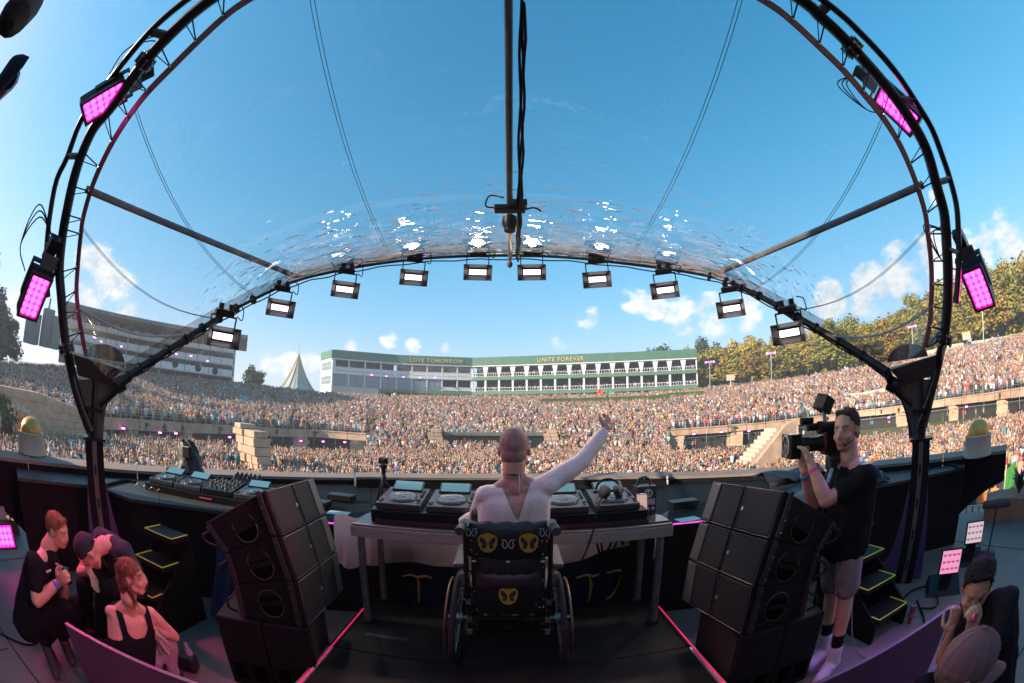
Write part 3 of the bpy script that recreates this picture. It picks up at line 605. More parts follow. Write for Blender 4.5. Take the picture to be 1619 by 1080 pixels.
# side gaps beside the stage walls: closest people
gap = []
for a0, a1, r0, r1, n in ((-80, -66, 13.5, 20, 24), (62, 80, 19, 25, 24)):
    tries = 0; g = []
    while len(g) < n and tries < 4000:
        tries += 1; a = random.uniform(a0, a1); R = random.uniform(r0, r1); p = pol(a, R, 0)
        if all((p - pol(x, y, 0)).length > .62 for x, y in g): g.append((a, R))
    gap += g
for a, R in scatter(-80, -62, 20.3, 27.5, 1.3) + scatter(60, 80, 25.2, 27.5, 1.3): rest.append((a, R))
rest += pit
N = len(rest)
A = np.array([s[0] for s in rest]); Rr = np.array([s[1] for s in rest]); Z = np.array([ground_z(a, r) for a, r in rest])
px_ = Rr * np.sin(np.radians(A)); py_ = Rr * np.cos(np.radians(A)); yaw = np.arctan2(-px_, -py_) + RNG.normal(0, .3, N)
bs = bal_spots; bx = np.array([(p.x, p.y, p.z, math.atan2(n.x, n.y)) for p, n in bs])
px_ = np.r_[px_, bx[:, 0]]; py_ = np.r_[py_, bx[:, 1]]; Z = np.r_[Z, bx[:, 2]]; yaw = np.r_[yaw, bx[:, 3]]; N = len(px_)
def oct_(c, r): c = np.array(c); r = np.array(r); return [c + [r[0], 0, 0], c - [r[0], 0, 0], c + [0, r[1], 0], c - [0, r[1], 0], c + [0, 0, r[2]], c - [0, 0, r[2]]]
OF = [(0, 2, 4), (2, 1, 4), (1, 3, 4), (3, 0, 4), (2, 0, 5), (1, 2, 5), (3, 1, 5), (0, 3, 5)]
tv = []; tf = []; tcid = []   # template: vertices, triangles, colour id per vertex (0 skin 1 hair 2 shirt 3 trousers)
def put(vs, fs, ids): o = len(tv); tv.extend([list(v) for v in vs]); tf.extend([tuple(i + o for i in f) for f in fs]); tcid.extend(ids)
put(oct_((0, 0, 1.60), (.125, .13, .165)), OF, [0, 0, 0, 1, 1, 0])
put([(-.17, .10, .78), (.17, .10, .78), (.17, -.10, .78), (-.17, -.10, .78), (-.24, .11, 1.38), (.24, .11, 1.38), (.24, -.12, 1.40), (-.24, -.12, 1.40), (0, 0, 1.50)], [(0, 1, 5), (0, 5, 4), (1, 2, 6), (1, 6, 5), (2, 3, 7), (2, 7, 6), (3, 0, 4), (3, 4, 7), (4, 5, 8), (5, 6, 8), (6, 7, 8), (7, 4, 8)], [2] * 8 + [0])
put([(-.17, .10, .80), (.17, .10, .80), (.17, -.10, .80), (-.17, -.10, .80), (-.13, .05, 0), (.13, .05, 0), (.13, -.05, 0), (-.13, -.05, 0)], [(0, 4, 5), (0, 5, 1), (1, 5, 6), (1, 6, 2), (2, 6, 7), (2, 7, 3), (3, 7, 4), (3, 4, 0)], [3] * 8)
AI = len(tv)
for s in (-1, 1): put([(s * .22, .04, 1.38), (s * .30, -.02, 1.38), (s * .24, -.05, 1.32), (s * .26, .05, .85), (s * .31, .0, .85), (s * .27, -.03, .85)], [(0, 1, 4), (0, 4, 3), (1, 2, 5), (1, 5, 4), (2, 0, 3), (2, 3, 5), (3, 4, 5)], [2, 2, 2, 0, 0, 0])
tv = np.array(tv); tf = np.array(tf); tcid = np.array(tcid); nv = len(tv)
P = np.repeat(tv[None], N, 0)
raise_ = RNG.random((N, 2)) < np.array([.30, .34])
for s, k in ((0, 0), (1, 1)):
    idx = np.where(raise_[:, k])[0]; sg = -1 if s == 0 else 1
    end = np.stack([sg * RNG.uniform(.12, .42, len(idx)), RNG.uniform(.05, .4, len(idx)), RNG.uniform(1.75, 2.05, len(idx))], 1)
    for j, off in enumerate(((-.045, .04, 0), (.045, 0, 0), (0, -.04, 0))): P[idx, AI + 6 * s + 3 + j] = end + np.array(off)
hs_ = RNG.normal(1, .055, N); P[:, :, 2] *= hs_[:, None]; P[:, :, :2] *= RNG.normal(1.06, .08, N)[:, None, None]
c, s = np.cos(yaw), np.sin(yaw)     # local +y points to the stage
X = P[:, :, 0] * c[:, None] + P[:, :, 1] * s[:, None]; Y = -P[:, :, 0] * s[:, None] + P[:, :, 1] * c[:, None]
P = np.stack([X + px_[:, None], Y + py_[:, None], P[:, :, 2] + Z[:, None]], 2)
sk = SKINS[RNG.integers(0, 6, N)]; hr = HAIRS[RNG.integers(0, 8, N)]; st = PAL[RNG.integers(0, len(PAL), N)]; trc = np.array([(.04, .05, .09), (.03, .03, .03), (.2, .18, .14), (.08, .10, .16)])[RNG.integers(0, 4, N)]
cols = np.stack([sk, hr, st, trc], 1) * RNG.uniform(.72, 1.15, (N, 1, 1)) ** 1.0; C4 = np.ones((N, nv, 4)); C4[:, :, :3] = cols[:, tcid]
F = (tf[None] + (np.arange(N) * nv)[:, None, None]).reshape(-1, 3)
me = bpy.data.meshes.new('crowd'); me.vertices.add(N * nv); me.vertices.foreach_set('co', P.astype(np.float32).ravel())
me.loops.add(F.size); me.loops.foreach_set('vertex_index', F.ravel().astype(np.int32)); me.polygons.add(len(F)); me.polygons.foreach_set('loop_start', np.arange(0, F.size, 3, dtype=np.int32)); me.polygons.foreach_set('loop_total', np.full(len(F), 3, dtype=np.int32))
at = me.color_attributes.new('Col', 'FLOAT_COLOR', 'POINT'); at.data.foreach_set('color', C4.astype(np.float32).ravel())
me.update(); me.materials.append(mat('crowd_people', (.4, .3, .25), .8, attr=True))
crowd = bpy.data.objects.new('crowd', me); COL.objects.link(crowd); tag(crowd, 'dense festival crowd filling the floor and the banks of the arena', 'crowd', kind='stuff')
print('crowd', N, 'tris', len(F))
# ================================================================== STAGE
FZ = -0.25
DECK = mat('stage_vinyl', (0.165, 0.130, 0.112), .55, var=.22, vscale=1.6, bump=.12, bscale=40, dirt=.45, dcol=(.075, .068, .066))
PLAT = mat('platform_board', (0.009, 0.0075, 0.007), .5, var=.5, vscale=2.2, bump=.12, bscale=50, dirt=.5, dcol=(.020, .016, .014), spec=.16)
TERRA = mat('terracotta', (0.33, 0.16, 0.10), .85, var=.25, vscale=3, bump=.4, bscale=12)
fl = B().lathe([(6.7, FZ - .3), (6.7, FZ), (0.01, FZ)], n=72).obj('stage_floor', DECK, smooth=False); tag(fl, kind='structure')
# rubber joints between the floor sheets
for k, (p0, p1) in enumerate((((-6.2, .55), (-1.3, .55)), ((-3.05, -1.5), (-3.05, .5)), ((1.4, .42), (6.3, .42)), ((3.3, -1.5), (3.3, .35)), ((-4.6, .6), (-4.6, 3)), ((4.9, .5), (4.9, 2.6)))):
    a, c = V((*p0, FZ + .004)), V((*p1, FZ + .004)); u = (c - a).normalized(); n = V((-u.y, u.x, 0)) * .006
    B().add([a - n, c - n, c + n, a + n], [(0, 1, 2, 3)]).obj('floor_joint', RUB, fl, smooth=False)
tag(B().lathe([(6.9, GZ), (6.75, FZ - .31), (0.1, FZ - .31)], n=60).obj('stage_base', TERRA, smooth=False), kind='structure')
# unseen scenery walls added round the camera, shaped for shade and warm bounce
FAC = mat('shade_wall_plaster', (0.40, 0.26, 0.175), .9, var=.3, vscale=.8, bump=.5, bscale=4)  # warm tone chosen to bounce warm fill into the booth
t = thing('added_shade_walls', 'unseen plaster wall added behind and left of the stage to shade it', 'scenery', (0, -5, FZ))
pf = [(1.25, FZ), (1.25, 2.85), (.97, 3.2), (.5, 3.85), (0, 4.4), (-.5, 4.75), (-1.1, 5.0), (-1.5, 8.5), (-3.4, 8.5), (-5.2, 5.0), (-5.2, FZ)]  # wing top raked to block the sun while staying out of view
B().prism([V((-5.7, y, z)) for y, z in pf], (-.5, 0, 0)).obj('added_wing_wall', FAC, t, smooth=False)
B().prism([V((x, -5.2, z)) for x, z in [(-6.2, FZ), (-6.2, 4.2), (-2, 4.8), (2, 4.8), (6.5, 4.2), (6.5, FZ)]], (0, -.6, 0)).obj('back_wall', FAC, t, smooth=False)
B().prism([V((5.9, y, z)) for y, z in [(-1.6, FZ), (-1.6, 6.5), (-5.2, 9), (-5.2, FZ)]], (.5, 0, 0)).obj('added_wing_wall', FAC, t, smooth=False)

# ---- raised platform
t = thing('platform', 'low black platform under the wheelchair with pink lit edges', 'platform', (0, 1.5, FZ))
for y0, y1 in ((-1.3, .0), (.0, 1.15), (1.15, 2.3), (2.3, 3.15)):
    for x0, x1 in ((-1.13, 1.12),): B().box(((x0 + x1) / 2, (y0 + y1) / 2, -.02), (x1 - x0 - .008, y1 - y0 - .01, .04)).obj('deck_board', PLAT, t, smooth=False, bevel=.003)
B().box((0, .9, -.145), (2.2, 4.3, .2)).obj('platform_frame', BLK, t, smooth=False)
for s, x in ((-1, -1.15), (1, 1.14)):
    for (y0, y1, m) in ((1.0, 2.28, ALU), (2.29, 3.0, BLK)): B().box((x, (y0 + y1) / 2, -.012), (.04, y1 - y0 - .008, .034)).obj('edge_strip', m, t, smooth=False)
    B().box((x + .005, 1.95, .0085), (.011, 2.1, .007)).obj('led_strip', mat('pink_led', (.8, .05, .2), .4, emit=(1, .02, .13), es=.22), t, smooth=False)

# ---- curved parapet with ledge, counter
PRs = ([-90, -76, -53, -35, -18, 0, 18, 35, 50, 70, 80], [4.8, 4.87, 5.05, 5.4, 5.75, 5.9, 5.8, 5.7, 5.55, 5.5, 5.5])
PR = lambda a: interp(a, *PRs)
LEDGE = mat('ledge_sand', (.24, .18, .145), .8, var=.15, vscale=3)
def span(a0, a1, n): return [lerp(a0, a1, k / n) for k in range(n + 1)]
t = thing('stage_parapet', 'curved black wall with pale ledge round the front of the stage', 'wall', (0, 5.5, FZ))
for k, (a0, a1) in enumerate(((-69, -52), (-52, -36), (-36, -21.2), (21, 36), (36, 49), (49, 60.5))):
    B().arc([(a, PR(a)) for a in span(a0 + .05, a1 - .05, 6)], FZ, .70, .12).obj('wall_panel', BLK, t, smooth=False)
    B().arc([(a, PR(a) - .012) for a in span(a0 + .03, a1 - .03, 6)], .702, .735, .45).obj('ledge_board', LEDGE, t, smooth=False)
B().arc([(a, PR(a) - .28) for a in span(-21, 20.8, 14)], FZ, .755, .1).obj('raised_panel', BLK, t, smooth=False, bevel=.006)
B().arc([(a, PR(a) - .29) for a in span(-21, 20.8, 14)], .757, .785, .46).obj('ledge_board', LEDGE, t, smooth=False)
def wing(a0, a1, lo):   # curved underside
    q = span(a0, a1, 14)
    B().arc([(a, PR(a)) for a in q], lo, .70, .12).obj('wing_panel', BLK, t, smooth=False)
    B().arc([(a, PR(a) - .012) for a in q], .702, .735, .45).obj('ledge_board', LEDGE, t, smooth=False)
wing(60.52, 70.6, lambda a: interp(a, [60.5, 62, 63.5, 65.5, 68, 70.6], [-.25, -.13, .02, .18, .32, .40]))
wing(-69.02, -82, lambda a: interp(-a, [69, 70, 71, 73, 75.5, 78, 82], [-.25, -.12, .0, .15, .29, .36, .4]))
CR = lambda a: interp(a, [-72, -58, -54, -35, -20, 0, 20, 35, 49, 64], [4.45, 4.45, 4.05, 3.7, 3.55, 3.62, 3.55, 3.8, 4.6, 5.3])
CTOP = mat('counter_top', (.045, .043, .04), .55, spec=.25, var=.25, vscale=5, dirt=.4, dcol=(.035, .033, .032))
t = thing('counter', 'long curved grey topped counter along the inside of the stage wall', 'counter', (0, 4.5, FZ))
for a0, a1, m in ((-71, -60, CTOP), (-60, -49, CTOP), (-49, -35, CTOP), (-35, -19, BLK), (-19, 19, BLK), (19, 35, BLK), (35, 49, CTOP), (49, 64, CTOP)):
    bb = B(); q = span(a0 + .03, a1 - .03, 5); bb.add([pol(a, CR(a), z) for a in q for z in (.615, .645)] + [pol(a, PR(a) - .3 if abs(a) < 20 else PR(a) - .02, z) for a in q for z in (.615, .645)],
        [(2 * i + 1, 2 * i + 3, 12 + 2 * i + 3, 12 + 2 * i + 1) for i in range(5)] + [(2 * i, 2 * i + 2, 2 * i + 3, 2 * i + 1) for i in range(5)] + [(2 * i, 12 + 2 * i, 12 + 2 * i + 2, 2 * i + 2) for i in range(5)] + [(0, 1, 13, 12), (10, 22, 23, 11), ] + [(12 + 2 * i, 12 + 2 * i + 1, 12 + 2 * i + 3, 12 + 2 * i + 2) for i in range(5)])
    bb.obj('counter_top', m, t, smooth=False)
    B().arc([(a, CR(a) + .05) for a in q], FZ, .613, .04).obj('front_panel', BLK, t, smooth=False)
for a0, a1 in ((-35, -19.3), (19.3, 33)): B().arc([(a, CR(a) - .006) for a in span(a0, a1, 6)], .622, .636, .006).obj('led_strip', mat('violet_led', (.3, .05, .3), .4, emit=(.75, .1, .6), es=.7), t, smooth=False)

# ---- golden domes on plaster drums
for px, py, lab in ((51, 725, 'golden dome on a plaster drum on the left stage wall'), (1546, 713, 'golden dome on a plaster drum on the right stage wall')):
    p = atr(px, py, 5.35); p.z = .737; t = thing('golden_dome', lab, 'dome', p)
    B().lathe([(.19, 0), (.205, .01), (.2, .03), (.192, .2), (.198, .225), (.185, .235), (.16, .225), (.01, .22)], p, 28).obj('drum', PLASTER, t)
    B().lathe([(.155, .222), (.158, .25), (.145, .31), (.11, .36), (.06, .388), (.005, .395)], p, 28).obj('dome', GOLD, t)

# ---- stairs
def stairs(name, lab, x0, x1, ys, zs, dep):
    t = thing(name, lab, 'stairs', ((x0 + x1) / 2, ys[0], FZ))
    for i, (y, z) in enumerate(zip(ys, zs)):
        B().box(((x0 + x1) / 2, y + dep / 2, z - .02), (x1 - x0, dep, .04)).obj('tread', PLAT, t, smooth=False)
        bb = B(); zt = z + .003
        for c, s in ((((x0 + x1) / 2, y + .006, zt), (x1 - x0 - .01, .011, .005)), ((x0 + .006, y + dep / 2, zt), (.011, dep - .03, .005)), ((x1 - .006, y + dep / 2, zt), (.011, dep - .03, .005))): bb.box(c, s)
        bb.obj('edge_tape', YTAPE, t, smooth=False)
        B().box(((x0 + x1) / 2, y + dep - .02, z - .12), (x1 - x0 - .02, .02, .155)).obj('riser', BLK, t, smooth=False)
    for x in (x0 - .02, x1 + .02):
        B().prism([V((x - .012, ys[0], FZ)), V((x - .012, ys[-1] + dep, FZ)), V((x - .012, ys[-1] + dep, zs[-1] - .05)), V((x - .012, ys[0], zs[0] - .05))], (.024, 0, 0)).obj('stringer', BLK, t, smooth=False)
stairs('steps', 'black steps with yellow taped edges behind the cameraman', 2.49, 2.87, [1.75, 1.96, 2.16, 2.35], [-.05, .14, .33, .52], .23)
stairs('steps', 'black steps with yellow taped edges beside the left speaker stack', -2.85, -2.48, [1.69, 1.89, 2.08, 2.24], [-.08, .1, .3, .5], .22)

# ---- posts, arches and canopy
MASK_L = [(328, 3), (267, 57), (230, 97), (200, 137), (173, 173), (148, 203), (128, 247), (115, 290), (107, 327), (101, 358), (97, 387), (94, 427), (97, 470), (100, 510), (105, 550)]
MASK_R = [(1267, 0), (1293, 23), (1323, 50), (1347, 75), (1367, 97), (1390, 123), (1417, 157), (1450, 207), (1467, 243), (1480, 290), (1492, 333), (1495, 358), (1497, 393), (1499, 443), (1497, 493), (1492, 537)]
INN_L = [(390, 0), (353, 27), (310, 67), (270, 107), (233, 145), (202, 185), (177, 225), (157, 265), (142, 303), (130, 347), (127, 370), (122, 423), (120, 460), (123, 493), (128, 525), (135, 560)]
INN_R = [(1213, 3), (1253, 33), (1295, 72), (1332, 108), (1365, 146), (1395, 183), (1420, 222), (1438, 260), (1453, 300), (1464, 338), (1468, 370), (1473, 413), (1474, 450), (1473, 485), (1470, 517), (1462, 552)]
OUT_L = [(295, 0), (237, 50), (180, 118), (130, 187), (107, 247), (90, 283), (80, 333), (74, 387), (73, 420), (76, 470)]
OUT_R = [(1310, 7), (1363, 55), (1413, 110), (1447, 160), (1473, 203), (1490, 247), (1502, 283), (1512, 323), (1515, 357), (1516, 400), (1515, 440), (1511, 480)]
def lean(px, py, y0=1.9, k=.4, z0=1.6): d = ray(px, py); tt = (y0 - k * (CAM_H - z0)) / (d.y + k * d.z); return EYE + d * tt
def fore(px, py): d = ray(px, py); return EYE + d * (1.652 / (.74 * d.y - d.z))
def full(L, R, y0, lift):
    l = [lean(*p, y0=y0) for p in L[::-1]]; r = [lean(*p, y0=y0) for p in R]; a, c = l[-1], r[0]
    n = 5; top = []
    for i in range(1, n):
        s = i / n; m = a.lerp(c, s); h = math.sin(math.pi * s) * lift; top.append(m + V((0, -.4 * h, h)) * .93)
    return l + top + r
main = full(MASK_L, MASK_R, 1.9, .34); inn = full(INN_L, INN_R, 1.95, .30); outr = full(OUT_L, OUT_R, 1.78, .36)
FRONT_PX = [(183, 610), (212, 588), (240, 570), (280, 545), (320, 519), (360, 495), (400, 474), (440, 455), (478, 441), (520, 431), (560, 423), (620, 414), (680, 408), (740, 405), (800, 404), (860, 405), (920, 409), (990, 417), (1060, 426), (1122, 437), (1160, 450), (1200, 468), (1245, 493), (1290, 519), (1345, 551), (1402, 588)]
front = spline([fore(*p) for p in FRONT_PX], 3)
pl = [lean(105, 550), atr(113, 587, 4.2), atr(123, 627, 4.22), atr(143, 682, 4.24)]; pr = [lean(1492, 537), atr(1485, 567, 4.25), atr(1473, 617, 4.27), atr(1452, 678, 4.3)]
T = thing('rear_arch', 'big black tubular arch of the canopy with laced inner band', 'truss', (0, 1.9, FZ))
B().tube(spline(main, 3), .052, 10).obj('main_tube', TRS, T)
B().tube(spline(pl, 5), .052, 10).obj('tube_foot', TRS, T); B().tube(spline(pr, 5), .052, 10).obj('tube_foot', TRS, T)
B().tube(spline(outr, 3), .03, 8).obj('outer_tube', TRS, T)
ib = spline(inn, 3); bb = B(); rows = []
for i, p in enumerate(ib):
    tn = (ib[min(i + 1, len(ib) - 1)] - ib[max(i - 1, 0)]).normalized(); n = tn.cross(V((0, 1, .4)).normalized()).normalized()
    rows.append([p - n * .034, p + n * .034])
BAND = mat('inner_band', (.17, .05, .045), .5, var=.2, vscale=6)  # red of the pink floodlights put into the band colour
bb.slab(rows, (0, .012, .005)); bb.obj('inner_band', BAND, T, smooth=False)
msp = spline(main, 4)
for k, (mp_, ip_) in enumerate([(min(msp, key=lambda q: (q - lean(*i, y0=1.95)).length), lean(*i, y0=1.95)) for i in INN_L[:15] + INN_R]):
    u = (ip_ - mp_); tn = V((0, .4, -1)).cross(u).normalized() if u.length else V((0, 0, 1)); side_ = u.cross(V((0, -1, -.4))).normalized()
    bb = B(); bb.tube([ip_, mp_ + side_ * .02], .0065, 5); bb.tube([ip_, ip_.lerp(mp_, .9) + side_ * .085, mp_ + side_ * .075, mp_ + side_ * .02], .0045, 5); stuff(bb.obj('lacing', BLKG, T))
    B().ell(ip_ - V((0, .012, 0)), (.012, .012, .012), n=6, m=4).obj('eyelet', ALU, T)
for i in range(2, len(outr) - 1, 3):
    o_ = outr[i]; m_ = min(main, key=lambda q: (q - o_).length); d_ = m_ - o_
    B().box(o_.lerp(m_, .5), (.075, max(.05, d_.length), .022), frame_rot(d_) if d_.length > .02 else None).obj('bracket', mat('grey_bracket', (.16, .18, .19), .5, metal=.4), T, smooth=False)
for pp in (lean(*MASK_L[2]), lean(*MASK_R[3]), lean(*MASK_L[-1]), lean(*MASK_R[-1])):
    m_ = sorted(main, key=lambda q: (q - pp).length)[:2]; d_ = (m_[0] - m_[1]).normalized(); rr = d_.to_track_quat('Z', 'Y').to_matrix()
    B().lathe([(.09, -.03), (.09, -.005), (.06, -.004), (.06, .004), (.09, .005), (.09, .03)], pp, 14, rot=rr).obj('flange', TRS, T)
    bb = B()
    for k in range(8): bb.lathe([(.012, -.045), (.012, .045)], pp + rr @ V((.078 * math.cos(k * .785), .078 * math.sin(k * .785), 0)), 6, rot=rr)
    stuff(bb.obj('flange_bolts', STEEL, T))
T = thing('front_arch', 'thin dark front edge arch of the canopy carrying the lamps', 'truss', (0, 4.5, FZ))
nF = len(front); 
B().tube(front[:nF // 5], .042, 8, r2=.03).obj('edge_tube', TRS, T); B().tube(front[nF // 5 - 1:-nF // 5 + 1], .018, 6).obj('edge_cable', TRS, T); B().tube(front[-nF // 5:], .03, 8, r2=.042).obj('edge_tube', TRS, T)
B().tube([p + V((0, .015, -.045 - .01 * math.sin(i * 1.7))) for i, p in enumerate(front)], .008, 5).obj('hanging_cable', RUB, T)
bb = B()
fr = [[p, p + V((0, -.10, .075))] for p in front]; bb.slab(fr, (0, .01, -.006)); bb.obj('sheet_hem', mat('clear_hem', (.20, .11, .08), .3, trans=.72), T, smooth=False)
for i in list(range(2, nF // 4, 2)) + list(range(nF - nF // 4, nF - 2, 2)):
    p = front[i]; B().lathe([(.055, -.012), (.055, .012)], p, 10, rot=(front[i + 1] - p).to_track_quat('Z', 'Y').to_matrix()).obj('strap', BLKG, T)

for sgn, pxs, lab in ((-1, (148, 800), 'left canopy post with angled steel head'), (1, (1452, 800), 'right canopy post with angled steel head')):
    base = V((-3.63, 2.24, FZ)) if sgn < 0 else V((3.62, 2.35, FZ)); ux = V((base.y, -base.x, 0)).normalized(); f = V((-base.x, -base.y, 0)).normalized(); R3 = frame_rot(f)
    RB = math.hypot(base.x, base.y); T = thing('canopy_post', lab, 'post', base)
    B().box(base + V((0, 0, .68)), (.2, .2, 1.36), R3).obj('box_post', BLK, T, smooth=False, bevel=.008)
    B().box(base + f * .104 + V((0, 0, .68)), (.05, .012, 1.34), R3).obj('cover_strip', mat('dull_steel', (.14, .13, .13), .45, metal=.6), T, smooth=False)
    for k in range(4): B().box(base + f * .112 + V((0, 0, .2 + .3 * k)), (.02, .01, .09), R3).obj('fixing_plate', BLKG, T, smooth=False)
    B().box(base + V((0, 0, 1.365)), (.25, .25, .02), R3).obj('top_plate', TRS, T, smooth=False)
    ztop = 1.72
    B().tube([base + V((0, 0, 1.37)), base + V((0, 0, ztop + .25))], .05, 12).obj('upright_tube', TRS, T)
    mx = lambda x: x if sgn < 0 else 1600 - x
    q = lambda x, y, dR=0.0: atr(mx(x), y, RB + dR)
    HEAD = mat('head_plate', (.085, .065, .062), .5, metal=.25, var=.25, vscale=5)
    B().prism([q(140, 693), q(163, 693), q(166, 650), q(176, 625), q(196, 600), q(118, 600), q(122, 625)], -f * -.03).obj('gusset_plate', HEAD, T, smooth=False)
    B().hexa([q(124, 594, -.05), q(172, 608, -.05), q(172, 604, .25), q(124, 594, .25), q(116, 560, -.14), q(192, 585, -.14), q(196, 582, .35), q(116, 560, .35)]).obj('head_tray', HEAD, T, smooth=False)
    arc_ = [q(133 + 64 * (1 - math.cos(math.pi * k / 12)) / 2, 563 + 10 * k / 12 - 24 * math.sin(math.pi * k / 12), .12) for k in range(13)]
    B().prism(arc_, -f * .02).obj('half_disc_plate', HEAD, T, smooth=False)
    B().tube(spline([q(157, 640, 0), q(186, 613, -.02), front[0] if sgn < 0 else front[-1]], 4), .045, 10).obj('front_branch', TRS, T)
    B().tube([q(183, 612, -.06), q(196, 604, -.06)], .075, 10).obj('clamp', TRS, T)
    B().box(base + V((0, 0, 1.62)) + f * .07, (.2, .06, .035), R3).obj('bracket', BLKG, T, smooth=False)
    FIN = mat('purple_lit_fin', (.06, .03, .09), .5)  # purple floodlight put into the fin colour
    for s in (-1, 1): B().prism([base + ux * s * .1 + V((0, 0, 1.0)) + f * .09, base + ux * s * (.17 if s == sgn else .2) + V((0, 0, .38)) + f * .09, base + ux * s * (.2 if s == sgn else .34) + f * .09 + V((0, 0, .04)), base + ux * s * .1 + f * .09 + V((0, 0, .04))], -f * .02).obj('fin_plate', FIN, T, smooth=False)
    if sgn > 0: B().tube(spline([q(176, 630, -.1), q(168, 650, -.1), q(163, 672, -.08), q(160, 690, -.08)], 4), .012, 6).obj('cable', RUB, T)

# clear sheet
def resample(pts, n):
    L = [0]
    for a, c in zip(pts, pts[1:]): L.append(L[-1] + (c - a).length)
    r = []
    for i in range(n):
        s = L[-1] * i / (n - 1); k = min(len(L) - 2, max(0, int(np.searchsorted(L, s)) - 1)); d = L[k + 1] - L[k]; r.append(pts[k].lerp(pts[k + 1], (s - L[k]) / d if d else 0))
    return r
FS, RS = resample(front, 61), resample(ib, 61)
CL = bpy.data.materials.new('clear_sheet'); CL.use_nodes = True; t_ = CL.node_tree; t_.nodes.clear()
o_ = NN(t_, 'ShaderNodeOutputMaterial'); trn = NN(t_, 'ShaderNodeBsdfTransparent'); trn.inputs[0].default_value = (.93, .95, .955, 1); gl = NN(t_, 'ShaderNodeBsdfGlossy'); gl.inputs['Roughness'].default_value = .05
gmt = NN(t_, 'ShaderNodeNewGeometry'); frn = NN(t_, 'ShaderNodeVectorMath', operation='DOT_PRODUCT'); tcn = NN(t_, 'ShaderNodeTexCoord'); mpn = NN(t_, 'ShaderNodeMapping'); mpn.inputs['Scale'].default_value = (1, .45, .6)
nz_ = NN(t_, 'ShaderNodeTexNoise'); nz_.inputs['Scale'].default_value = 7.5; nz_.inputs['Detail'].default_value = 3; bp_ = NN(t_, 'ShaderNodeBump'); bp_.inputs['Strength'].default_value = .16; bp_.inputs['Distance'].default_value = .02
mpf = NN(t_, 'ShaderNodeMapping'); mpf.inputs['Scale'].default_value = (.5, 1.5, 1.2); nzf = NN(t_, 'ShaderNodeTexNoise'); nzf.inputs['Scale'].default_value = 9.0; nzf.inputs['Detail'].default_value = 2.5; mrf = NN(t_, 'ShaderNodeMapRange'); mrf.inputs[1].default_value = .56; mrf.inputs[2].default_value = .70; bpf = NN(t_, 'ShaderNodeBump'); bpf.inputs['Strength'].default_value = .5; bpf.inputs['Distance'].default_value = .03
t_.links.new(tcn.outputs['Object'], mpn.inputs[0]); t_.links.new(mpn.outputs[0], nz_.inputs['Vector']); t_.links.new(nz_.outputs['Fac'], bp_.inputs['Height']); t_.links.new(tcn.outputs['Object'], mpf.inputs[0]); t_.links.new(mpf.outputs[0], nzf.inputs['Vector']); t_.links.new(nzf.outputs['Fac'], mrf.inputs[0]); sxy = NN(t_, 'ShaderNodeSeparateXYZ'); t_.links.new(tcn.outputs['Object'], sxy.inputs[0]); mry = NN(t_, 'ShaderNodeMapRange', interpolation_type='SMOOTHSTEP'); mry.inputs[1].default_value = -1.5; mry.inputs[2].default_value = .9; mry.inputs[3].default_value = .12; t_.links.new(sxy.outputs['Y'], mry.inputs[0]); mmf = NN(t_, 'ShaderNodeMath', operation='MULTIPLY'); t_.links.new(mrf.outputs[0], mmf.inputs[0]); t_.links.new(mry.outputs[0], mmf.inputs[1]); t_.links.new(mmf.outputs[0], bpf.inputs['Height']); t_.links.new(bp_.outputs[0], bpf.inputs['Normal']); t_.links.new(bpf.outputs[0], gl.inputs['Normal'])
t_.links.new(bpf.outputs[0], frn.inputs[0]); t_.links.new(gmt.outputs['Incoming'], frn.inputs[1]); mxs = NN(t_, 'ShaderNodeMixShader')
ab = NN(t_, 'ShaderNodeMath', operation='ABSOLUTE'); t_.links.new(frn.outputs['Value'], ab.inputs[0]); om = NN(t_, 'ShaderNodeMath', operation='SUBTRACT'); om.inputs[0].default_value = 1.0; om.use_clamp = True; t_.links.new(ab.outputs[0], om.inputs[1])
p5 = NN(t_, 'ShaderNodeMath', operation='POWER'); t_.links.new(om.outputs[0], p5.inputs[0]); p5.inputs[1].default_value = 5.0; fm = NN(t_, 'ShaderNodeMath', operation='MULTIPLY_ADD'); fm.inputs[1].default_value = 2.3; fm.inputs[2].default_value = .10; fm.use_clamp = True
t_.links.new(p5.outputs[0], fm.inputs[0]); t_.links.new(fm.outputs[0], mxs.inputs[0]); t_.links.new(trn.outputs[0], mxs.inputs[1]); t_.links.new(gl.outputs[0], mxs.inputs[2]); t_.links.new(mxs.outputs[0], o_.inputs[0])
T = thing('clear_canopy', 'transparent domed canopy sheet stretched between the two arches', 'canopy', (0, 3, FZ))
def sheet_pt(i, v): p = FS[i].lerp(RS[i], v); return p + V((0, .05, -.50)) * math.sin(math.pi * v) * math.sin(math.pi * i / 60)
B().grid([[sheet_pt(i, j / 14) for j in range(15)] for i in range(61)]).obj('clear_sheet', CL, T)
def on_sheet(i, n=12, off=-.02): 
    i0 = int(math.floor(i)); fr_ = i - i0; i1 = min(60, i0 + 1)
    return [sheet_pt(i0, k / n).lerp(sheet_pt(i1, k / n), fr_) + V((0, 0, off)) for k in range(n + 1)]
BEAM = mat('beam_grey', (.20, .19, .185), .45, metal=.5, var=.25, vscale=7)
def near_i(curve, p): return min(range(61), key=lambda i: (curve[i] - p).length)
def beam(pa, pb, r, name, m, sag=0.0):
    P_ = [pa.lerp(pb, k / 10) - V((0, 0, sag)) * math.sin(math.pi * k / 10) for k in range(11)]; return B().tube(P_, r, 8).obj(name, m, T)
cb = [V((-.02, p.y, p.z)) for p in on_sheet(30)]; B().tube([p + V((.0, 0, -.03)) for p in cb], .026, 8).obj('centre_beam', BEAM, T)
bb = B()
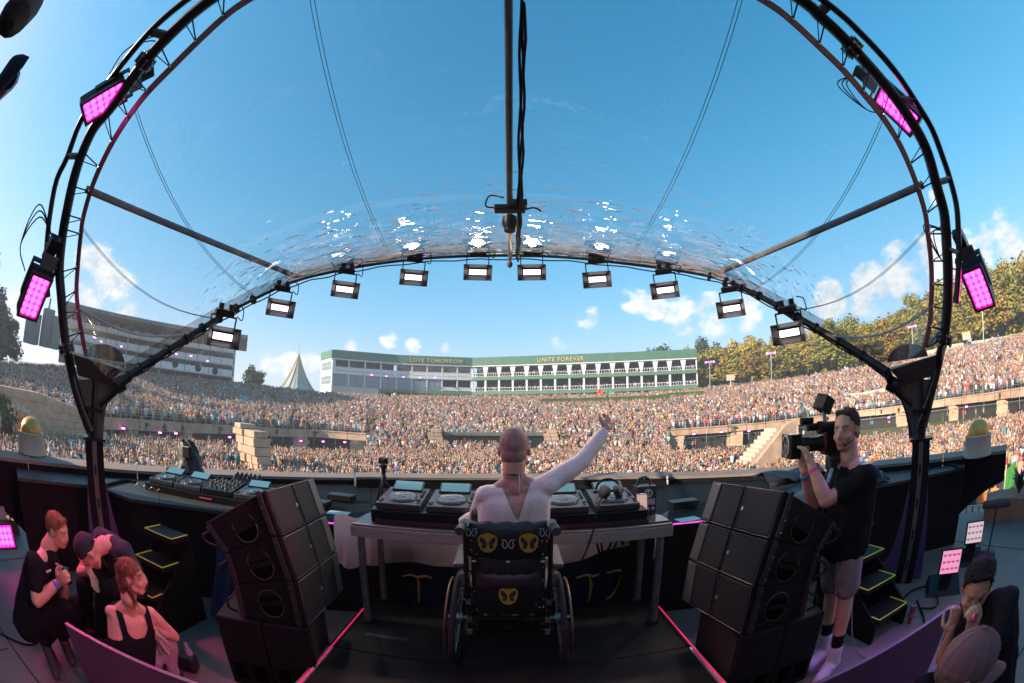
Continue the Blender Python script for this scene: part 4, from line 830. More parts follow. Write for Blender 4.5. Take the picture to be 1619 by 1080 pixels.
for j in range(3): bb.tube([p + V((.07 + .012 * j + .006 * math.sin(j * 2 + k * (1.1 + .3 * j)), 0, -.05 - .02 * j)) for k, p in enumerate(spline(cb, 3)[2:-4])], .010, 5)
stuff(bb.obj('beam_cable', RUB, T))
beam(lean(136, 299, y0=1.95), fore(476, 440), .033, 'side_beam', BEAM); beam(lean(1459, 292, y0=1.95), fore(1124, 436), .033, 'side_beam', BEAM)
SEAM = mat('seam_line', (.05, .05, .055), .5)
for a, c in (((222, 190), (404, 472)), ((140, 362), (345, 505)), ((1392, 185), (1185, 462)), ((1466, 355), (1240, 492)), ((465, 0), (620, 414)), ((1155, 0), (985, 417))):
    pa, pb = min(ib, key=lambda q: (q - lean(*a, y0=1.95)).length), fore(*c)
    for d in (0, .03): beam(pa + V((d, 0, 0)), pb + V((d, 0, 0)), .0026, 'seam', SEAM, .16)
for a, c in (((124, 487), (300, 532)), ((1472, 485), (1315, 534))): beam(lean(*a, y0=1.95), fore(*c) + V((0, 0, .02)), .012, 'clear_batten', mat('pale_batten', (.45, .5, .55), .35, trans=.35), .10)

# ---- hanging camera and microphone under the centre beam
p = atr(806, 345, 3.15); T = thing('hanging_camera', 'black remote camera hanging under the middle canopy beam', 'camera', p)
B().lathe([(.03, .0), (.06, -.015), (.066, -.08), (.05, -.11), (.046, -.14), (.01, -.14)], p + V((0, 0, .02)), 16).obj('camera_body', BLKG, T)
B().box(p + V((0, 0, .09)), (.26, .09, .05)).box(p + V((.08, .02, .15)), (.13, .08, .06)).obj('mount', BLKG, T, smooth=False, bevel=.008)
B().tube(spline([p + V((-.12, 0, .1)), p + V((-.2, 0, .12)), p + V((-.17, 0, .22)), p + V((-.05, 0, .2))], 5), .008, 5).obj('cable', RUB, T); B().tube(spline([p + V((.12, 0, .08)), p + V((.2, 0, .1)), p + V((.26, 0, .07))], 5), .008, 5).obj('cable', RUB, T)
B().tube([p + V((0, 0, .1)), p + V((0, 0, .28))], .014, 6).obj('stem', TRS, T)
p = atr(806, 418, 4.85); T = thing('hanging_microphone', 'tiny microphone ball hanging at the top of the front arch', 'microphone', p)
B().ell(p, (.035, .035, .045), n=10, m=7).obj('ball', mat('brown_foam', (.12, .08, .06), .9), T); B().tube([p + V((0, 0, .04)), p + V((0, 0, .14))], .012, 6).obj('stem', BLKG, T)

# ---- lamps along the front arch
def build_lamp():
    T = thing('arch_lamp', '', 'lamp', (0, 0, 0), 'white lamps hanging along the front arch', local=True)
    HS = B().box((0, 0, 0), (.24, .14, .10)).box((0, .085, 0), (.20, .04, .07)).obj('housing', BLKG, T, smooth=False, bevel=.01)
    bb = B()
    bb.add([(-.12, -.07, .05), (.12, -.07, .05), (.17, -.15, .10), (-.17, -.15, .10)], [(0, 1, 2, 3)]); bb.add([(-.12, -.07, -.05), (.12, -.07, -.05), (.17, -.15, -.085), (-.17, -.15, -.085)], [(0, 1, 2, 3)])
    bb.add([(-.12, -.07, .05), (-.12, -.07, -.05), (-.17, -.15, -.085), (-.17, -.15, .10)], [(0, 1, 2, 3)]); bb.add([(.12, -.07, .05), (.12, -.07, -.05), (.17, -.15, -.085), (.17, -.15, .10)], [(0, 1, 2, 3)])
    bd = bb.obj('barn_doors', mat('barn_door', (.05, .04, .045), .4, metal=.3), T, smooth=False); md = bd.modifiers.new('s', 'SOLIDIFY'); md.thickness = .005
    for k in range(6): B().box((-.0875 + .035 * k, -.076, 0), (.031, .012, .062)).obj('lens', LAMPW, HS, smooth=False)
    bb = B(); 
    for s in (-1, 1): bb.box((s * .135, .03, .08), (.012, .03, .2))
    bb.box((0, .03, .18), (.28, .035, .014)); bb.obj('yoke', BLKG, T, smooth=False)
    B().box((0, .03, .215), (.2, .08, .055)).obj('driver_box', BLKG, T, smooth=False, bevel=.006)
    B().lathe([(.03, .24), (.03, .30)], (-.05, .03, 0), 8).obj('clamp', TRS, T); B().lathe([(.03, .24), (.03, .30)], (.06, .03, 0), 8).obj('clamp', TRS, T)
    B().tube(spline([(.14, .03, .2), (.2, .03, .17), (.19, .02, .28), (.12, .03, .31)], 5), .006, 5).obj('cable', RUB, T)
    return T
LAMP_PX = [(350, 530), (441, 485), (544, 456), (653, 437), (755, 429), (841, 429), (945, 440), (1053, 457), (1158, 486), (1250, 524)]
ordn = ['first', 'second', 'third', 'fourth', 'fifth', 'sixth', 'seventh', 'eighth', 'ninth', 'tenth']
proto = build_lamp()
for i, (x, y) in enumerate(LAMP_PX):
    T = proto if i == 0 else tree_copy(proto)
    f_ = min(front, key=lambda q: abs(math.atan2(q.x, q.y) - math.atan2(ray(x, y).x, ray(x, y).y))); R_ = math.hypot(f_.x, f_.y)
    p = atr(x, y, R_ - .05); T.location = p; d = V((0, 1.2, 1.0)) - p; yaw_ = math.atan2(d.x, -d.y); T.rotation_euler = (rad((18, 22, 25, 28, 28, 28, 28, 25, 22, 18)[i]), 0, yaw_)
    gap_ = (f_ - p).length; T.scale = (1.0,) * 3 if i not in (0, 9) else (1.08,) * 3
    ld = bpy.data.lights.new('lamp_glow', 'SPOT'); lo = bpy.data.objects.new('lamp_glow', ld); COL.objects.link(lo); lo.parent = T; lo.location = (0, -.09, 0); lo.rotation_euler = (-math.pi / 2, 0, 0); ld.energy = 20; ld.color = (1.0, .72, .55); ld.spot_size = rad(80); ld.spot_blend = .6; ld.shadow_soft_size = .08
    T['label'] = 'white lamp with barn doors, %s from the left along the front canopy arch' % ordn[i]
# ---- pink floodlights
def flood(lab, px, py, R, aim, roll=0.0, s=1.0, light=18, nx=3, ny=6, size=(.23, .40), cone=62, glow=(1.0, .09, .28)):
    p = atr(px, py, R); T = thing('pink_floodlight', lab, 'floodlight', p, 'pink floodlights', local=True)
    d = (V(aim) - p).normalized(); T.rotation_euler = (d.to_track_quat('-Y', 'Z').to_matrix() @ Matrix.Rotation(roll, 3, 'Y')).to_euler(); T.scale = (s,) * 3
    w_, h_ = size
    HS = B().box((0, .05, 0), (w_, .1, h_)).box((0, .12, 0), (w_ * .7, .05, h_ * .7)).obj('housing', BLKG, T, smooth=False, bevel=.01)
    bb = B(); 
    for sx in (-1, 1): bb.box((sx * (w_ / 2 - .012), -.012, 0), (.024, .03, h_))
    for sz in (-1, 1): bb.box((0, -.012, sz * (h_ / 2 - .012)), (w_ - .05, .03, .024))
    bb.obj('rim', mat('lit_rim', (.07, .03, .04), .4), T, smooth=False)
    FP = B().box((0, -.002, 0), (w_ - .05, .006, h_ - .05)).obj('front_plate', PINKF, T, smooth=False)
    for i in range(nx):
        for j in range(ny): B().lathe([(.0265, 0), (.0265, -.006), (.02, -.012), (.001, -.014)], ((i - (nx - 1) / 2) * .058, -.006, (j - (ny - 1) / 2) * .058), 10, axis='Y').obj('lens', PINK, FP)
    bb = B()
    for sx in (-1, 1): bb.box((sx * (w_ / 2 + .012), .06, .1), (.012, .05, h_ * .75))
    bb.box((0, .06, .1 + h_ * .375), (w_ + .036, .05, .012)); bb.obj('yoke', TRS, T, smooth=False)
    B().box((0, .08, h_ / 2 + .16), (.1, .09, .2)).obj('mount_box', TRS, T, smooth=False, bevel=.008)
    B().box((.02, .03, h_ / 2 + .085), (.15, .012, .12)).obj('mount_plate', mat('grey_bracket', (.16, .18, .19), .5), T, smooth=False)
    bb = B()
    for k in range(3): bb.tube(spline([(-.05, .1, h_ / 2 + .25), (-.22 - .03 * k, .15, h_ / 2 + .3 + .04 * k), (-.28, .14, h_ / 2 + .05), (-.14, .13, h_ / 2 - .12)], 6), .006, 5)
    bb.obj('cable', RUB, T)
    if light:
        ld = bpy.data.lights.new('pink_glow', 'SPOT'); lo = bpy.data.objects.new('pink_glow', ld); COL.objects.link(lo); lo.parent = T; lo.location = (0, -.05, 0); lo.rotation_euler = (-math.pi / 2, 0, 0)
        ld.energy = light; ld.color = glow; ld.spot_size = rad(cone); ld.spot_blend = .7; ld.shadow_soft_size = .12
    return T
flood('pink floodlight high on the left side of the rear arch', 164, 160, 3.05, (-.6, 1.8, .8), rad(14), 1.0, 46)
flood('pink floodlight low on the left side of the rear arch', 54, 468, 3.9, (-1.7, 1.25, .25), rad(0), 1.1, 130)
flood('pink floodlight high on the right side of the rear arch', 1419, 172, 3.05, (-2.3, 1.25, .5), rad(-14), 1.0, 950, cone=26)
flood('pink floodlight low on the right side of the rear arch', 1547, 455, 3.9, (1.8, 1.2, .1), rad(0), 1.1, 60, glow=(.55, .07, 1.0))
flood('pink floodlight standing on the floor at the left edge', 6, 848, 4.6, (-1.5, 1.0, .5), 0, 1.0, 14, 4, 3, (.3, .25))
# ---- black rounded rig ends at the top left corner
p = atr(26, 22, 1.0); T = thing('boom_microphone', 'black rounded boom end reaching in at the top left corner', 'microphone', p)
B().tube([p + V((-.35, -.05, .35)), p + V((-.1, 0, .1)), p + V((0, 0, 0)), p + V((.035, .01, -.035)), p + V((.045, .012, -.06))], [.06, .06, .057, .045, .015], 14).obj('foam_cover', mat('black_foam', (.008, .008, .008), .95), T)
p = atr(12, 98, 1.0); T = thing('rig_bracket', 'dark bracket end at the left edge below the boom end', 'bracket', p)
B().prism([p + V((-.03, 0, -.07)), p + V((.0, .01, -.05)), p + V((.012, .02, -.01)), p + V((-.01, .02, .03)), p + V((-.12, 0, .09)), p + V((-.2, 0, .0))], (.015, .04, .02)).obj('plate', NAVY, T, smooth=False, bevel=.012)
B().tube([p + V((-.25, .02, .04)), p + V((-.06, .04, .01)), p + V((-.03, .04, -.01))], [.035, .035, .025], 10).obj('pipe', BLKG, T)
# ================================================================== EQUIPMENT
# ---- loudspeaker stacks
PROF = [[(.03, .88), (.43, 1.12), (.51, .87), (.14, .73)], [(.14, .727), (.51, .867), (.57, .612), (.17, .53)], [(.17, .527), (.57, .609), (.59, .305), (.17, .312)]]
def half_disc(c, ru, rv, r, flip, n=10):
    return [c + ru * (r * math.cos(math.pi * k / n)) + rv * (r * math.sin(math.pi * k / n) * flip) for k in range(n + 1)]
PORT = mat('port_hole', (.001, .001, .001), 1.0, spec=0.0)
def stack(side_, A, Bp, wsign, names):
    A = V((*A, 0)); Bp = V((*Bp, 0)); u = (Bp - A).normalized(); n = V((-u.y, u.x, 0)) * wsign; wv = n * .63 + u * .17
    # two subwoofers side by side
    for k in range(2):
        a0, a1 = A + u * (.30 * k + .003), A + u * (.30 * (k + 1) - .003); dp = n * .7; z0, z1 = FZ + .012, .298
        T = thing('subwoofer', names[0] % ('outer' if k == 0 else 'inner'), 'subwoofer', (a0 + a1) / 2 + V((0, 0, FZ)))
        B().hexa([p + V((0, 0, z)) for z in (z0, z1) for p in (a0, a1, a1 + dp, a0 + dp)]).obj('cabinet', CAB, T, smooth=False, bevel=.012)
        B().hexa([p + V((0, 0, z)) - n * .008 for z in (z0 + .06, z0 + .19) for p in (a0 + u * .04, a0 + u * .13, a0 + u * .13 + n * .006, a0 + u * .04 + n * .006)]).obj('hand_hole', PORT, T, smooth=False)
        B().hexa([p + V((0, 0, z)) - n * .008 for z in (z0 + .06, z0 + .19) for p in (a0 + u * .17, a0 + u * .26, a0 + u * .26 + n * .006, a0 + u * .17 + n * .006)]).obj('hand_hole', PORT, T, smooth=False)
        if k == 1: B().hexa([p + V((0, 0, z)) for z in (z0 + .03, z1 - .03) for p in (a1 + n * .04, a1 + u * .006 + n * .04, a1 + u * .006 + dp * .95, a1 + dp * .95)]).obj('grille', GRILL, T, smooth=False)
    for r, pr in enumerate(PROF):
        for cidx in range(2):
            o0 = A + n * .02 + wv * (cidx * .5) + wv.normalized() * (.004 if cidx else 0); w2 = wv * .5 - wv.normalized() * .006
            P4 = [o0 + u * s + V((0, 0, z)) for s, z in pr]   # back top, front top, front bottom, back bottom
            T = thing('loudspeaker', names[1] % (('top', 'middle', 'bottom')[r], ('near', 'far')[cidx]), 'loudspeaker', P4[3])
            bt, ft, fb, bb_ = P4
            CB = B().hexa([bb_, fb, fb + w2, bb_ + w2, bt, ft, ft + w2, bt + w2]).obj('cabinet', CAB, T, smooth=False, bevel=.007)
            fz = (ft - fb).normalized(); fx = w2.normalized(); fn = fx.cross(fz).normalized()
            if fn.dot(u) < 0: fn = -fn
            W, Hh = w2.length, (ft - fb).length
            # perforated grille on one side of the front, plain waveguide strip on the other
            g0, g1, s0, s1 = (.03, .66, .69, .97) if cidx == 1 else (.03, .97, 0, 0)
            if cidx == 0: g0, g1 = .05, .95
            B().hexa([fb + fx * W * a + fz * Hh * c + fn * e for e in (.002, .012) for a, c in ((g0, .06), (g1, .06), (g1, .94), (g0, .94))]).obj('grille', GRILL, CB, smooth=False, bevel=.003)
            if cidx == 1: B().hexa([fb + fx * W * a + fz * Hh * c + fn * e for e in (.002, .018) for a, c in ((s0, .04), (s1, .04), (s1, .96), (s0, .96))]).obj('waveguide', mat('waveguide', (.10, .096, .09), .32, bump=.1, bscale=200), CB, smooth=False, bevel=.008)  # paler grey imitates sky light on the waveguide
            B().tube([fb + fx * W * a + fz * Hh * c + fn * .010 for a, c in ((.02, .03), (.98, .03), (.98, .97), (.02, .97))], .0035, 5, closed=True).obj('sky_lit_rim', mat('sky_lit_rim', (.085, .083, .08), .35), CB)  # added pale rim imitating sky light along the cabinet edges
            bb = B(); bb.box(fb + fx * W * .9 + fz * Hh * .5 + fn * .015, (.016, .004, .02), Matrix((fx, fn, fz)).transposed()); bb.obj('badge', ALU, T, smooth=False)
            if cidx == 0:
                sn = -wv.normalized(); c = (bt + ft + fb + bb_) / 4 + u * .02; su = ((ft - bt).normalized()); sv = sn.cross(su).normalized()
                if sv.z < 0: sv = -sv
                for fl in (1, -1):
                    B().prism([q + sn * .0015 for q in half_disc(c + sv * fl * .016, su, sv, .07, fl)], sn * .001).obj('handle_port', PORT, CB, smooth=False)
                    B().tube([q + sn * .004 for q in half_disc(c + sv * fl * .013, su, sv, .075, fl)], .004, 5).obj('port_rim', mat('rim_grey', (.035, .033, .033), .4), CB)
                # rigging bars at front and back of the side panel
                for e0, e1, off in ((ft, fb, -.035), (bt, bb_, .03)):
                    d_ = (e1 - e0).normalized(); st = e0 + u * off + sn * .012
                    B().box(st.lerp(e1 + u * off + sn * .012, .5), (.022, .03, (e1 - e0).length * .96), d_.to_track_quat('Z', 'Y').to_matrix()).obj('rigging_bar', mat('rig_steel', (.045, .043, .043), .4, metal=.5), T, smooth=False, bevel=.004)
                    bb = B()
                    for k in range(4): bb.lathe([(.007, -.004), (.007, .010), (.004, .012)], st.lerp(e1 + u * off + sn * .012, .12 + .25 * k) + sn * .012, 8, rot=sn.to_track_quat('Z', 'Y').to_matrix())
                    stuff(bb.obj('rigging_pins', mat('pin_steel', (.08, .075, .075), .4, metal=.8), T))
                B().tube(spline([st.lerp(e1, .2) + sn * .02, st.lerp(e1, .35) + sn * .06 - u * .03, st.lerp(e1, .6) + sn * .06 - u * .03, st.lerp(e1, .8) + sn * .02], 3), .008, 6).obj('pull_handle', BLKG, T)
    T = None
stack('left', (-1.70, 1.79), (-1.13, 1.97), 1, ('%s subwoofer under the left speaker stack', '%s row loudspeaker of the left stack, the %s one of its row'))
stack('right', (1.81, 1.75), (1.23, 1.80), -1, ('%s subwoofer under the right speaker stack', '%s row loudspeaker of the right stack, the %s one of its row'))

# ---- DJ table
T = thing('deck_table', 'low steel framed table holding the mixing decks in front of the wheelchair', 'table', (0, 3.0, 0))
TAB = mat('table_board', (.36, .25, .215), .5, var=.2, vscale=6, stretch=(1, 12, 12))
B().box((0, 3.0, .795), (2.16, .58, .025)).obj('tabletop', mat('dark_table_top', (.05, .048, .05), .3), T, smooth=False)
B().box((0, 2.705, .755), (2.18, .03, .075)).obj('front_rail', TAB, T, smooth=False, bevel=.004)
B().box((0, 2.715, .80), (2.17, .03, .018)).obj('edge_trim', mat('edge_trim', (.3, .2, .19), .45, metal=.3), T, smooth=False)
for s in (-1, 1): B().box((s * 1.075, 3.0, .755), (.03, .56, .06)).obj('side_rail', TAB, T, smooth=False)
for x, y in ((-1.04, 2.76), (1.02, 2.76), (-1.04, 3.2), (1.02, 3.2)): B().tube([(x, y, .01), (x, y, .74)], .027, 12).obj('leg', STEEL, T); B().lathe([(.05, 0), (.05, .012), (.03, .02)], (x, y, 0), 12).obj('foot', RUB, T)
CASEM = BLKG
T = thing('deck_case', 'long black case lifting the decks on the table', 'case', (0, 3.0, .81))
B().hexa([(-.97, 2.80, .81), (.93, 2.80, .81), (.93, 3.26, .81), (-.97, 3.26, .81), (-.97, 2.79, .905), (.93, 2.79, .905), (.93, 3.26, .935), (-.97, 3.26, .935)]).obj('case_body', BLKG, T, smooth=False, bevel=.006)
B().box((0, 2.78, .828), (1.86, .012, .03)).obj('lower_lip', mat('red_lip', (.05, .012, .02), .4), T, smooth=False)
PLY = mat('deck_metal', (.05, .053, .056), .38, metal=.3, var=.1); JOG = mat('jog_wheel', (.12, .125, .13), .3, metal=.6); KNOB = mat('knob', (.02, .02, .02), .4)
def player_proto():
    T = thing('media_player', '', 'media player', (0, 0, 0), 'media players with round jog wheels', local=True)
    B().hexa([(-.16, -.2, 0), (.16, -.2, 0), (.16, .2, 0), (-.16, .2, 0), (-.16, -.2, .045), (.16, -.2, .045), (.16, .2, .075), (-.16, .2, .075)]).obj('body', PLY, T, smooth=False, bevel=.006)
    r_ = Matrix.Rotation(rad(4.3), 3, 'X')
    JW = B().lathe([(.112, 0), (.112, .012), (.098, .022), (.09, .018), (.03, .018), (.028, .021), (.001, .021)], (0, -.055, .052), 32, rot=r_).obj('jog_wheel', JOG, T)
    bb = B()
    for k in range(28): a = 2 * math.pi * k / 28; bb.ell(V((0, -.055, .052)) + r_ @ V((.104 * math.cos(a), .104 * math.sin(a), .017)), (.006, .006, .005), n=6, m=4)
    stuff(bb.obj('jog_dimples', KNOB, JW))
    sc = Matrix.Rotation(rad(24), 3, 'X'); sp = B(); sp.box((0, .15, .098), (.235, .12, .014), sc); so_ = sp.obj('screen_frame', BLKG, T, smooth=False, bevel=.004)
    sp = B(); sp.box(V((0, .15, .098)) + sc @ V((0, 0, .0095)), (.21, .105, .003), sc); sp.obj('screen', SCREEN, so_, smooth=False)
    for y in (-.16, -.12): B().lathe([(.014, 0), (.014, .008), (.001, .009)], (-.135, y, .05), 12).obj('button', KNOB, T)
    for k in range(5): B().lathe([(.009, 0), (.008, .016), (.001, .017)], (.135, -.02 + .035 * k, .058), 8).obj('knob', KNOB, T)
    B().box((.135, -.12, .056), (.012, .12, .004)).box((.135, -.13, .062), (.022, .014, .012)).obj('tempo_slider', KNOB, T, smooth=False)
    return T
def mixer(lab, loc, rz, sc=(1, 1, 1)):
    T = thing('mixer', lab, 'mixer', loc, local=True); T.rotation_euler = (0, 0, rz); T.scale = sc
    B().hexa([(-.17, -.2, 0), (.17, -.2, 0), (.17, .2, 0), (-.17, .2, 0), (-.17, -.2, .05), (.17, -.2, .05), (.17, .2, .09), (-.17, .2, .09)]).obj('body', BLKG, T, smooth=False, bevel=.006)
    for i in range(6):
        for j in range(6): B().lathe([(.011, 0), (.009, .024), (.001, .025)], (-.14 + .056 * i, -.04 + .04 * j, .066 + .004 * j), 8).obj('knob', mat('silver_knob', (.35, .35, .36), .3, metal=.6) if (i + j) % 3 == 0 else KNOB, T)
    for i in range(4): B().box((-.09 + .06 * i, -.12, .062), (.008, .09, .004)).box((-.09 + .06 * i, -.13 + .02 * (i % 3), .07), (.02, .012, .014)).obj('fader', KNOB, T, smooth=False)
    return T
pp = player_proto(); first_ = True
def put_player(lab, loc, rz, tilt=0.0, s=1.0):
    global first_
    T = pp if first_ else tree_copy(pp); first_ = False
    T.location = loc; T.rotation_euler = (tilt, 0, rz); T.scale = (s,) * 3; T['label'] = lab
for x, lab in ((-.78, 'leftmost media player on the low table'), (-.42, 'media player just left of the seated person on the low table'), (.36, 'media player just right of the seated person on the low table'), (.72, 'media player under the headphones on the low table')):
    put_player(lab, (x, 3.02, .921), 0, rad(3.6))
mixer('mixer with knobs on the low table hidden in front of the seated person', (-.03, 3.02, .921), 0)
# ---- headphones
c = V((.70, 2.95, 1.02)); T = thing('headphones', 'black headphones resting on the right media player', 'headphones', c)
for s in (-1, 1):
    B().lathe([(.01, -.03), (.045, -.028), (.05, -.01), (.048, .012), (.03, .02), (.005, .02)], c + V((s * .055, 0, .01)), 16, rot=Matrix.Rotation(rad(70 * s), 3, 'Y') @ Matrix.Rotation(rad(25), 3, 'X')).obj('ear_cup', mat('dark_leather', (.03, .026, .025), .45), T)
B().tube([c + V((.09 * math.cos(math.pi * k / 14), .10 + .03 * math.sin(math.pi * k / 14), .01 + .07 * math.sin(math.pi * k / 14))) for k in range(15)], .010, 7).obj('headband', BLKG, T)
B().tube(spline([c + V((-.07, -.02, -.01)), V((.56, 2.74, .95)), V((.52, 2.685, .80)), V((.45, 2.68, .6)), V((.32, 2.66, .42)), V((.24, 2.7, .38))], 8), .005, 6).obj('cable', RUB, T)
def hoop(c): 
    o = B().tube([V(c) + V((.035 * math.cos(math.pi * k / 8), 0, .035 * math.sin(math.pi * k / 8))) for k in range(9)], .006, 6).obj('cable_loop', RUB, org=c); return o
for i, x in enumerate((-.60, -.24, .54, .18)): tag(hoop((x, 3.26, .97)), 'black cable loop standing behind the decks, %s from the left' % ('first', 'second', 'fourth', 'third')[i], 'cable', 'cable loops behind the decks')
# ---- emblem helper: golden shield with a black butterfly
GOLDE = mat('emblem_gold', (.34, .20, .015), .55, var=.1, vscale=30); EMB = mat('emblem_black', (.008, .008, .008), .7); SILV = mat('emblem_silver', (.42, .42, .42), .5)
def emblem(parent, c, rx, up, nrm, s, name='emblem'):
    c = V(c); rx = V(rx).normalized(); up = V(up).normalized(); nrm = V(nrm).normalized()
    sh = [(-.52, .14), (-.47, .34), (-.30, .46), (-.08, .50), (0, .56), (.08, .50), (.30, .46), (.47, .34), (.52, .14), (.48, -.16), (.34, -.42), (.14, -.56), (-.14, -.56), (-.34, -.42), (-.48, -.16)]
    o = B().prism([c + rx * x * s + up * y * s for x, y in sh], nrm * .0025).obj(name, GOLDE, parent, smooth=False)
    for k in (-1, 1):
        w1 = [(.05, .02), (.12, .12), (.24, .26), (.40, .32), (.42, .12), (.36, -.02), (.26, -.08), (.32, -.2), (.28, -.34), (.14, -.36), (.07, -.2)]
        B().prism([c + rx * x * k * s + up * y * s + nrm * .0027 for x, y in w1], nrm * .001).obj('emblem_wing', EMB, parent, smooth=False)
def butterfly(parent, c, rx, up, nrm, s):
    c = V(c); bb = B()
    for k in (-1, 1): 
        pts = [(.03, 0), (.2, .35), (.48, .42), (.36, .12), (.46, -.05), (.3, -.35), (.12, -.28)]
        bb.tube([c + V(rx) * x * k * s + V(up) * y * s + V(nrm) * .002 for x, y in pts], s * .035, 4, closed=True)
    bb.obj('butterfly_print', SILV, parent)
# ---- cups, box and phone at the right end of the table
c = V((1.0, 2.98, .81)); T = thing('drink_carton', 'dark printed carton with a round emblem at the right end of the table', 'carton', c)
B().box(c + V((0, .12, .11)), (.155, .12, .22)).obj('carton_body', mat('carton_dark', (.035, .03, .032), .55), T, smooth=False, bevel=.004)
B().lathe([(.034, -.0015), (.034, .0015)], c + V((.01, .058, .165)), 18, rot=Matrix.Rotation(rad(90), 3, 'X')).obj('emblem', mat('carton_print', (.55, .5, .5), .6), T)
for k in (-1, 1): B().prism([c + V((.01 + k * x, .0555, .165 + y)) for x, y in [(.004, .002), (.012, .018), (.024, .016), (.018, .0), (.02, -.014), (.008, -.02)]], (0, -.0006, 0)).obj('emblem_wing', EMB, T, smooth=False)
for k in range(5): B().box(c + V((-.035 + .0225 * k, .0585, .098)), (.016, .002, .046)).obj('print_bar', mat('carton_print'), T, smooth=False)
for k in range(3): B().lathe([(.013, -.0015), (.013, .0015)], c + V((-.03 + .04 * k, .058, .045)), 12, rot=Matrix.Rotation(rad(90), 3, 'X')).obj('print_dot', mat('carton_print'), T)
B().tube([c + V((-.06, .14, .22)), c + V((-.04, .14, .27)), c + V((0, .14, .285)), c + V((.04, .14, .26)), c + V((.05, .14, .22))], .012, 6).obj('carton_handle', mat('carton_dark'), T)
c = V((.925, 2.93, .83)); T = thing('phone', 'phone standing upright against the carton', 'phone', c)
B().box(c + V((0, 0, .085)), (.085, .012, .165), Matrix.Rotation(rad(-10), 3, 'X')).obj('phone_body', ALU, T, smooth=False, bevel=.005)
B().box(c + V((0, -.0075, .085)), (.074, .003, .15), Matrix.Rotation(rad(-10), 3, 'X')).obj('phone_screen', mat('phone_screen', (.2, .12, .1), .15, emit=(.55, .33, .27), es=.55), T, smooth=False)
c = V((1.02, 2.85, .81)); tag(B().prism([c + V(q) for q in [(-.1, -.11, 0), (.06, -.11, 0), (.06, .1, 0), (-.1, .1, 0)]], (0, 0, .012)).obj('tablet', mat('tablet_glass', (.07, .055, .055), .12), org=c, smooth=False, bevel=.005), 'thin dark tablet lying on the right end of the table', 'tablet')
# ---- tripod with small camera at the left of the table
c = V((-1.0, 3.22, .81)); T = thing('tripod', 'small black tripod with action camera at the left end of the table', 'tripod', c)
for k in range(3): a = .5 + 2.094 * k; B().tube([c + V((.11 * math.cos(a), .11 * math.sin(a), 0)), c + V((.035 * math.cos(a), .035 * math.sin(a), .2)), c + V((.012 * math.cos(a), .012 * math.sin(a), .23))], .011, 7).obj('leg', BLKG, T)
B().lathe([(.024, .21), (.024, .27), (.018, .28), (.018, .33), (.028, .345), (.028, .36), (.018, .37), (.001, .372)], c, 12).obj('head', BLKG, T)
B().box(c + V((0, 0, .40)), (.075, .04, .05)).lathe([(.014, 0), (.014, .012)], c + V((.015, -.02, .405)), 10, rot=Matrix.Rotation(rad(90), 3, 'X')).obj('action_camera', BLKG, T, smooth=False, bevel=.005)
# ---- cloth and banner
CLOTH = mat('white_cloth', (.80, .68, .66), .8, var=.1, vscale=4, bump=.2, bscale=25)
_ct = CLOTH.node_tree; _tl = NN(_ct, 'ShaderNodeBsdfTranslucent'); _tl.inputs[0].default_value = (.85, .72, .70, 1); _mx = NN(_ct, 'ShaderNodeMixShader'); _mx.inputs[0].default_value = .5
_ct.links.new(_ct.nodes['Principled BSDF'].outputs[0], _mx.inputs[1]); _ct.links.new(_tl.outputs[0], _mx.inputs[2]); _ct.links.new(_mx.outputs[0], _ct.nodes['Material Output'].inputs[0])
def drape(f, nu, nv): return [[f(i / nu, j / nv) for j in range(nv + 1)] for i in range(nu + 1)]
rows = drape(lambda u, v: V((-1.2 + 2.15 * u, 3.31 + .025 * math.sin(u * 34 + v * 2) * v + .03 * math.sin(u * 9), lerp(.72, lerp(.30, .47, max(0, u - .55) / .45 if u > .55 else 0) + .03 * math.sin(u * 7), v))), 60, 10)
o = B().slab(rows, (0, .004, 0)).obj('white_cloth', CLOTH, org=(0, 3.36, .3)); tag(o, 'long white cloth hung behind the deck table', 'cloth')
rows = drape(lambda u, v: V((-1.36 + .34 * u - .03 * v, 3.02 + .22 * u + .05 * math.sin(u * 13 + v) * v, .76 - .44 * v + .02 * math.sin(u * 11))), 22, 10)
tag(B().slab(rows, (0, .004, 0)).obj('cloth_corner', CLOTH, org=(-1.2, 3.1, .3)), 'bunched white cloth corner hanging at the left table end', 'cloth')
rows = drape(lambda u, v: V((1.07 + .17 * u - .03 * v * u, 3.0 + .2 * u + .03 * math.sin(u * 12 + v) * v, .78 - (.36 - .15 * u) * v)), 16, 10)
tag(B().slab(rows, (0, .004, 0)).obj('cloth_corner', mat('clear_wrap', (.5, .42, .42), .35, trans=.3), org=(1.1, 3.1, .3)), 'crumpled translucent wrap hanging at the right table end', 'cloth')
rows = drape(lambda u, v: V((-1.5 + 3.0 * u, 3.49 + .03 * math.sin(u * 40 + math.sin(v * 3)) - .04 * abs(u - .5), lerp(.58, -.24, v))), 70, 4)
T = thing('blue_banner', 'dark blue draped banner with golden letters under the table', 'banner', (0, 3.4, FZ)); B().slab(rows, (0, .004, 0)).obj('fabric', NAVY, T)
GL = mat('gold_print', (.55, .30, .06), .45, metal=.3)
def strokes(lst, x, z, s):
    bb = B()
    for st in lst: bb.tube(spline([V((x + a * s, 3.42, z + c * s)) for a, c in st], 5), [.014 * (1 - .45 * abs(2 * k / (5 * (len(st) - 1)) - 1)) for k in range(5 * (len(st) - 1) + 1)], 6)
    return bb
strokes([[(-.5, .42), (-.2, .5), (0, .44), (.25, .5), (.5, .46)], [(0, .44), (.03, .1), (0, -.5)]], -.80, .05, .26).obj('letter_t', GL, T)
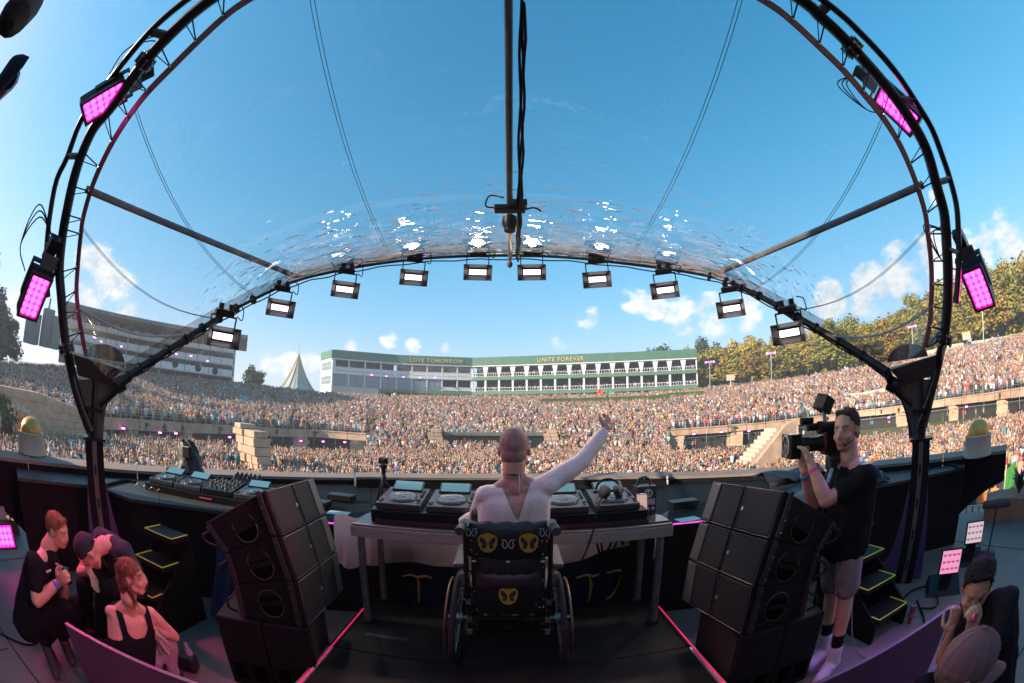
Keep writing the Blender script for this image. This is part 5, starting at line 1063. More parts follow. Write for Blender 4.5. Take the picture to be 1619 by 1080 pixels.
strokes([[(-.55, .42), (-.2, .5), (0, .44), (.2, .5)], [(-.12, .46), (-.05, .1), (-.1, -.5)]], .68, .07, .26).obj('letter_t', GL, T)
strokes([[(.0, .45), (.3, .5), (.45, .42), (.38, .05), (.2, -.3), (.02, -.42)]], .80, .07, .30).obj('letter_y', GL, T)
strokes([[(-.1, .42), (.1, .1), (0, -.5)], [(.1, .2), (.4, .4), (.5, .1)]], -.3, .05, .22).obj('letter_n', GL, T)
# ---- wheelchair
WC = V((-.02, 2.35, 0)); T = thing('wheelchair', 'black wheelchair with golden emblems on its padded back', 'wheelchair', WC)
PAD = mat('black_vinyl', (.012, .011, .013), .38, bump=.25, bscale=26)
for s in (-1, 1):
    cx = WC.x + s * .305; cy = 2.40; cz = .31; c = V((cx, cy, cz)); tilt = Matrix.Rotation(rad(-3 * s), 3, 'Y')
    ring = lambda r, off, n=40: [c + tilt @ V((off * s, r * math.cos(2 * math.pi * k / n), r * math.sin(2 * math.pi * k / n))) for k in range(n)]
    W_ = B().tube(ring(.295, 0), .019, 8, closed=True).obj('wheel', mat('tyre', (.022, .020, .021), .75, spec=.2), T)
    B().tube(ring(.268, 0), .012, 6, closed=True).obj('rim', BLKG, W_)
    B().tube(ring(.262, .045), .009, 8, closed=True).obj('hand_rim', mat('worn_rim', (.20, .11, .075), .4, metal=.7, var=.4, vscale=20), W_)
    bb = B()
    for k in range(20): a = 2 * math.pi * k / 20; bb.tube([c + tilt @ V((.015 * (1 if k % 2 else -1), .03 * math.cos(a + .5), .03 * math.sin(a + .5))), c + tilt @ V((0, .265 * math.cos(a), .265 * math.sin(a)))], .0016, 4)
    stuff(bb.obj('spokes', STEEL, W_))
    B().lathe([(.032, -.03), (.032, .03)], c, 14, axis='X').lathe([(.014, -.06), (.014, .06)], c, 10, axis='X').obj('hub', STEEL, W_)
    fx = WC.x + s * .225
    B().tube(spline([(fx, 2.16, 1.0), (fx, 2.2, .93), (fx, 2.23, .6), (fx, 2.28, .45), (fx, 2.30, .2)], 4), .0135, 8).obj('back_tube', TRS, T)
    B().tube([(fx + s * .008, 2.2, .985), (fx + s * .012, 2.12, .99), (fx + s * .014, 2.07, .985)], .024, 10).obj('push_grip', mat('grey_grip', (.035, .035, .037), .6, bump=.3, bscale=80), T)
    B().tube([(fx, 2.24, .985), (fx, 2.17, 1.005)], .026, 8).obj('grip_clamp', ALU, T)
    B().tube(spline([(fx + s * .015, 2.28, .52), (fx + s * .03, 2.5, .52), (fx + s * .03, 2.72, .5), (fx + s * .02, 2.8, .3), (fx, 2.9, .12)], 4), .013, 8).obj('side_frame', TRS, T)
    B().box((WC.x + s * .27, 2.42, .735), (.07, .34, .035), Matrix.Rotation(rad(4), 3, 'X')).obj('armrest', mat('arm_pad', (.06, .06, .066), .5), T, smooth=False, bevel=.012)
    B().tube([(WC.x + s * .265, 2.38, .45), (WC.x + s * .265, 2.38, .72)], .012, 8).obj('armrest_post', ALU, T)
    B().box((WC.x + s * .262, 2.36, .60), (.03, .05, .10)).box((WC.x + s * .275, 2.3, .56), (.05, .02, .02)).obj('brake', STEEL, T, smooth=False, bevel=.004)
    B().lathe([(.07, -.016), (.075, 0), (.07, .016)], (WC.x + s * .2, 2.86, .078), 16, axis='X').obj('caster', RUB, T); B().tube([(WC.x + s * .2, 2.86, .078), (WC.x + s * .21, 2.82, .25)], .012, 6).obj('caster_fork', STEEL, T)
    for zz, yy in ((.5, 2.26), (.36, 2.29), (.27, 2.29)): B().box((fx, yy, zz), (.03, .03, .04)).obj('bracket', STEEL, T, smooth=False, bevel=.004)
B().tube([(WC.x - .29, 2.4, .31), (WC.x + .29, 2.4, .31)], .012, 8).obj('axle', TRS, T)
B().tube([(WC.x - .2, 2.32, .25), (WC.x + .2, 2.7, .45)], .011, 6).tube([(WC.x + .2, 2.33, .25), (WC.x - .2, 2.7, .45)], .011, 6).obj('cross_brace', TRS, T)
B().box((WC.x, 2.5, .46), (.43, .44, .06)).obj('seat', PAD, T, smooth=False, bevel=.02)
def cush(z0, z1, y0, y1, wd, bul):
    return [[V((WC.x + wd * (i / 14 - .5), lerp(y0, y1, j / 8) - bul * math.sin(math.pi * i / 14) ** .5 * math.sin(math.pi * j / 8) ** .5 + (.02 * (abs(i / 14 - .5) * 2) ** 2), lerp(z0, z1, j / 8) + (.006 * math.sin(i * 2.1) if j == 8 else 0))) for i in range(15)] for j in range(9)]
bk = B().slab(cush(.80, 1.0, 2.20, 2.185, .47, .028), (0, .05, 0)).obj('back_cushion', PAD, T)
b2 = B().slab(cush(.42, .79, 2.245, 2.205, .40, .022), (0, .04, 0)).obj('back_panel', PAD, T)
B().slab(cush(.60, .70, 2.205, 2.195, .34, .02), (0, .02, 0)).obj('lumbar_pad', mat('plum_vinyl', (.035, .018, .03), .4), T)
for x in (-.105, .105): emblem(T, (WC.x + x, 2.153, .905), (1, 0, 0), (0, .05, 1), (0, -1, .05), .098)
emblem(T, (WC.x, 2.188, .575), (1, 0, 0), (0, .1, 1), (0, -1, .1), .10)
for x, z, s in ((-.19, .955, .06), (.19, .955, .06), (0, .895, .066)): butterfly(T, (WC.x + x, 2.156 + abs(x) * .06, z), (1, 0, 0), (0, 0, 1), (0, -1, 0), s)
STUD = mat('stud', (.5, .42, .36), .35, metal=.6); GSTUD = mat('gold_stud', (.55, .32, .05), .4)
rs = random.Random(3)
for k in range(40):
    side_ = rs.choice((-1, 1)); x = side_ * rs.uniform(.15, .215); z = rs.uniform(.46, .98); y = 2.14 + (.03 if z < .79 else 0)
    B().ell((WC.x + x, y + .022, z), (.0035, .004, .0035), n=6, m=4).obj('stud', GSTUD if k % 3 else STUD, T)
for x in (-.18, 0, .18): B().ell((WC.x + x, 2.178, .785), (.012, .006, .008), n=8, m=5).obj('button', STUD, T)
for s in (-1, 1): B().box((WC.x + s * .1, 2.98, .1), (.16, .2, .015), Matrix.Rotation(rad(12), 3, 'X')).obj('footplate', BLKG, T, smooth=False)
B().box((WC.x - .06, 2.55, .33), (.16, .12, .10)).obj('tool_bag', mat('grey_bag', (.2, .2, .2), .7), T, smooth=False, bevel=.015)
# ---- gear on the left counter
u_ = V((.966, .26, 0)).normalized(); nn_ = V((-.26, .966, 0)); P0 = V((-3.52, 2.85, .646)); rz = math.atan2(u_.y, u_.x)
T = thing('spare_deck_case', 'wide black case under the decks on the left counter', 'case', P0)
B().hexa([P0 + u_ * a + nn_ * c + V((0, 0, z)) for z, o2 in ((0, 0), (.07, 0)) for a, c in ((0, 0), (1.42, 0), (1.42, .48), (0, .48))]).obj('case_body', BLKG, T, smooth=False, bevel=.006)
B().box(P0 + u_ * .78 - nn_ * .003 + V((0, 0, .035)), (.14, .004, .012), Matrix.Rotation(rz, 3, 'Z')).obj('glowing_red_print', mat('glowing_red_print', (.4, .03, .06), .5, emit=(.6, .03, .1), es=.15), T, smooth=False)  # print given a faint painted glow
for k, x in ((0, .2), (1, .54), (2, 1.24)): put_player(('first', 'second', 'last')[k] + ' media player from the post on the left counter', P0 + u_ * x + nn_ * .24 + V((0, 0, .072)), rz)
mixer('mixer with many knobs between the decks on the left counter', P0 + u_ * .89 + nn_ * .24 + V((0, 0, .072)), rz)
mixer('raised black effects mixer behind the decks on the left counter', P0 + u_ * 1.0 + nn_ * .62 + V((0, 0, .08)), rz, (.95, .6, 1.3))
c = P0 + u_ * 1.0 + nn_ * .62; tag(B().box(c + V((0, 0, .038)), (.36, .26, .076), Matrix.Rotation(rz, 3, 'Z')).obj('effects_stand', BLKG, org=c, smooth=False, bevel=.004), 'low black stand lifting the effects mixer on the left counter', 'stand')
o = B().tube(spline([P0 + u_ * (-.12 + .05 * k) - nn_ * (.02 + .02 * (k % 2)) + V((0, 0, .012 + .03 * (k % 2))) for k in range(8)], 5), .006, 5).obj('gold_ribbon', mat('ribbon', (.45, .28, .12), .4), org=P0); tag(o, 'curly golden ribbon on the edge of the left counter', 'ribbon')
# ---- covered moving light
c = atr(300, 752, 5.12); c.z = .737; T = thing('covered_light', 'moving light wrapped in a black rain cover on the left ledge', 'light', c)
FAB = mat('rain_cover', (.013, .013, .016), .5, bump=.6, bscale=14)
ring_ = []
for j, (z, rx, ry, ox) in enumerate(((0, .22, .2, 0), (.05, .19, .18, .02), (.12, .16, .15, .01), (.22, .15, .13, 0), (.30, .13, .12, -.02), (.36, .09, .1, -.04), (.385, .03, .05, -.05))):
    ring_.append([c + V((ox + rx * (1 + .12 * math.sin(k * 1.9 + j * 1.3)) * math.cos(2 * math.pi * k / 16), ry * (1 + .1 * math.sin(k * 2.7 + j)) * math.sin(2 * math.pi * k / 16), z + .015 * math.sin(k * 2.2))) for k in range(17)])
B().grid(ring_).obj('cover', FAB, T); B().box(c + V((.09, -.12, .27)), (.12, .06, .13)).obj('rear_plate', BLKG, T, smooth=False, bevel=.01)
B().tube(spline([c + V((-.3, -.12, .02)), c + V((-.15, -.2, .05)), c + V((.05, -.22, .02)), c + V((.12, -.15, .04))], 5), .018, 6).obj('cable', RUB, T)
# cables and cloth on the counter
for (pxs, lab) in (([(95, 745), (110, 742), (128, 748), (137, 745)], 'black cable coil on the far left counter'), ([(165, 768), (180, 764), (200, 760), (215, 762)], 'black cable beside the left post on the counter'), ([(1470, 740), (1490, 733), (1505, 735), (1520, 741)], 'black cable on the right counter behind the right post')):
    q = [atz(*p, .66) for p in pxs]; tag(B().tube(spline(q, 6), .016, 7).obj('cable', RUB, org=q[0]), lab, 'cable')
c = atz(1250, 757, .70); rows = drape(lambda u, v: c + V((-.42 + .9 * u, -.1 + .4 * v - .05 * math.sin(u * 7), .03 + .05 * math.sin(u * 9 + v * 4) * math.sin(v * 5 + u * 3) + .06 * math.sin(math.pi * v))), 24, 10)
tag(B().slab(rows, (0, 0, -.01)).obj('black_cloth', FAB, org=c), 'crumpled black cloth on the ledge behind the right speakers', 'cloth')
c = atz(1382, 762, .66); rows = drape(lambda u, v: c + V((-.12 + .3 * u, -.12 + .25 * v, .02 + .12 * math.sin(math.pi * u) * math.sin(math.pi * v) + .015 * math.sin(u * 17))), 14, 8)
tag(B().slab(rows, (0, 0, -.01)).obj('black_cloth', FAB, org=c), 'small black cloth heap on the counter behind the cameraman', 'cloth')
# blue dust sheet hung beside the left stairs
rows = drape(lambda u, v: V((-2.42 + .55 * u, 2.75 - .1 * u - .25 * v + .05 * math.sin(u * 22 + v * 3), .42 - .62 * v)), 26, 8)
tag(B().slab(rows, (0, .004, 0)).obj('blue_drape', mat('blue_drape', (.012, .022, .07), .6, var=.5, vscale=8, bump=.3, bscale=12), org=(-2.2, 2.7, FZ)), 'dark blue drape hanging behind the left speaker stack', 'drape')
# ---- guard boards either side of the photographer
GB = mat('guard_board', (.10, .05, .09), .4, var=.15, vscale=4)  # magenta of the floodlights put into the tint and translucency
_gt = GB.node_tree; _tl = NN(_gt, 'ShaderNodeBsdfTranslucent'); _tl.inputs[0].default_value = (.55, .30, .50, 1); _mx = NN(_gt, 'ShaderNodeMixShader'); _mx.inputs[0].default_value = .35
_gt.links.new(_gt.nodes['Principled BSDF'].outputs[0], _mx.inputs[1]); _gt.links.new(_tl.outputs[0], _mx.inputs[2]); _gt.links.new(_mx.outputs[0], _gt.nodes['Material Output'].inputs[0])
def board(lab, a, c_):
    a, c_ = V(a), V(c_); n = V((-(c_ - a).y, (c_ - a).x, 0)).normalized() * .02
    T = thing('guard_board', lab, 'board', (a + c_) / 2 + V((0, 0, FZ - a.z)))
    B().hexa([a + V((0, 0, FZ - a.z)), c_ + V((0, 0, FZ - c_.z)), c_ + n + V((0, 0, FZ - c_.z)), a + n + V((0, 0, FZ - a.z)), a, c_, c_ + n, a + n]).obj('board', GB, T, smooth=False, bevel=.003)
    B().hexa([p + V((0, 0, z)) for z in (.001, .008) for p in (a - n * .15, c_ - n * .15, c_ + n * 1.15, a + n * 1.15)]).obj('edge_strip', mat('board_edge', (.2, .12, .16), .4, metal=.4), T, smooth=False)
board('magenta lit guard board at the bottom left', (-2.19, .86, .3), (-1.05, 1.17, .3)); board('purple lit guard board at the bottom right', (1.06, 1.16, .3), (2.35, 1.03, .3))
# ---- screens, microphone and plants at the right
def prompter(lab, px, py, R, scr, w_, h_):
    p = atr(px, py, R); base = V((p.x, p.y, FZ)); T = thing('floor_screen', lab, 'screen', base); f = V((-p.x, -p.y, 0)).normalized(); f = (f + V((0, -.25, 0))).normalized(); R3 = frame_rot(f) @ Matrix.Rotation(rad(16), 3, 'X')
    B().box(p, (w_ + .03, .035, h_ + .03), R3).obj('frame', BLKG, T, smooth=False, bevel=.005)
    B().box(p + R3 @ V((0, .02, 0)), (w_, .004, h_), R3).obj('display', scr, T, smooth=False)
    for i in range(4):
        for j in range(3): B().box(p + R3 @ V((-w_ * .36 + i * w_ * .24, .0225, -h_ * .3 + j * h_ * .3)), (w_ * .17, .002, h_ * .09), R3).obj('display_row', mat('display_ink', (.35, .12, .2), .4, emit=(.35, .1, .2), es=.4), T, smooth=False)
    hh = max(.04, p.z - h_ / 2 - FZ); B().box(base + V((0, 0, hh / 2)) - f * .08, (.12, .1, hh), frame_rot(f)).obj('stand', BLKG, T, smooth=False); B().hexa([base + frame_rot(f) @ V(q) for q in [(-.2, -.25, 0), (.2, -.25, 0), (.2, .1, 0), (-.2, .1, 0), (-.18, -.22, .1), (.18, -.22, .1), (.18, .05, .04), (-.18, .05, .04)]]).obj('base', BLKG, T, smooth=False, bevel=.01)
prompter('floor screen with pink display left of the crouching man', 1503, 888, 4.0, mat('pink_display', (.5, .2, .3), .3, emit=(.75, .25, .42), es=.6), .21, .2)
prompter('floor screen with pale display beside the microphone', 1541, 842, 4.7, mat('pale_display', (.5, .45, .45), .3, emit=(.55, .42, .42), es=.55), .21, .2)
p = atr(1576, 797, 4.95); base = V((p.x, p.y, FZ)); T = thing('microphone_stand', 'fluffy grey shotgun microphone on a short black stand', 'microphone', base); ux = V((base.y, -base.x, 0)).normalized()
B().tube([p - ux * .2, p - ux * .19, p - ux * .0, p + ux * .18, p + ux * .2], [.028, .042, .045, .042, .028], 14).obj('windshield', mat('grey_windshield', (.055, .055, .065), .9, bump=.4, bscale=120), T)
B().tube([base + V((0, 0, .02)), p - V((0, 0, .04))], .010, 8).obj('pole', BLKG, T); B().lathe([(.11, 0), (.11, .025), (.02, .04)], base, 20).obj('base', BLKG, T)
q = span(68, 88, 10); o = B().arc([(a, 6.15) for a in q], FZ, lambda a: FZ + .28 + .02 * math.sin(a), .5).obj('planter_kerb', TERRA, org=pol(78, 6.3, FZ), smooth=False); tag(o, 'terracotta coloured kerb along the right stage edge', 'kerb')
o = B().arc([(a, 5.6) for a in span(-88, -72, 8)], FZ, FZ + .16, .4).obj('planter_kerb', TERRA, org=pol(-80, 5.8, FZ), smooth=False); tag(o, 'low terracotta kerb along the left stage edge', 'kerb')
def plant(lab, p, n, s, seed):
    r = random.Random(seed); T = thing('plant', lab, 'plant', p); 
    for k in range(n):
        a = r.uniform(0, 6.28); l = r.uniform(.5, 1) * s; tip = p + V((math.cos(a) * l * .7, math.sin(a) * l * .7, l * r.uniform(.5, 1.1))); mid = p.lerp(tip, .5) + V((0, 0, l * .25)); sd = V((-math.sin(a), math.cos(a), 0)) * .022 * s / .3
        B().add([p - sd * .3, p + sd * .3, mid + sd, mid - sd, tip], [(0, 1, 2, 3), (3, 2, 4)]).obj('leaf', mat('plant_leaf_red', (.09, .025, .03), .6) if k % 4 == 0 else mat('plant_leaf', (.05, .085, .03), .6), T, smooth=False)
plant('dark leafy plant in the kerb under the microphone', pol(73.4, 6.4, FZ + .27), 46, .34, 1); plant('leafy plant in the kerb at the right edge', pol(76.3, 6.45, FZ + .27), 46, .4, 2)
# crowd barrier and flags beyond it
T = thing('crowd_barrier', 'pale metal crowd barrier beyond the right stage edge', 'barrier', pol(72, 18, GZ)); q = span(60, 80, 16)
B().tube([pol(a, 18.2, GZ + 1.2) for a in q], .035, 5).tube([pol(a, 18.2, GZ + .2) for a in q], .03, 5).obj('barrier_rail', RAILM, T)
for a in np.arange(60, 80, 1.0): B().hexa([pol(a + x, 18.2 + y, z) for z in (GZ, GZ + 1.17) for x, y in ((.12, -.02), (.88, -.02), (.88, .0), (.12, .0))]).obj('barrier_panel', mat('barrier_grey', (.45, .43, .40), .5, metal=.3), T, smooth=False)
fpos = atr(1557, 768, 18.6); T = thing('emblem_flag', 'yellow shield flag with a black butterfly emblem held by the right crowd', 'flag', fpos); f = V((-fpos.x, -fpos.y, 0)).normalized(); ux = V((fpos.y, -fpos.x, 0)).normalized()
emblem(T, fpos + f * .05, ux, V((0, 0, 1)), f, .55, 'shield')
rows = drape(lambda u, v: fpos + ux * (-.35 + .8 * u) + V((0, 0, -.3 - .35 * v)) + f * (.08 * math.sin(u * 8)), 12, 4); B().slab(rows, f * .01).obj('orange_cloth', mat('flag_orange', (.6, .2, .05), .8), T)
fpos = atr(1597, 757, 18.9); T = thing('green_flag', 'green and white flag held by the crowd at the right edge', 'flag', fpos); rows = drape(lambda u, v: fpos + ux * (-.25 + .5 * u) + V((0, 0, .4 - .9 * v + .25 * u)) + f * (.08 * math.sin(u * 7 + v)), 10, 8); B().slab(rows, f * .01).obj('cloth', mat('flag_green', (.05, .22, .05), .8), T)
B().tube([fpos - ux * .27 + V((0, 0, -.6)), fpos - ux * .27 + V((0, 0, .55))], .015, 5).obj('pole', WHITE, T)
# cable by the right stairs, clutter on the left floor
q = [V((2.3, 2.3, .7)), V((2.27, 2.0, .3)), V((2.25, 1.8, -.1)), V((2.3, 1.65, FZ + .01)), V((2.45, 1.5, FZ + .01))]; tag(B().tube(spline(q, 6), .006, 6).obj('cable', mat('grey_cable', (.16, .15, .15), .5), org=q[-1]), 'thin grey cable trailing down behind the cameraman', 'cable')
q = [atz(x, y, FZ + .02) for x, y in ((1420, 955), (1440, 935), (1465, 928), (1482, 945), (1478, 960), (1455, 962))]; tag(B().tube(spline(q, 6), .009, 6).obj('cable', RUB, org=q[0]), 'black looped cable on the floor right of the stairs', 'cable')
c = atz(1437, 985, FZ); tag(B().lathe([(.02, 0), (.022, .05), (.05, .07), (.05, .08), (.024, .085), (.03, .16), (.001, .16)], c, 14).obj('pyro_nozzle', mat('copper_nozzle', (.30, .12, .12), .35, metal=.7), org=c), 'small copper coloured nozzle on the floor below the right stairs', 'nozzle')
c = atz(300, 1058, FZ); T = thing('black_shoulder_bag', 'small black bag with a bottle on the floor by the left subwoofer', 'bag', c)
B().box(c + V((0, 0, .07)), (.16, .12, .14), Matrix.Rotation(.4, 3, 'Z')).obj('bag_body', FAB, T, smooth=False, bevel=.03); B().lathe([(.028, .05), (.03, .17), (.014, .2), (.014, .225), (.001, .225)], c + V((.03, .02, 0)), 14).obj('bottle', mat('clear_bottle', (.35, .38, .42), .2, trans=.4), T)
c = pol(-62, 2.95, FZ); tag(B().box(c + V((0, 0, .12)), (.5, .32, .24), Matrix.Rotation(.9, 3, 'Z')).obj('flight_case', BLK, org=c, smooth=False, bevel=.008), 'low black flight case that the man in the cap sits on', 'case')
for px, py, nm in ((500, 800, 0), (1080, 800, 1), (540, 790, 2)):
    c = atz(px, py, .66); tag(B().box(c + V((0, 0, .03)), (.28, .16, .06)).obj('equipment_box', BLKG, org=c, smooth=False, bevel=.006), ('flat black box on the counter left of the decks', 'flat black box on the counter right of the decks', 'small black receiver behind the tripod')[nm], 'box')
for px, py, lab in ((535, 812, 'pale sheet of paper on the counter left of the table'), (1088, 822, 'pale tablet on the counter right of the table')):
    c = atz(px, py, .648); tag(B().box(c + V((0, 0, .004)), (.2, .14, .008), Matrix.Rotation(.1, 3, 'Z')).obj('paper', mat('pale_paper', (.42, .45, .46), .4), org=c, smooth=False), lab, 'paper')

# ---- flags and inflatables held up in the crowd
for i, (px, py, R, cn, cl) in enumerate(((702, 647, 118, 'lime green', (.35, .7, .05)), (722, 683, 74, 'teal', (.05, .5, .42)), (730, 684, 74, 'orange', (.7, .22, .04)), (1205, 629, 112, 'sky blue', (.1, .4, .7)), (668, 638, 122, 'amber', (.6, .38, .05)), (1480, 600, 100, 'deep orange', (.65, .2, .03)), (600, 672, 68, 'red', (.6, .06, .04)), (945, 620, 128, 'scarlet', (.65, .07, .03)), (958, 621, 128, 'bottle green', (.05, .3, .15)), (1290, 640, 104, 'violet', (.35, .06, .45)), (380, 628, 90, 'turquoise', (.1, .5, .55)), (1040, 660, 88, 'golden', (.65, .45, .06)))):
    p = atr(px, py, R); f = V((-p.x, -p.y, 0)).normalized(); ux = V((p.y, -p.x, 0)).normalized(); s_ = R / 100
    T = thing('crowd_flag', '%s flag held up in the far crowd' % cn, 'flag', p)
    rows = drape(lambda u, v: p + ux * (1.3 * s_ * u) + V((0, 0, (.5 - v) * .9 * s_ + .12 * math.sin(u * 5))) + f * (.12 * math.sin(u * 7 + v)), 8, 4); B().slab(rows, f * .02).obj('cloth', mat('flag_' + cn.replace(' ', '_'), cl, .8), T)
    B().tube([p + V((0, 0, -1.6)), p + V((0, 0, .6 * s_))], .03, 4).obj('pole', WHITE, T)

# ---- tape marks, set list and loose cables on the floors
GAF = mat('white_gaffer', (.45, .43, .40), .7, var=.2, vscale=30); GAFB = mat('black_gaffer', (.02, .02, .02), .6)
for i, (x, y, a, l, m, lab) in enumerate(((-.62, 1.75, .2, .12, GAF, 'short pale tape mark on the platform left of the wheelchair'), (.66, 1.68, 1.4, .10, GAF, 'short pale tape mark on the platform right of the wheelchair'), (.3, 1.55, .05, .5, GAFB, 'long black tape strip on the platform behind the wheelchair'), (-.85, 2.55, .0, .3, GAFB, 'black tape strip on the platform by the left table leg'))):
    c = V((x, y, .003)); o = B().box(c, (l, .045, .002), Matrix.Rotation(a, 3, 'Z')).obj('tape_strip', m, org=c, smooth=False); tag(o, lab, 'tape')
for i, (pts, lab) in enumerate((([(1.25, 1.0), (1.5, 1.35), (1.95, 1.55), (2.3, 1.45), (2.9, 1.5), (3.3, 1.9)], 'black cable winding over the floor in front of the right stairs'), ([(-3.4, .4), (-3.0, .75), (-3.3, 1.1), (-3.9, 1.3), (-4.2, 1.9)], 'black cable winding over the floor behind the crouching man'), ([(-.2, 3.2), (-.35, 2.95), (-.1, 2.8), (.35, 2.9), (.6, 3.15)], 'black cable lying under the deck table'))):
    z = FZ + .012 if i < 2 else .012; q = [V((*p, z)) for p in pts]; tag(B().tube(spline(q, 8), .009, 6).obj('cable', RUB, org=q[0]), lab, 'cable')
bb = [V((.62, 3.3, .74)), V((.66, 3.28, .6)), V((.7, 3.26, .45)), V((.78, 3.28, .5)), V((.84, 3.3, .74))]
tag(B().tube(spline(bb, 6), .01, 6).obj('cable', RUB, org=bb[0]), 'drooping black cable under the right half of the table', 'cable')
bb = [p + V((.05, .02, -.06 * (i % 3))) for i, p in enumerate(bb)]; tag(B().tube(spline(bb, 6), .008, 6).obj('cable', RUB, org=bb[0]), 'second drooping black cable under the right half of the table', 'cable')
c = V((.95, 3.3, 0)); T = thing('cable_loom', 'thick hanging bundle of black cables behind the right table leg', 'cable bundle', c)
for k in range(5): B().tube(spline([c + V((.03 * k - .06, .02 * (k % 2), .72)), c + V((.035 * k - .05, .03, .45)), c + V((.02 * k - .04 + .03 * math.sin(k), .02, .2)), c + V((.05 * k - .1, 0, .012))], 5), .012, 6).obj('cable', RUB, T)
# ================================================================== PEOPLE
def cap_mesh(b_, p0, p1, r0, r1, n=12):
    p0, p1 = V(p0), V(p1); d = p1 - p0; L = d.length
    if L < 1e-6: b_.ell(p0, (r0,) * 3, n=n, m=8); return
    d.normalize(); a = d.orthogonal().normalized(); c = d.cross(a); rings = []
    for k in range(1, 5): ph = -math.pi / 2 + math.pi / 2 * k / 4; rings.append((p0 + d * r0 * math.sin(ph), r0 * math.cos(ph)))
    for k in range(0, 4): ph = math.pi / 2 * k / 4; rings.append((p1 + d * r1 * math.sin(ph), r1 * math.cos(ph)))
    vs = [p0 - d * r0]
    for q, r in rings: vs += [q + (a * math.cos(2 * math.pi * k / n) + c * math.sin(2 * math.pi * k / n)) * r for k in range(n)]
    vs.append(p1 + d * r1); m = len(rings)
    fs = [(0, 1 + (k + 1) % n, 1 + k) for k in range(n)] + [(1 + i * n + k, 1 + i * n + (k + 1) % n, 1 + (i + 1) * n + (k + 1) % n, 1 + (i + 1) * n + k) for i in range(m - 1) for k in range(n)]
    e = len(vs) - 1; fs += [(e, 1 + (m - 1) * n + k, 1 + (m - 1) * n + (k + 1) % n) for k in range(n)]
    b_.add(vs, fs)
def Cp(p0, p1, r0, r1=None, tag='s'): return ('c', V(p0), V(p1), r0, r1 if r1 is not None else r0, tag)
def El(c, r, rot=None, tag='s'): return ('e', V(c), V(r), rot if rot is not None else Matrix.Identity(3), 0, tag)
def grow(prims, d): return [(('c', p[1], p[2], p[3] + d, p[4] + d, p[5]) if p[0] == 'c' else ('e', p[1], p[2] + V((d, d, d)), p[3], 0, p[5])) for p in prims]
def blob(prims, name, mats, parent, voxel=.0075, smooth=4, wrinkle=0.0, wscale=14.0, tags=None, matfn=None, local=False, target_mesh=False, soft=None):
    b_ = B()
    for p in prims:
        if p[0] == 'c': cap_mesh(b_, p[1], p[2], p[3], p[4])
        else: b_.ell(p[1], p[2], p[3], n=16, m=12)
    org = V((0, 0, 0)) if local else ORG.get(parent, V((0, 0, 0)))
    me = bpy.data.meshes.new('tmp'); me.from_pydata([V(q) for q in b_.v], [], b_.f); bm = bmesh.new(); bm.from_mesh(me); bmesh.ops.recalc_face_normals(bm, faces=bm.faces); bm.to_mesh(me); bm.free()
    ob = bpy.data.objects.new('tmp', me); COL.objects.link(ob)
    md = ob.modifiers.new('r', 'REMESH'); md.mode = 'VOXEL'; md.voxel_size = voxel
    ms = ob.modifiers.new('s', 'SMOOTH'); ms.factor = .5; ms.iterations = smooth
    dg = bpy.context.evaluated_depsgraph_get(); nm = bpy.data.meshes.new_from_object(ob.evaluated_get(dg)); bpy.data.objects.remove(ob); bpy.data.meshes.remove(me)
    nm.name = name; nm.materials.clear()
    mats = mats if isinstance(mats, (list, tuple)) else [mats]
    for m in mats: nm.materials.append(m)
    n = len(nm.vertices); co = np.empty(n * 3, np.float32); nm.vertices.foreach_get('co', co); co = co.reshape(-1, 3).astype(float)
    if soft:
        ed = np.empty(len(nm.edges) * 2, np.int32); nm.edges.foreach_get('vertices', ed); ed = ed.reshape(-1, 2); inh = np.linalg.norm(co - np.array(soft[0]), axis=1) < soft[1]
        for _ in range(soft[2]):
            sm_ = np.zeros_like(co); ct = np.zeros(n); np.add.at(sm_, ed[:, 0], co[ed[:, 1]]); np.add.at(sm_, ed[:, 1], co[ed[:, 0]]); np.add.at(ct, ed[:, 0], 1); np.add.at(ct, ed[:, 1], 1)
            co[inh] = co[inh] * .45 + .55 * (sm_[inh] / np.maximum(ct[inh], 1)[:, None])
    if wrinkle:
        no = np.empty(n * 3, np.float32); nm.vertices.foreach_get('normal', no); no = no.reshape(-1, 3)
        wv = np.array([mnoise.noise(V((q[0] * wscale, q[1] * wscale, q[2] * wscale * .55))) + .5 * mnoise.noise(V((q[0] * wscale * 2.3, q[1] * wscale * 2.3, q[2] * wscale * 1.3))) for q in co])
        co2 = co + no * (wv * wrinkle)[:, None]
    else: co2 = co
    if len(mats) > 1:
        pc = np.empty(len(nm.polygons) * 3, np.float32); nm.polygons.foreach_get('center', pc); pc = pc.reshape(-1, 3).astype(float); best = np.full(len(pc), 1e9); idx = np.zeros(len(pc), int)
        for p in prims:
            if p[0] == 'c':
                a, c = np.array(p[1]), np.array(p[2]); d = c - a; L2 = max(1e-9, d @ d); t_ = np.clip(((pc - a) @ d) / L2, 0, 1); ds = np.linalg.norm(pc - a - t_[:, None] * d, axis=1) - (p[3] + (p[4] - p[3]) * t_)
            else:
                q = (pc - np.array(p[1])) @ np.array(p[3]); q = q / np.array(p[2]); ds = (np.linalg.norm(q, axis=1) - 1) * min(p[2])
            k = (tags or {}).get(p[5], 0); u = ds < best; best[u] = ds[u]; idx[u] = k
        if matfn is not None: idx = matfn(pc, idx)
        nm.polygons.foreach_set('material_index', idx.astype(np.int32))
    nm.vertices.foreach_set('co', (co2 - np.array(org)).astype(np.float32).ravel()); nm.polygons.foreach_set('use_smooth', np.ones(len(nm.polygons), bool)); nm.update()
    if target_mesh: return nm
    o = bpy.data.objects.new(name, nm); COL.objects.link(o)
    if parent is not None: o.parent = parent; ORG[o] = org
    return o
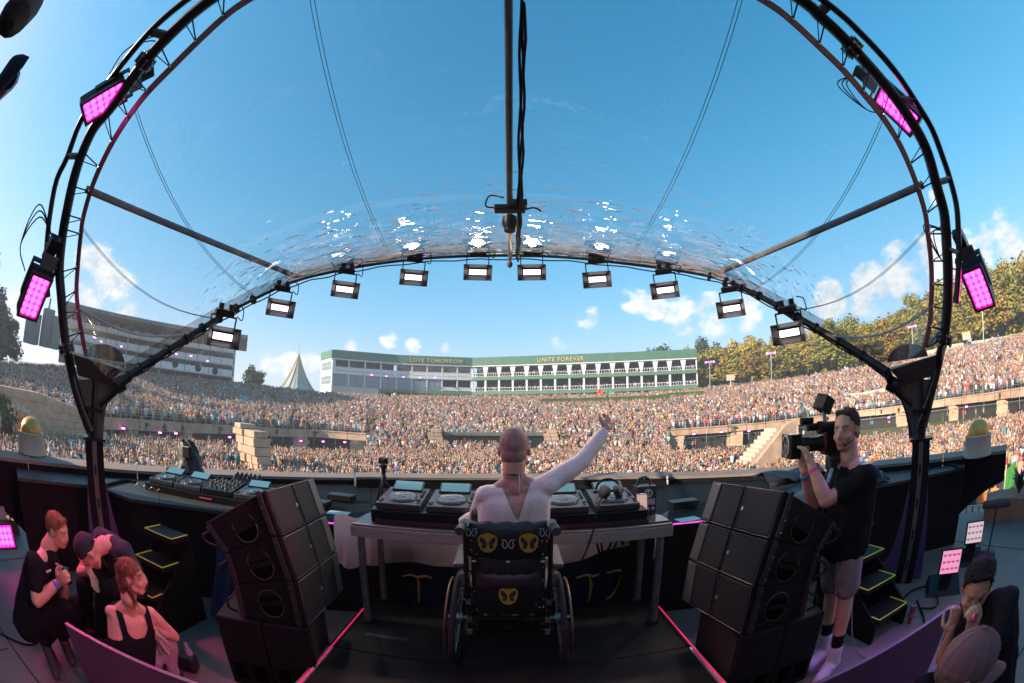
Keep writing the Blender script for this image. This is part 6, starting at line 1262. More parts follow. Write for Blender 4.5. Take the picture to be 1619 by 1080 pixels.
def head_prims(c, f, up, s=1.0, lips=True):
    c = V(c); f = V(f).normalized(); up = V(up); r = f.cross(up).normalized(); up = r.cross(f); M = Matrix((r, f, up)).transposed(); L = lambda x, y, z: c + (r * x + f * y + up * z) * s
    P = [El(L(0, -.008, .03), (.077 * s, .093 * s, .089 * s), M), El(L(0, .028, -.02), (.062 * s, .068 * s, .085 * s), M), El(L(0, .045, -.078), (.042 * s, .042 * s, .032 * s), M), Cp(L(0, .086, .014), L(0, .102, -.022), .008 * s, .0105 * s), Cp(L(-.010, .092, -.027), L(.010, .092, -.027), .0075 * s),
         Cp(L(-.05, .012, -.06), L(-.02, .055, -.09), .022 * s, .02 * s), Cp(L(.05, .012, -.06), L(.02, .055, -.09), .022 * s, .02 * s)]
    for k in (-1, 1): P += [El(L(.079 * k, -.008, -.008), (.010 * s, .019 * s, .031 * s), M), Cp(L(.018 * k, .088, .034), L(.050 * k, .070, .035), .0075 * s, .006 * s, 'brow'), El(L(.033 * k, .080, .013), (.011 * s, .008 * s, .005 * s), M, 'eye'), El(L(.033 * k, .072, .014), (.018 * s, .014 * s, .012 * s), M), El(L(.04 * k, .06, -.025), (.025 * s, .025 * s, .022 * s), M)]
    P += [Cp(L(-.020, .083, -.057), L(.020, .083, -.057), .0085 * s, .0085 * s, 'lip'), Cp(L(-.016, .081, -.069), L(.016, .081, -.069), .0085 * s, .0085 * s, 'lip')]
    return P, M, L
def hand_prims(wr, d, pn, curl=.6, s=1.0, spread=.05, thumb=1, straight=()):
    wr, d, pn = V(wr), V(d).normalized(), V(pn).normalized(); pn = (pn - d * pn.dot(d)).normalized(); sd = d.cross(pn) * thumb; P = [Cp(wr, wr + d * .03 * s, .026 * s, .028 * s)]
    M = Matrix((sd, d, pn)).transposed(); P.append(El(wr + d * .06 * s, (.041 * s, .048 * s, .017 * s), M))
    for i, (x, l) in enumerate(((.03, .072), (.011, .082), (-.009, .076), (-.028, .06))):
        b0 = wr + d * .095 * s + sd * x * s; cu = .12 if i in straight else curl; dd = d + sd * (x * spread * 30); dd.normalize(); p = b0; a = cu * .6
        for k, fl in enumerate((.44, .31, .25)):
            dr = dd * math.cos(a) + pn * math.sin(a); q = p + dr * l * fl * s; P.append(Cp(p, q, .0098 * s - .0008 * k, .0092 * s - .0008 * k)); p = q; a += cu * .85
    p = wr + d * .03 * s + sd * .032 * s; q = p + (d * .5 + sd * .65 + pn * .3).normalized() * .042 * s; e = q + (d * .85 + sd * .1 + pn * .5).normalized() * .034 * s; g = e + (d * .8 - sd * .2 + pn * .5).normalized() * .026 * s
    return P + [Cp(p, q, .015 * s, .0125 * s), Cp(q, e, .0125 * s, .0108 * s), Cp(e, g, .0105 * s, .009 * s)]
def arm(sh, el, wr, s=1.0): return [Cp(sh, el, .050 * s, .040 * s), Cp(V(sh).lerp(V(el), .3), V(sh).lerp(V(el), .6), .050 * s, .044 * s), Cp(el, V(el).lerp(V(wr), .35), .040 * s, .041 * s), Cp(V(el).lerp(V(wr), .35), wr, .041 * s, .026 * s)]
def leg(hp, kn, an, s=1.0): return [Cp(hp, kn, .085 * s, .056 * s), Cp(V(kn), V(kn).lerp(V(an), .3), .056 * s, .056 * s), Cp(V(kn).lerp(V(an), .3), an, .056 * s, .036 * s)]
def torso(shl, shr, hl, hr, s=1.0, neck=None):
    shl, shr, hl, hr = V(shl), V(shr), V(hl), V(hr); sm, hm = (shl + shr) / 2, (hl + hr) / 2; P = []
    for a, c in ((.0, .0), (.28, .1), (.5, .2)): pass
    il, ir = shl.lerp(sm, .32), shr.lerp(sm, .32)
    P += [Cp(il.lerp(hl, .12), il.lerp(hl, .45), .088 * s, .095 * s), Cp(ir.lerp(hr, .12), ir.lerp(hr, .45), .088 * s, .095 * s), Cp(sm.lerp(hm, .15), sm.lerp(hm, .5), .098 * s, .104 * s), Cp(il.lerp(sm, .5).lerp(hm, .14), il.lerp(sm, .5).lerp(hm, .5), .095 * s, .10 * s), Cp(ir.lerp(sm, .5).lerp(hm, .14), ir.lerp(sm, .5).lerp(hm, .5), .095 * s, .10 * s), Cp(il.lerp(hl, .45), hl, .092 * s, .105 * s), Cp(ir.lerp(hr, .45), hr, .092 * s, .105 * s), Cp(sm.lerp(hm, .5), hm, .105 * s, .115 * s), Cp(shl, shr, .052 * s, .052 * s), Cp(hl, hr, .10 * s)]
    if neck is not None: P += [Cp(neck, sm + (V(neck) - sm) * .1, .052 * s, .066 * s), Cp(shl.lerp(sm, .25), V(neck).lerp(sm, .25), .045 * s, .045 * s), Cp(shr.lerp(sm, .25), V(neck).lerp(sm, .25), .045 * s, .045 * s)]
    return P
HAIRM = lambda nm, c: mat(nm, c, .6, spec=.2, var=.45, vscale=60, bump=.5, bscale=260, stretch=(1, 1, .25))
LIP = mat('lips', (.36, .13, .11), .4); BROW = mat('brow_hair', (.22, .11, .07), .8); EYEM = mat('eye_dark', (.05, .035, .03), .3)
FT = {'s': 0, 'lip': 1, 'brow': 2, 'eye': 3}
def skinmats(sk): return [sk, LIP, BROW, EYEM]

def relax_rim(bm, n=14):
    for _ in range(n):
        mv = {}
        for v in bm.verts:
            nb_ = [e.other_vert(v) for e in v.link_edges if e.is_boundary]
            if len(nb_) == 2: mv[v] = v.co * .4 + (nb_[0].co + nb_[1].co) * .3
        for v, c in mv.items(): v.co = c
def strands(T, hair, n, ln, flow, m, seed=1, lift=.35):
    r = random.Random(seed); me = hair.data; ps = me.polygons; bb = B(); o_ = ORG[hair]; fl = V(flow)
    for k in range(n):
        p = ps[r.randrange(len(ps))]; c = p.center + o_; nn = p.normal; d = fl - nn * fl.dot(nn)
        d = (d.normalized() if d.length > .05 else nn.orthogonal()) + V((r.gauss(0, .35), r.gauss(0, .35), r.gauss(0, .35))); d = (d - nn * d.dot(nn)).normalized() * (1 - lift * .5) + nn * lift * r.uniform(.2, 1)
        l = ln * r.uniform(.6, 1.3); sd = d.cross(nn).normalized() * .0011; e = c + d * l
        bb.add([c - sd - nn * .002, c + sd - nn * .002, c + d * l * .6 + sd * .8, e, c + d * l * .6 - sd * .8], [(0, 1, 2, 4), (4, 2, 3)])
    return stuff(bb.obj('hair_strands', m, T, smooth=False))
# ---- seated person with the raised arm
T = thing('person', 'seated person with shaved head in sheer pink top raising the right arm', 'person', (-.02, 2.45, 0)); s = 1.0
hc = aty(813, 711, 2.40); f = V((.08, 1, .06)); Ph, M, L = head_prims(hc, f, (0, .06, 1), 1.06)
nk = aty(812, 747, 2.37); shl = aty(767, 783, 2.36); shr = aty(862, 768, 2.38); hl, hr = V((-.14, 2.44, .56)), V((.11, 2.44, .56))
ell_, elr = aty(751, 818, 2.50), aty(918, 731, 2.48); wrl, wrr = V((-.33, 2.80, .86)), aty(955, 683, 2.58)
hd = (aty(972, 650, 2.66) - wrr)
body = Ph + [Cp(hc + V((0, -.03, -.05)), nk, .062, .064)] + torso(shl, shr, hl, hr, .93, nk) + arm(shl, ell_, wrl, .92) + arm(shr, elr, wrr, 1.16) + hand_prims(wrl, (.3, 1, .1), (0, 0, -1), .4, .92, thumb=-1) + hand_prims(wrr, hd, (-.3, .9, .2), .95, 1.08, spread=.03) + leg(hl, (-.14, 2.86, .56), (-.12, 2.93, .14), .95) + leg(hr, (.12, 2.86, .56), (.10, 2.93, .14), .95) + [Cp((-.12, 2.93, .13), (-.12, 3.05, .13), .04, .03), Cp((.10, 2.93, .13), (.10, 3.05, .13), .04, .03)]
blob(body, 'body', skinmats(mat('skin_pink', (0.56, 0.28, 0.215), 0.5, var=.1, vscale=14, sss=.12)), T, .0065, 4, tags=FT)
SHEER = mat('sheer_pink', (.84, .68, .65), .6, var=.08, vscale=7, trans=.05, bump=.35, bscale=16, stretch=(1.6, .6, .6))
top = grow(torso(shl, shr, hl, hr, .93) + [Cp(shl, ell_, .050 * .92, .04 * .92), Cp(ell_, V(ell_).lerp(wrl, .9), .04 * .92, .028), Cp(shr, elr, .057, .048), Cp(elr, V(elr).lerp(wrr, .93), .048, .033)], .009)
gar = blob(top, 'sheer_top', [SHEER, TEE], T, .007, 14, wrinkle=.004, wscale=9)
bm = bmesh.new(); bm.from_mesh(gar.data); o3 = ORG[gar]   # open back: cut a V out of the garment
vt, vl, vr = V((.03, 0, .985)), V((-.085, 0, 1.24)), V((.115, 0, 1.26))
dele = []
for fc in bm.faces:
    c = fc.calc_center_median() + o3
    if c.z > .985 and c.y < 2.40 and c.z < 1.34:
        tt = (c.z - .985) / (1.25 - .985)
        if lerp(vt.x, vl.x, tt) < c.x < lerp(vt.x, vr.x, tt): dele.append(fc)
    elif c.z > 1.235 and abs(c.x - .015) < .07: dele.append(fc)
bmesh.ops.delete(bm, geom=dele, context='FACES'); relax_rim(bm); bm.to_mesh(gar.data); bm.free()
blob([Cp((-.12, 2.44, .99), (.10, 2.44, .99), .118, .118), Cp((-.12, 2.44, .95), (.10, 2.44, .95), .12, .12)], 'black_band', PAD, T, .008, 2)
blob(grow(leg(hl, (-.14, 2.86, .56), (-.12, 2.93, .14), .95) + leg(hr, (.12, 2.86, .56), (.10, 2.93, .14), .95) + [Cp(hl, hr, .10)], .012), 'trousers', mat('white_trousers', (.5, .44, .43), .8), T, .01, 3)
STUB = mat('shaved_hair', (.33, .18, .15), .75, var=.25, vscale=40, bump=.3, bscale=500)
blob([El(L(0, -.012, .034), (.0835, .0985, .0965), M), El(L(0, -.038, -.02), (.075, .068, .066), M)], 'shaved_hair', STUB, T, .006, 3)
B().tube([nk + V((.05 * math.cos(a), .052 * math.sin(a) - .004, .006 + .012 * math.sin(a))) for a in [2 * math.pi * k / 24 for k in range(24)]], .0085, 6, closed=True).obj('choker', mat('studded_choker', (.03, .025, .025), .4), T)
B().tube(spline([nk + V((.03, -.064, 0)), nk + V((.032, -.078, -.05)), nk + V((.03, -.082, -.10))], 5), .0028, 5).obj('necklace_chain', mat('pearl', (.6, .5, .45), .35), T)

# ---- cameraman
T = thing('person', 'standing cameraman in black shirt and shorts holding a video camera', 'person', V((1.98, 1.92, FZ)))
f = V((-.80, -.02, -.04)).normalized(); hc = atr(1338, 681, 2.72); Ph, M, L = head_prims(hc, (-.86, -.25, -.05), (-.02, 0, 1), 1.04)
nk = atr(1343, 727, 2.72); shl = atr(1371, 753, 2.58); shr = atr(1322, 748, 2.92); hl, hr = atr(1345, 858, 2.68), atr(1322, 855, 2.84)
ell_ = atr(1306, 792, 2.50); wrl = atr(1284, 738, 2.56); elr = atr(1285, 800, 2.78); wrr = atr(1271, 746, 2.66)
kl, kr = atr(1338, 940, 2.66), atr(1316, 932, 2.80); al, ar = atr(1322, 1026, 2.64), atr(1306, 1006, 2.80)
lensm = atr(1268, 703, 2.7)
bodyp = Ph + [Cp(hc + V((.02, 0, -.06)), nk, .062, .062)] + torso(shl, shr, hl, hr, 1.18, nk) + arm(shl, ell_, wrl, 1.14) + arm(shr, elr, wrr, 1.05) + leg(hl, kl, al, 1.02) + leg(hr, kr, ar, 1.0)
bodyp += hand_prims(wrl, atr(1270, 703, 2.62) - wrl, (-.35, 1, .1), .38, 1.0, spread=.09, thumb=-1) + hand_prims(wrr, atr(1266, 712, 2.72) - wrr, (.2, -.6, .5), .7, 1.0)
tdir = V((-.75, -.35, 0)).normalized()
blob(bodyp, 'body', skinmats(SKIN), T, .006, 3, tags=FT, soft=(hc, .15, 9))
blob(grow(torso(shl, shr, hl, hr, 1.18), .012) + [Cp(shl, shl.lerp(ell_, .62), .07, .066), Cp(shr, shr.lerp(elr, .62), .07, .066), Cp(nk - V((0, 0, .075)), nk - V((0, 0, .09)), .075, .08)], 'shirt', TEE, T, .008, 8, wrinkle=.010, wscale=11)
SHORTS = mat('grey_shorts', (.20, .155, .15), .85, var=.2, vscale=14, bump=.3, bscale=120)
blob(grow([Cp(hl, hr, .112), Cp(hl, hl.lerp(kl, .85), .10, .085), Cp(hr, hr.lerp(kr, .85), .10, .085)], .006), 'shorts', SHORTS, T, .008, 3, wrinkle=.010, wscale=13)
for a_, k_, nm in ((al, kl, 0), (ar, kr, 1)):
    blob([Cp(a_.lerp(k_, .28), a_, .047, .042)], 'sock', TEE, T, .008, 2)
    g = V((a_.x, a_.y, FZ)); blob([Cp(g - tdir * .05 + V((0, 0, .055)), g + tdir * .06 + V((0, 0, .06)), .054, .052), Cp(g + tdir * .06 + V((0, 0, .05)), g + tdir * .18 + V((0, 0, .04)), .05, .042), Cp(a_ + V((0, 0, .0)), g + V((0, 0, .06)), .050, .056)], 'shoe', mat('white_shoe', (.55, .45, .52), .6, bump=.2, bscale=90), T, .007, 2)
    B().tube([g - tdir * .085 + V((0, 0, .014)), g + tdir * .21 + V((0, 0, .014))], .038, 8).obj('sole', mat('shoe_sole', (.5, .32, .45), .6), T).scale = (1, 1, 1)
HB = HAIRM('dark_hair', (.045, .026, .018))
_h = blob([El(L(0, -.022, .045), (.086, .094, .090), M), El(L(0, -.058, -.01), (.066, .056, .075), M), Cp(L(-.04, .03, .104), L(.04, .03, .104), .018), Cp(L(0, -.085, -.05), L(0, -.092, -.10), .03, .02), Cp(L(-.07, -.02, .03), L(-.068, -.01, .0), .014, .008), Cp(L(.07, -.02, .03), L(.068, -.01, .0), .014, .008)], 'hair', HB, T, .006, 3, wrinkle=.003, wscale=60); strands(T, _h, 1500, .028, M @ V((0, -1, -.1)), HB, 1, .3)
B().tube(spline([L(-.078, .0, -.01), L(-.075, .04, -.045), L(-.045, .09, -.066)], 5), .003, 5).ell(L(-.042, .094, -.068), (.009, .009, .009), n=8, m=6).obj('headset', BLKG, T)
def band(p, d, r, m): d = V(d).normalized(); B().lathe([(r, -.011), (r + .0025, -.011), (r + .0025, .011), (r, .011)], p, 16, rot=d.to_track_quat('Z', 'Y').to_matrix()).obj('wristband', m, T)
band(wrl.lerp(ell_, .12), wrl - ell_, .031, mat('pink_band', (.75, .05, .25), .5)); band(wrr.lerp(elr, .12), wrr - elr, .031, mat('blue_band', (.04, .25, .5), .5))
c_ = atr(1312, 752, 2.62); B().box(c_, (.012, .03, .09), Matrix.Rotation(.4, 3, 'Y')).obj('badge', mat('badge_blue', (.2, .4, .55), .3), T, smooth=False, bevel=.004)
# video camera
Pf, Pb = atr(1243, 706, 2.72), atr(1306, 700, 2.84); T = thing('video_camera', 'black shoulder video camera with big lens hood held by the cameraman', 'camera', Pb); ax = (Pf - Pb).normalized(); MC = frame_rot(ax); Lc = lambda x, y, z: Pb + MC @ V((x, y, z)); LN = (Pf - Pb).length
B().hexa([Lc(x, y, z) for y in (LN, LN - .075) for x, z in ((-.095, -.075), (.095, -.075), (.095, .075), (-.095, .075))]).obj('lens_hood', BLKG, T, smooth=False, bevel=.008)
B().lathe([(.058, 0), (.056, .003), (.02, -.012), (.001, -.014)], Pf + ax * .002, 24, rot=ax.to_track_quat('Z', 'Y').to_matrix()).obj('front_glass', mat('lens_glass', (.02, .025, .04), .04, spec=.8), T)
B().lathe([(.068, -.004), (.072, .004), (.06, .006), (.058, -.002)], Pf + ax * .002, 24, rot=ax.to_track_quat('Z', 'Y').to_matrix()).obj('lens_ring', ALU, T)
rq = ax.to_track_quat('Z', 'Y').to_matrix(); B().lathe([(.05, .0), (.052, .05), (.045, .07), (.045, .13), (.052, .15), (.052, LN - .07)], Pb + ax * .0, 22, rot=rq).obj('lens_barrel', BLKG, T); B().lathe([(.0525, 0), (.0525, .012)], Pb + ax * .02, 22, rot=rq).obj('red_ring', mat('red_ring', (.5, .02, .04), .4), T)
B().box(Lc(0, -.08, .0), (.10, .20, .15), MC).box(Lc(0, -.08, .09), (.07, .16, .05), MC).obj('camera_body', BLKG, T, smooth=False, bevel=.012)
B().lathe([(.032, -.02), (.034, .16), (.04, .17), (.04, .20)], Lc(-.03, -.12, .10), 16, rot=rq @ Matrix.Rotation(0, 3, 'X')).obj('viewfinder', BLKG, T)
B().box(Lc(.0, .04, .105), (.05, .22, .045), MC).obj('top_handle', BLKG, T, smooth=False, bevel=.012); B().lathe([(.022, .0), (.024, .09)], Lc(.04, .09, .145), 14, rot=rq).obj('microphone', BLKG, T)
mon = Lc(0, .02, .245); B().box(mon, (.11, .09, .10), MC @ Matrix.Rotation(rad(28), 3, 'X') @ Matrix.Rotation(rad(20), 3, 'Z')).obj('monitor', BLKG, T, smooth=False, bevel=.006); B().tube([Lc(0, .01, .11), Lc(0, .02, .21)], .014, 8).obj('monitor_arm', STEEL, T)
B().box(Lc(0, -.12, -.13), (.11, .2, .10), MC).obj('shoulder_pad', FAB, T, smooth=False, bevel=.02); B().tube(spline([Lc(-.04, -.1, -.1), Lc(-.06, -.02, -.22), Lc(-.03, -.08, -.3), Lc(0, -.18, -.25)], 5), .005, 5).obj('cable', RUB, T)

# ---- man crouching on the left
T = thing('person', 'crouching man with short fair hair in black shirt at the left', 'person', V((-2.75, .9, FZ)))
hc = atr(91, 838, 2.86); Ph, M, L = head_prims(hc, (.80, .42, -.28), (.28, .1, 1), .92)
nk = atr(76, 866, 2.88); shl = atr(84, 888, 3.05); shr = atr(54, 890, 2.74); hl, hr = atr(66, 985, 3.05), atr(42, 988, 2.9)
elr, wrr = atr(58, 950, 2.66), atr(93, 921, 2.70); ell_, wrl = atr(100, 945, 3.0), atr(103, 915, 2.86)
kr_, ar_ = atr(103, 962, 2.76), atr(70, 1014, 2.84); kl_, al_ = atr(124, 955, 3.0), atr(98, 1006, 2.98); 
pr_ = Ph + [Cp(hc - M @ V((0, .02, .06)), nk, .06, .06)] + torso(shl, shr, hl, hr, 1.02, nk) + arm(shl, ell_, wrl) + arm(shr, elr, wrr, 1.05) + leg(hl, kl_, al_) + leg(hr, kr_, ar_)
pr_ += hand_prims(wrr, (.75, .1, .5), (-.2, .9, .1), .9, 1.0, thumb=1) + hand_prims(wrl, (.6, -.2, .6), (-.2, -.9, .0), .9, 1.0, thumb=-1)
blob(pr_, 'body', skinmats(SKIN), T, .007, 3, tags=FT, soft=(hc, .15, 6))
blob(grow(torso(shl, shr, hl, hr, 1.02), .012) + [Cp(shl, shl.lerp(ell_, .55), .066, .064), Cp(shr, shr.lerp(elr, .58), .068, .066), Cp(nk - V((0, 0, .03)), nk - V((0, 0, .05)), .066, .07)], 'shirt', TEE, T, .008, 8, wrinkle=.010, wscale=11)
JEANS = mat('black_jeans', (.008, .008, .010), .8, spec=.08, var=.2, vscale=20)
blob(grow(leg(hl, kl_, al_) + leg(hr, kr_, ar_) + [Cp(hl, hr, .105)], .012), 'trousers', JEANS, T, .009, 3, wrinkle=.009, wscale=14)
SHOE = mat('dark_shoe', (.04, .033, .032), .6)
for a_, dr in ((ar_, V((.75, -.35, 0))), (al_, V((.8, -.3, 0)))):
    dr.normalize(); g = V((a_.x, a_.y, FZ)); blob([Cp(g - dr * .06 + V((0, 0, .05)), g + dr * .08 + V((0, 0, .05)), .046, .044), Cp(g + dr * .08 + V((0, 0, .042)), g + dr * .19 + V((0, 0, .036)), .042, .034), Cp(a_, g + V((0, 0, .05)), .046, .048)], 'shoe', SHOE, T, .008, 2); B().box(g + dr * .06 + V((0, 0, .012)), (.08, .30, .02), frame_rot(dr)).obj('sole', mat('grey_sole', (.12, .10, .10), .6), T, smooth=False, bevel=.006)
HF = HAIRM('fair_hair', (.22, .11, .045))
_h = blob([El(L(0, -.016, .040), (.074, .088, .078), M), El(L(0, -.05, .0), (.064, .050, .056), M), Cp(L(-.035, .045, .094), L(.035, .05, .096), .016)], 'hair', HF, T, .006, 3, wrinkle=.003, wscale=70); strands(T, _h, 1500, .018, M @ V((0, .6, .5)), HF, 2, .6)
band(wrr.lerp(elr, .14), wrr - elr, .031, mat('blue_wristband', (.04, .12, .5), .5))
B().box(atr(77, 903, 2.66), (.05, .004, .012), frame_rot((-.9, -.3, 0))).obj('shirt_print', mat('pale_print', (.3, .3, .3), .7), T, smooth=False)
p_ = (wrr + wrl) / 2 + V((.08, .02, .06)); tag(B().lathe([(.025, -.05), (.03, -.045), (.03, .045), (.025, .05)], p_, 16).obj('drink_can', BLKG, org=p_), 'small black can held by the crouching man at the left', 'can')

# ---- man with cap, head bowed
T = thing('person', 'man in black with backward cap sitting bent forward at the left', 'person', V((-2.7, 1.75, FZ)))
hc = atr(141, 872, 2.92); Ph, M, L = head_prims(hc, (-.25, -.45, -.85), (-.35, -.75, .55), 1.02)
nk = atr(163, 862, 3.02); shl = atr(196, 872, 2.95); shr = atr(160, 848, 3.22); hl, hr = atr(212, 925, 3.12), atr(182, 905, 3.32)
elr, wrr = atr(128, 905, 3.05), atr(142, 903, 2.88); ell_, wrl = atr(226, 918, 2.92), atr(205, 905, 2.82)
kr_, ar_ = atr(133, 925, 2.98), atr(140, 985, 2.98); kl_, al_ = atr(165, 935, 2.80), atr(158, 1000, 2.82)
pr_ = Ph + [Cp(hc, nk, .06, .062)] + torso(shl, shr, hl, hr, 1.03, nk) + arm(shl, ell_, wrl) + arm(shr, elr, wrr) + leg(hl, kl_, al_) + leg(hr, kr_, ar_) + hand_prims(wrr, (.75, -.25, -.25), (0, -.5, -.6), .35) + hand_prims(wrl, (-.6, -.2, -.4), (0, -.4, -.8), .5, thumb=-1)
blob(pr_, 'body', skinmats(SKIN), T, .007, 3, tags=FT, soft=(hc, .15, 6))
NAVYT = mat('navy_cotton', (.014, .022, .032), .85, bump=.2, bscale=200)
blob(grow(torso(shl, shr, hl, hr, 1.05), .012) + [Cp(shl, shl.lerp(ell_, .6), .07, .066), Cp(shr, shr.lerp(elr, .6), .07, .066)], 'shirt', NAVYT, T, .008, 3, wrinkle=.010, wscale=11)
blob(grow(leg(hl, kl_, al_) + leg(hr, kr_, ar_) + [Cp(hl, hr, .105)], .012), 'trousers', JEANS, T, .009, 3, wrinkle=.009, wscale=14)
for a_ in (ar_, al_):
    dr = V((-.5, -.8, 0)).normalized(); g = V((a_.x, a_.y, FZ)); blob([Cp(g - dr * .05 + V((0, 0, .05)), g + dr * .18 + V((0, 0, .04)), .046, .036), Cp(a_, g + V((0, 0, .05)), .045, .048)], 'shoe', SHOE, T, .008, 2)
cp_ = blob([El(L(0, -.012, .052), (.083, .102, .078), M), El(L(0, -.02, .03), (.082, .100, .06), M)], 'cap', mat('navy_cap', (.018, .020, .026), .85, bump=.3, bscale=160), T, .006, 2)
blob([Cp(L(-.05, -.10, .005), L(.05, -.10, .005), .012), Cp(L(-.045, -.13, -.005), L(.045, -.13, -.005), .010), Cp(L(-.03, -.15, -.01), L(.03, -.15, -.01), .009)], 'cap_brim', mat('navy_cap'), T, .006, 2)
B().tube([L(.05 * math.cos(a), .086 * 1.0, .03 + .035 * math.sin(a)) for a in [math.pi * k / 10 for k in range(11)]], .005, 5).obj('cap_strap', mat('orange_strap', (.5, .10, .04), .6), T)

# ---- woman seen from behind
T = thing('person', 'woman with reddish hair in black tank top crouching with arms on her knee', 'person', V((-2.0, 1.25, FZ)))
hc = atr(208, 912, 2.36); Ph, M, L = head_prims(hc, (.80, .58, -.02), (0, .05, 1), .87)
nk = atr(203, 947, 2.34); shl = atr(182, 975, 2.38); shr = atr(232, 972, 2.36); shl, shr = atr(176, 968, 2.36), atr(238, 970, 2.42); hl, hr = atr(185, 1052, 2.24), atr(222, 1052, 2.36)
hl.z = hr.z = -.05
elr, wrr = atr(276, 1006, 2.46), atr(246, 998, 2.38); ell_, wrl = atr(196, 1010, 2.6), atr(240, 990, 2.55)
kr_, kl_ = atr(262, 1002, 2.50), atr(240, 1000, 2.62); ar_, al_ = atr(272, 1065, 2.46), atr(250, 1060, 2.62); ar_.z = al_.z = FZ + .09
pr_ = Ph + [Cp(hc - V((.02, .02, .06)), nk, .048, .05)] + torso(shl, shr, hl, hr, .82, nk) + arm(shl, ell_, wrl, .85) + arm(shr, elr, wrr, .88) + leg(hl, kl_, al_, .95) + leg(hr, kr_, ar_, .95) + hand_prims(wrr, (.3, -.2, -.6), (.2, .8, -.2), .35, .9) + hand_prims(wrl, (.8, .1, -.1), (0, 0, -1), .3, .9, thumb=-1)
blob(pr_, 'body', skinmats(SKIN), T, .0065, 3, tags=FT, soft=(hc, .14, 7))
tk = blob(grow(torso(shl, shr, hl, hr, .82), .008), 'tank_top', TEE, T, .007, 3, wrinkle=.006, wscale=14)
bm = bmesh.new(); bm.from_mesh(tk.data); o3 = ORG[tk]; sm_ = (shl + shr) / 2; axs = (shr - shl).normalized()
dele = []
for fc in bm.faces:
    c = fc.calc_center_median() + o3; x = (c - sm_).dot(axs); z = c.z - sm_.z
    if abs(x) > .118 and z > -.10: dele.append(fc)
    elif z > -.11 + .9 * max(0, abs(x) - .045) * 1.6 and abs(x) < .075: dele.append(fc)
    elif z > .05: dele.append(fc)
bmesh.ops.delete(bm, geom=dele, context='FACES'); relax_rim(bm); bm.to_mesh(tk.data); bm.free()
blob(grow(leg(hl, kl_, al_, .95) + leg(hr, kr_, ar_, .95) + [Cp(hl, hr, .10)], .016), 'trousers', mat('pale_trousers', (.32, .25, .25), .85, var=.2, vscale=16, bump=.3, bscale=120), T, .009, 3, wrinkle=.012, wscale=14)
for a_ in (ar_, al_): g = V((a_.x, a_.y, FZ)); dr = V((.75, .6, 0)).normalized(); blob([Cp(g + V((0, 0, .045)), g + dr * .16 + V((0, 0, .036)), .042, .032), Cp(a_, g + V((0, 0, .05)), .04, .044)], 'shoe', SHOE, T, .008, 2)
HR = HAIRM('auburn_hair', (.17, .055, .03))
_h = blob([El(L(0, -.016, .038), (.070, .084, .077), M), El(L(0, -.045, -.02), (.070, .066, .085), M), Cp(L(-.06, -.03, -.03), L(-.058, .0, -.12), .026, .016), Cp(L(.06, -.03, -.03), L(.06, .0, -.14), .026, .012), Cp(L(0, -.08, -.05), L(0, -.075, -.16), .040, .025), Cp(L(-.04, -.07, -.05), L(-.045, -.055, -.16), .032, .02), Cp(L(.04, -.07, -.05), L(.05, -.045, -.17), .032, .018)], 'hair', HR, T, .006, 3, wrinkle=.004, wscale=45); strands(T, _h, 1800, .05, V((0, 0, -1)), HR, 3, .18)
band(wrr.lerp(elr, .1), wrr - elr, .026, STEEL)

# ---- man crouching at the right
T = thing('person', 'dark haired man in black shirt crouching with hand at mouth at the right', 'person', V((1.95, .62, FZ)))
hc = atr(1545, 928, 1.98); Ph, M, L = head_prims(hc, (-.78, -.42, -.42), (-.36, -.16, .95), 1.04)
nk = atr(1562, 958, 2.02); shr = atr(1528, 968, 2.16); shl = atr(1592, 950, 1.90); hl, hr = atr(1585, 1075, 2.08), atr(1545, 1080, 2.22); hl.z = hr.z = .08
ell_, wrl = atr(1565, 1045, 1.72), atr(1534, 1003, 1.78); elr, wrr = atr(1490, 1040, 2.05), atr(1502, 1002, 1.98)
kl_, al_ = V((1.75, .45, .22)), V((1.9, .5, FZ + .09)); kr_, ar_ = V((1.75, .75, .2)), V((1.95, .85, FZ + .09))
pr_ = Ph + [Cp(hc + M @ V((0, -.04, -.06)), nk, .06, .062)] + torso(shl, shr, hl, hr, 1.05, nk) + arm(shl, ell_, wrl) + arm(shr, elr, wrr) + leg(hl, kl_, al_) + leg(hr, kr_, ar_) + hand_prims(wrl, (-.2, .15, .85), (.3, .8, .2), 1.2, .95, thumb=-1) + hand_prims(wrr, (.1, .1, .9), (.4, .5, 0), .9, .95)
blob(pr_, 'body', skinmats(SKIN2), T, .0055, 3, tags=FT, soft=(hc, .15, 9))
blob(grow(torso(shl, shr, hl, hr, 1.06), .014) + [Cp(shl, shl.lerp(ell_, .62), .07, .068), Cp(shr, shr.lerp(elr, .62), .07, .066), Cp(nk - V((0, 0, .03)), nk - V((0, 0, .06)), .066, .075)], 'shirt', TEE, T, .008, 8, wrinkle=.010, wscale=11)
blob(grow(leg(hl, kl_, al_) + leg(hr, kr_, ar_) + [Cp(hl, hr, .105)], .012), 'trousers', JEANS, T, .01, 3)
HK = HAIRM('black_hair', (.014, .011, .011))
_h = blob([El(L(0, -.030, .050), (.088, .098, .084), M), El(L(0, -.05, .0), (.074, .06, .07), M), Cp(L(-.04, .04, .100), L(.04, .045, .100), .016), Cp(L(-.066, .02, .06), L(-.072, .012, .02), .013, .009), Cp(L(.066, .02, .06), L(.072, .012, .02), .013, .009)], 'hair', HK, T, .006, 3, wrinkle=.003, wscale=60); strands(T, _h, 1800, .024, M @ V((.3, .9, .2)), HK, 4, .5)
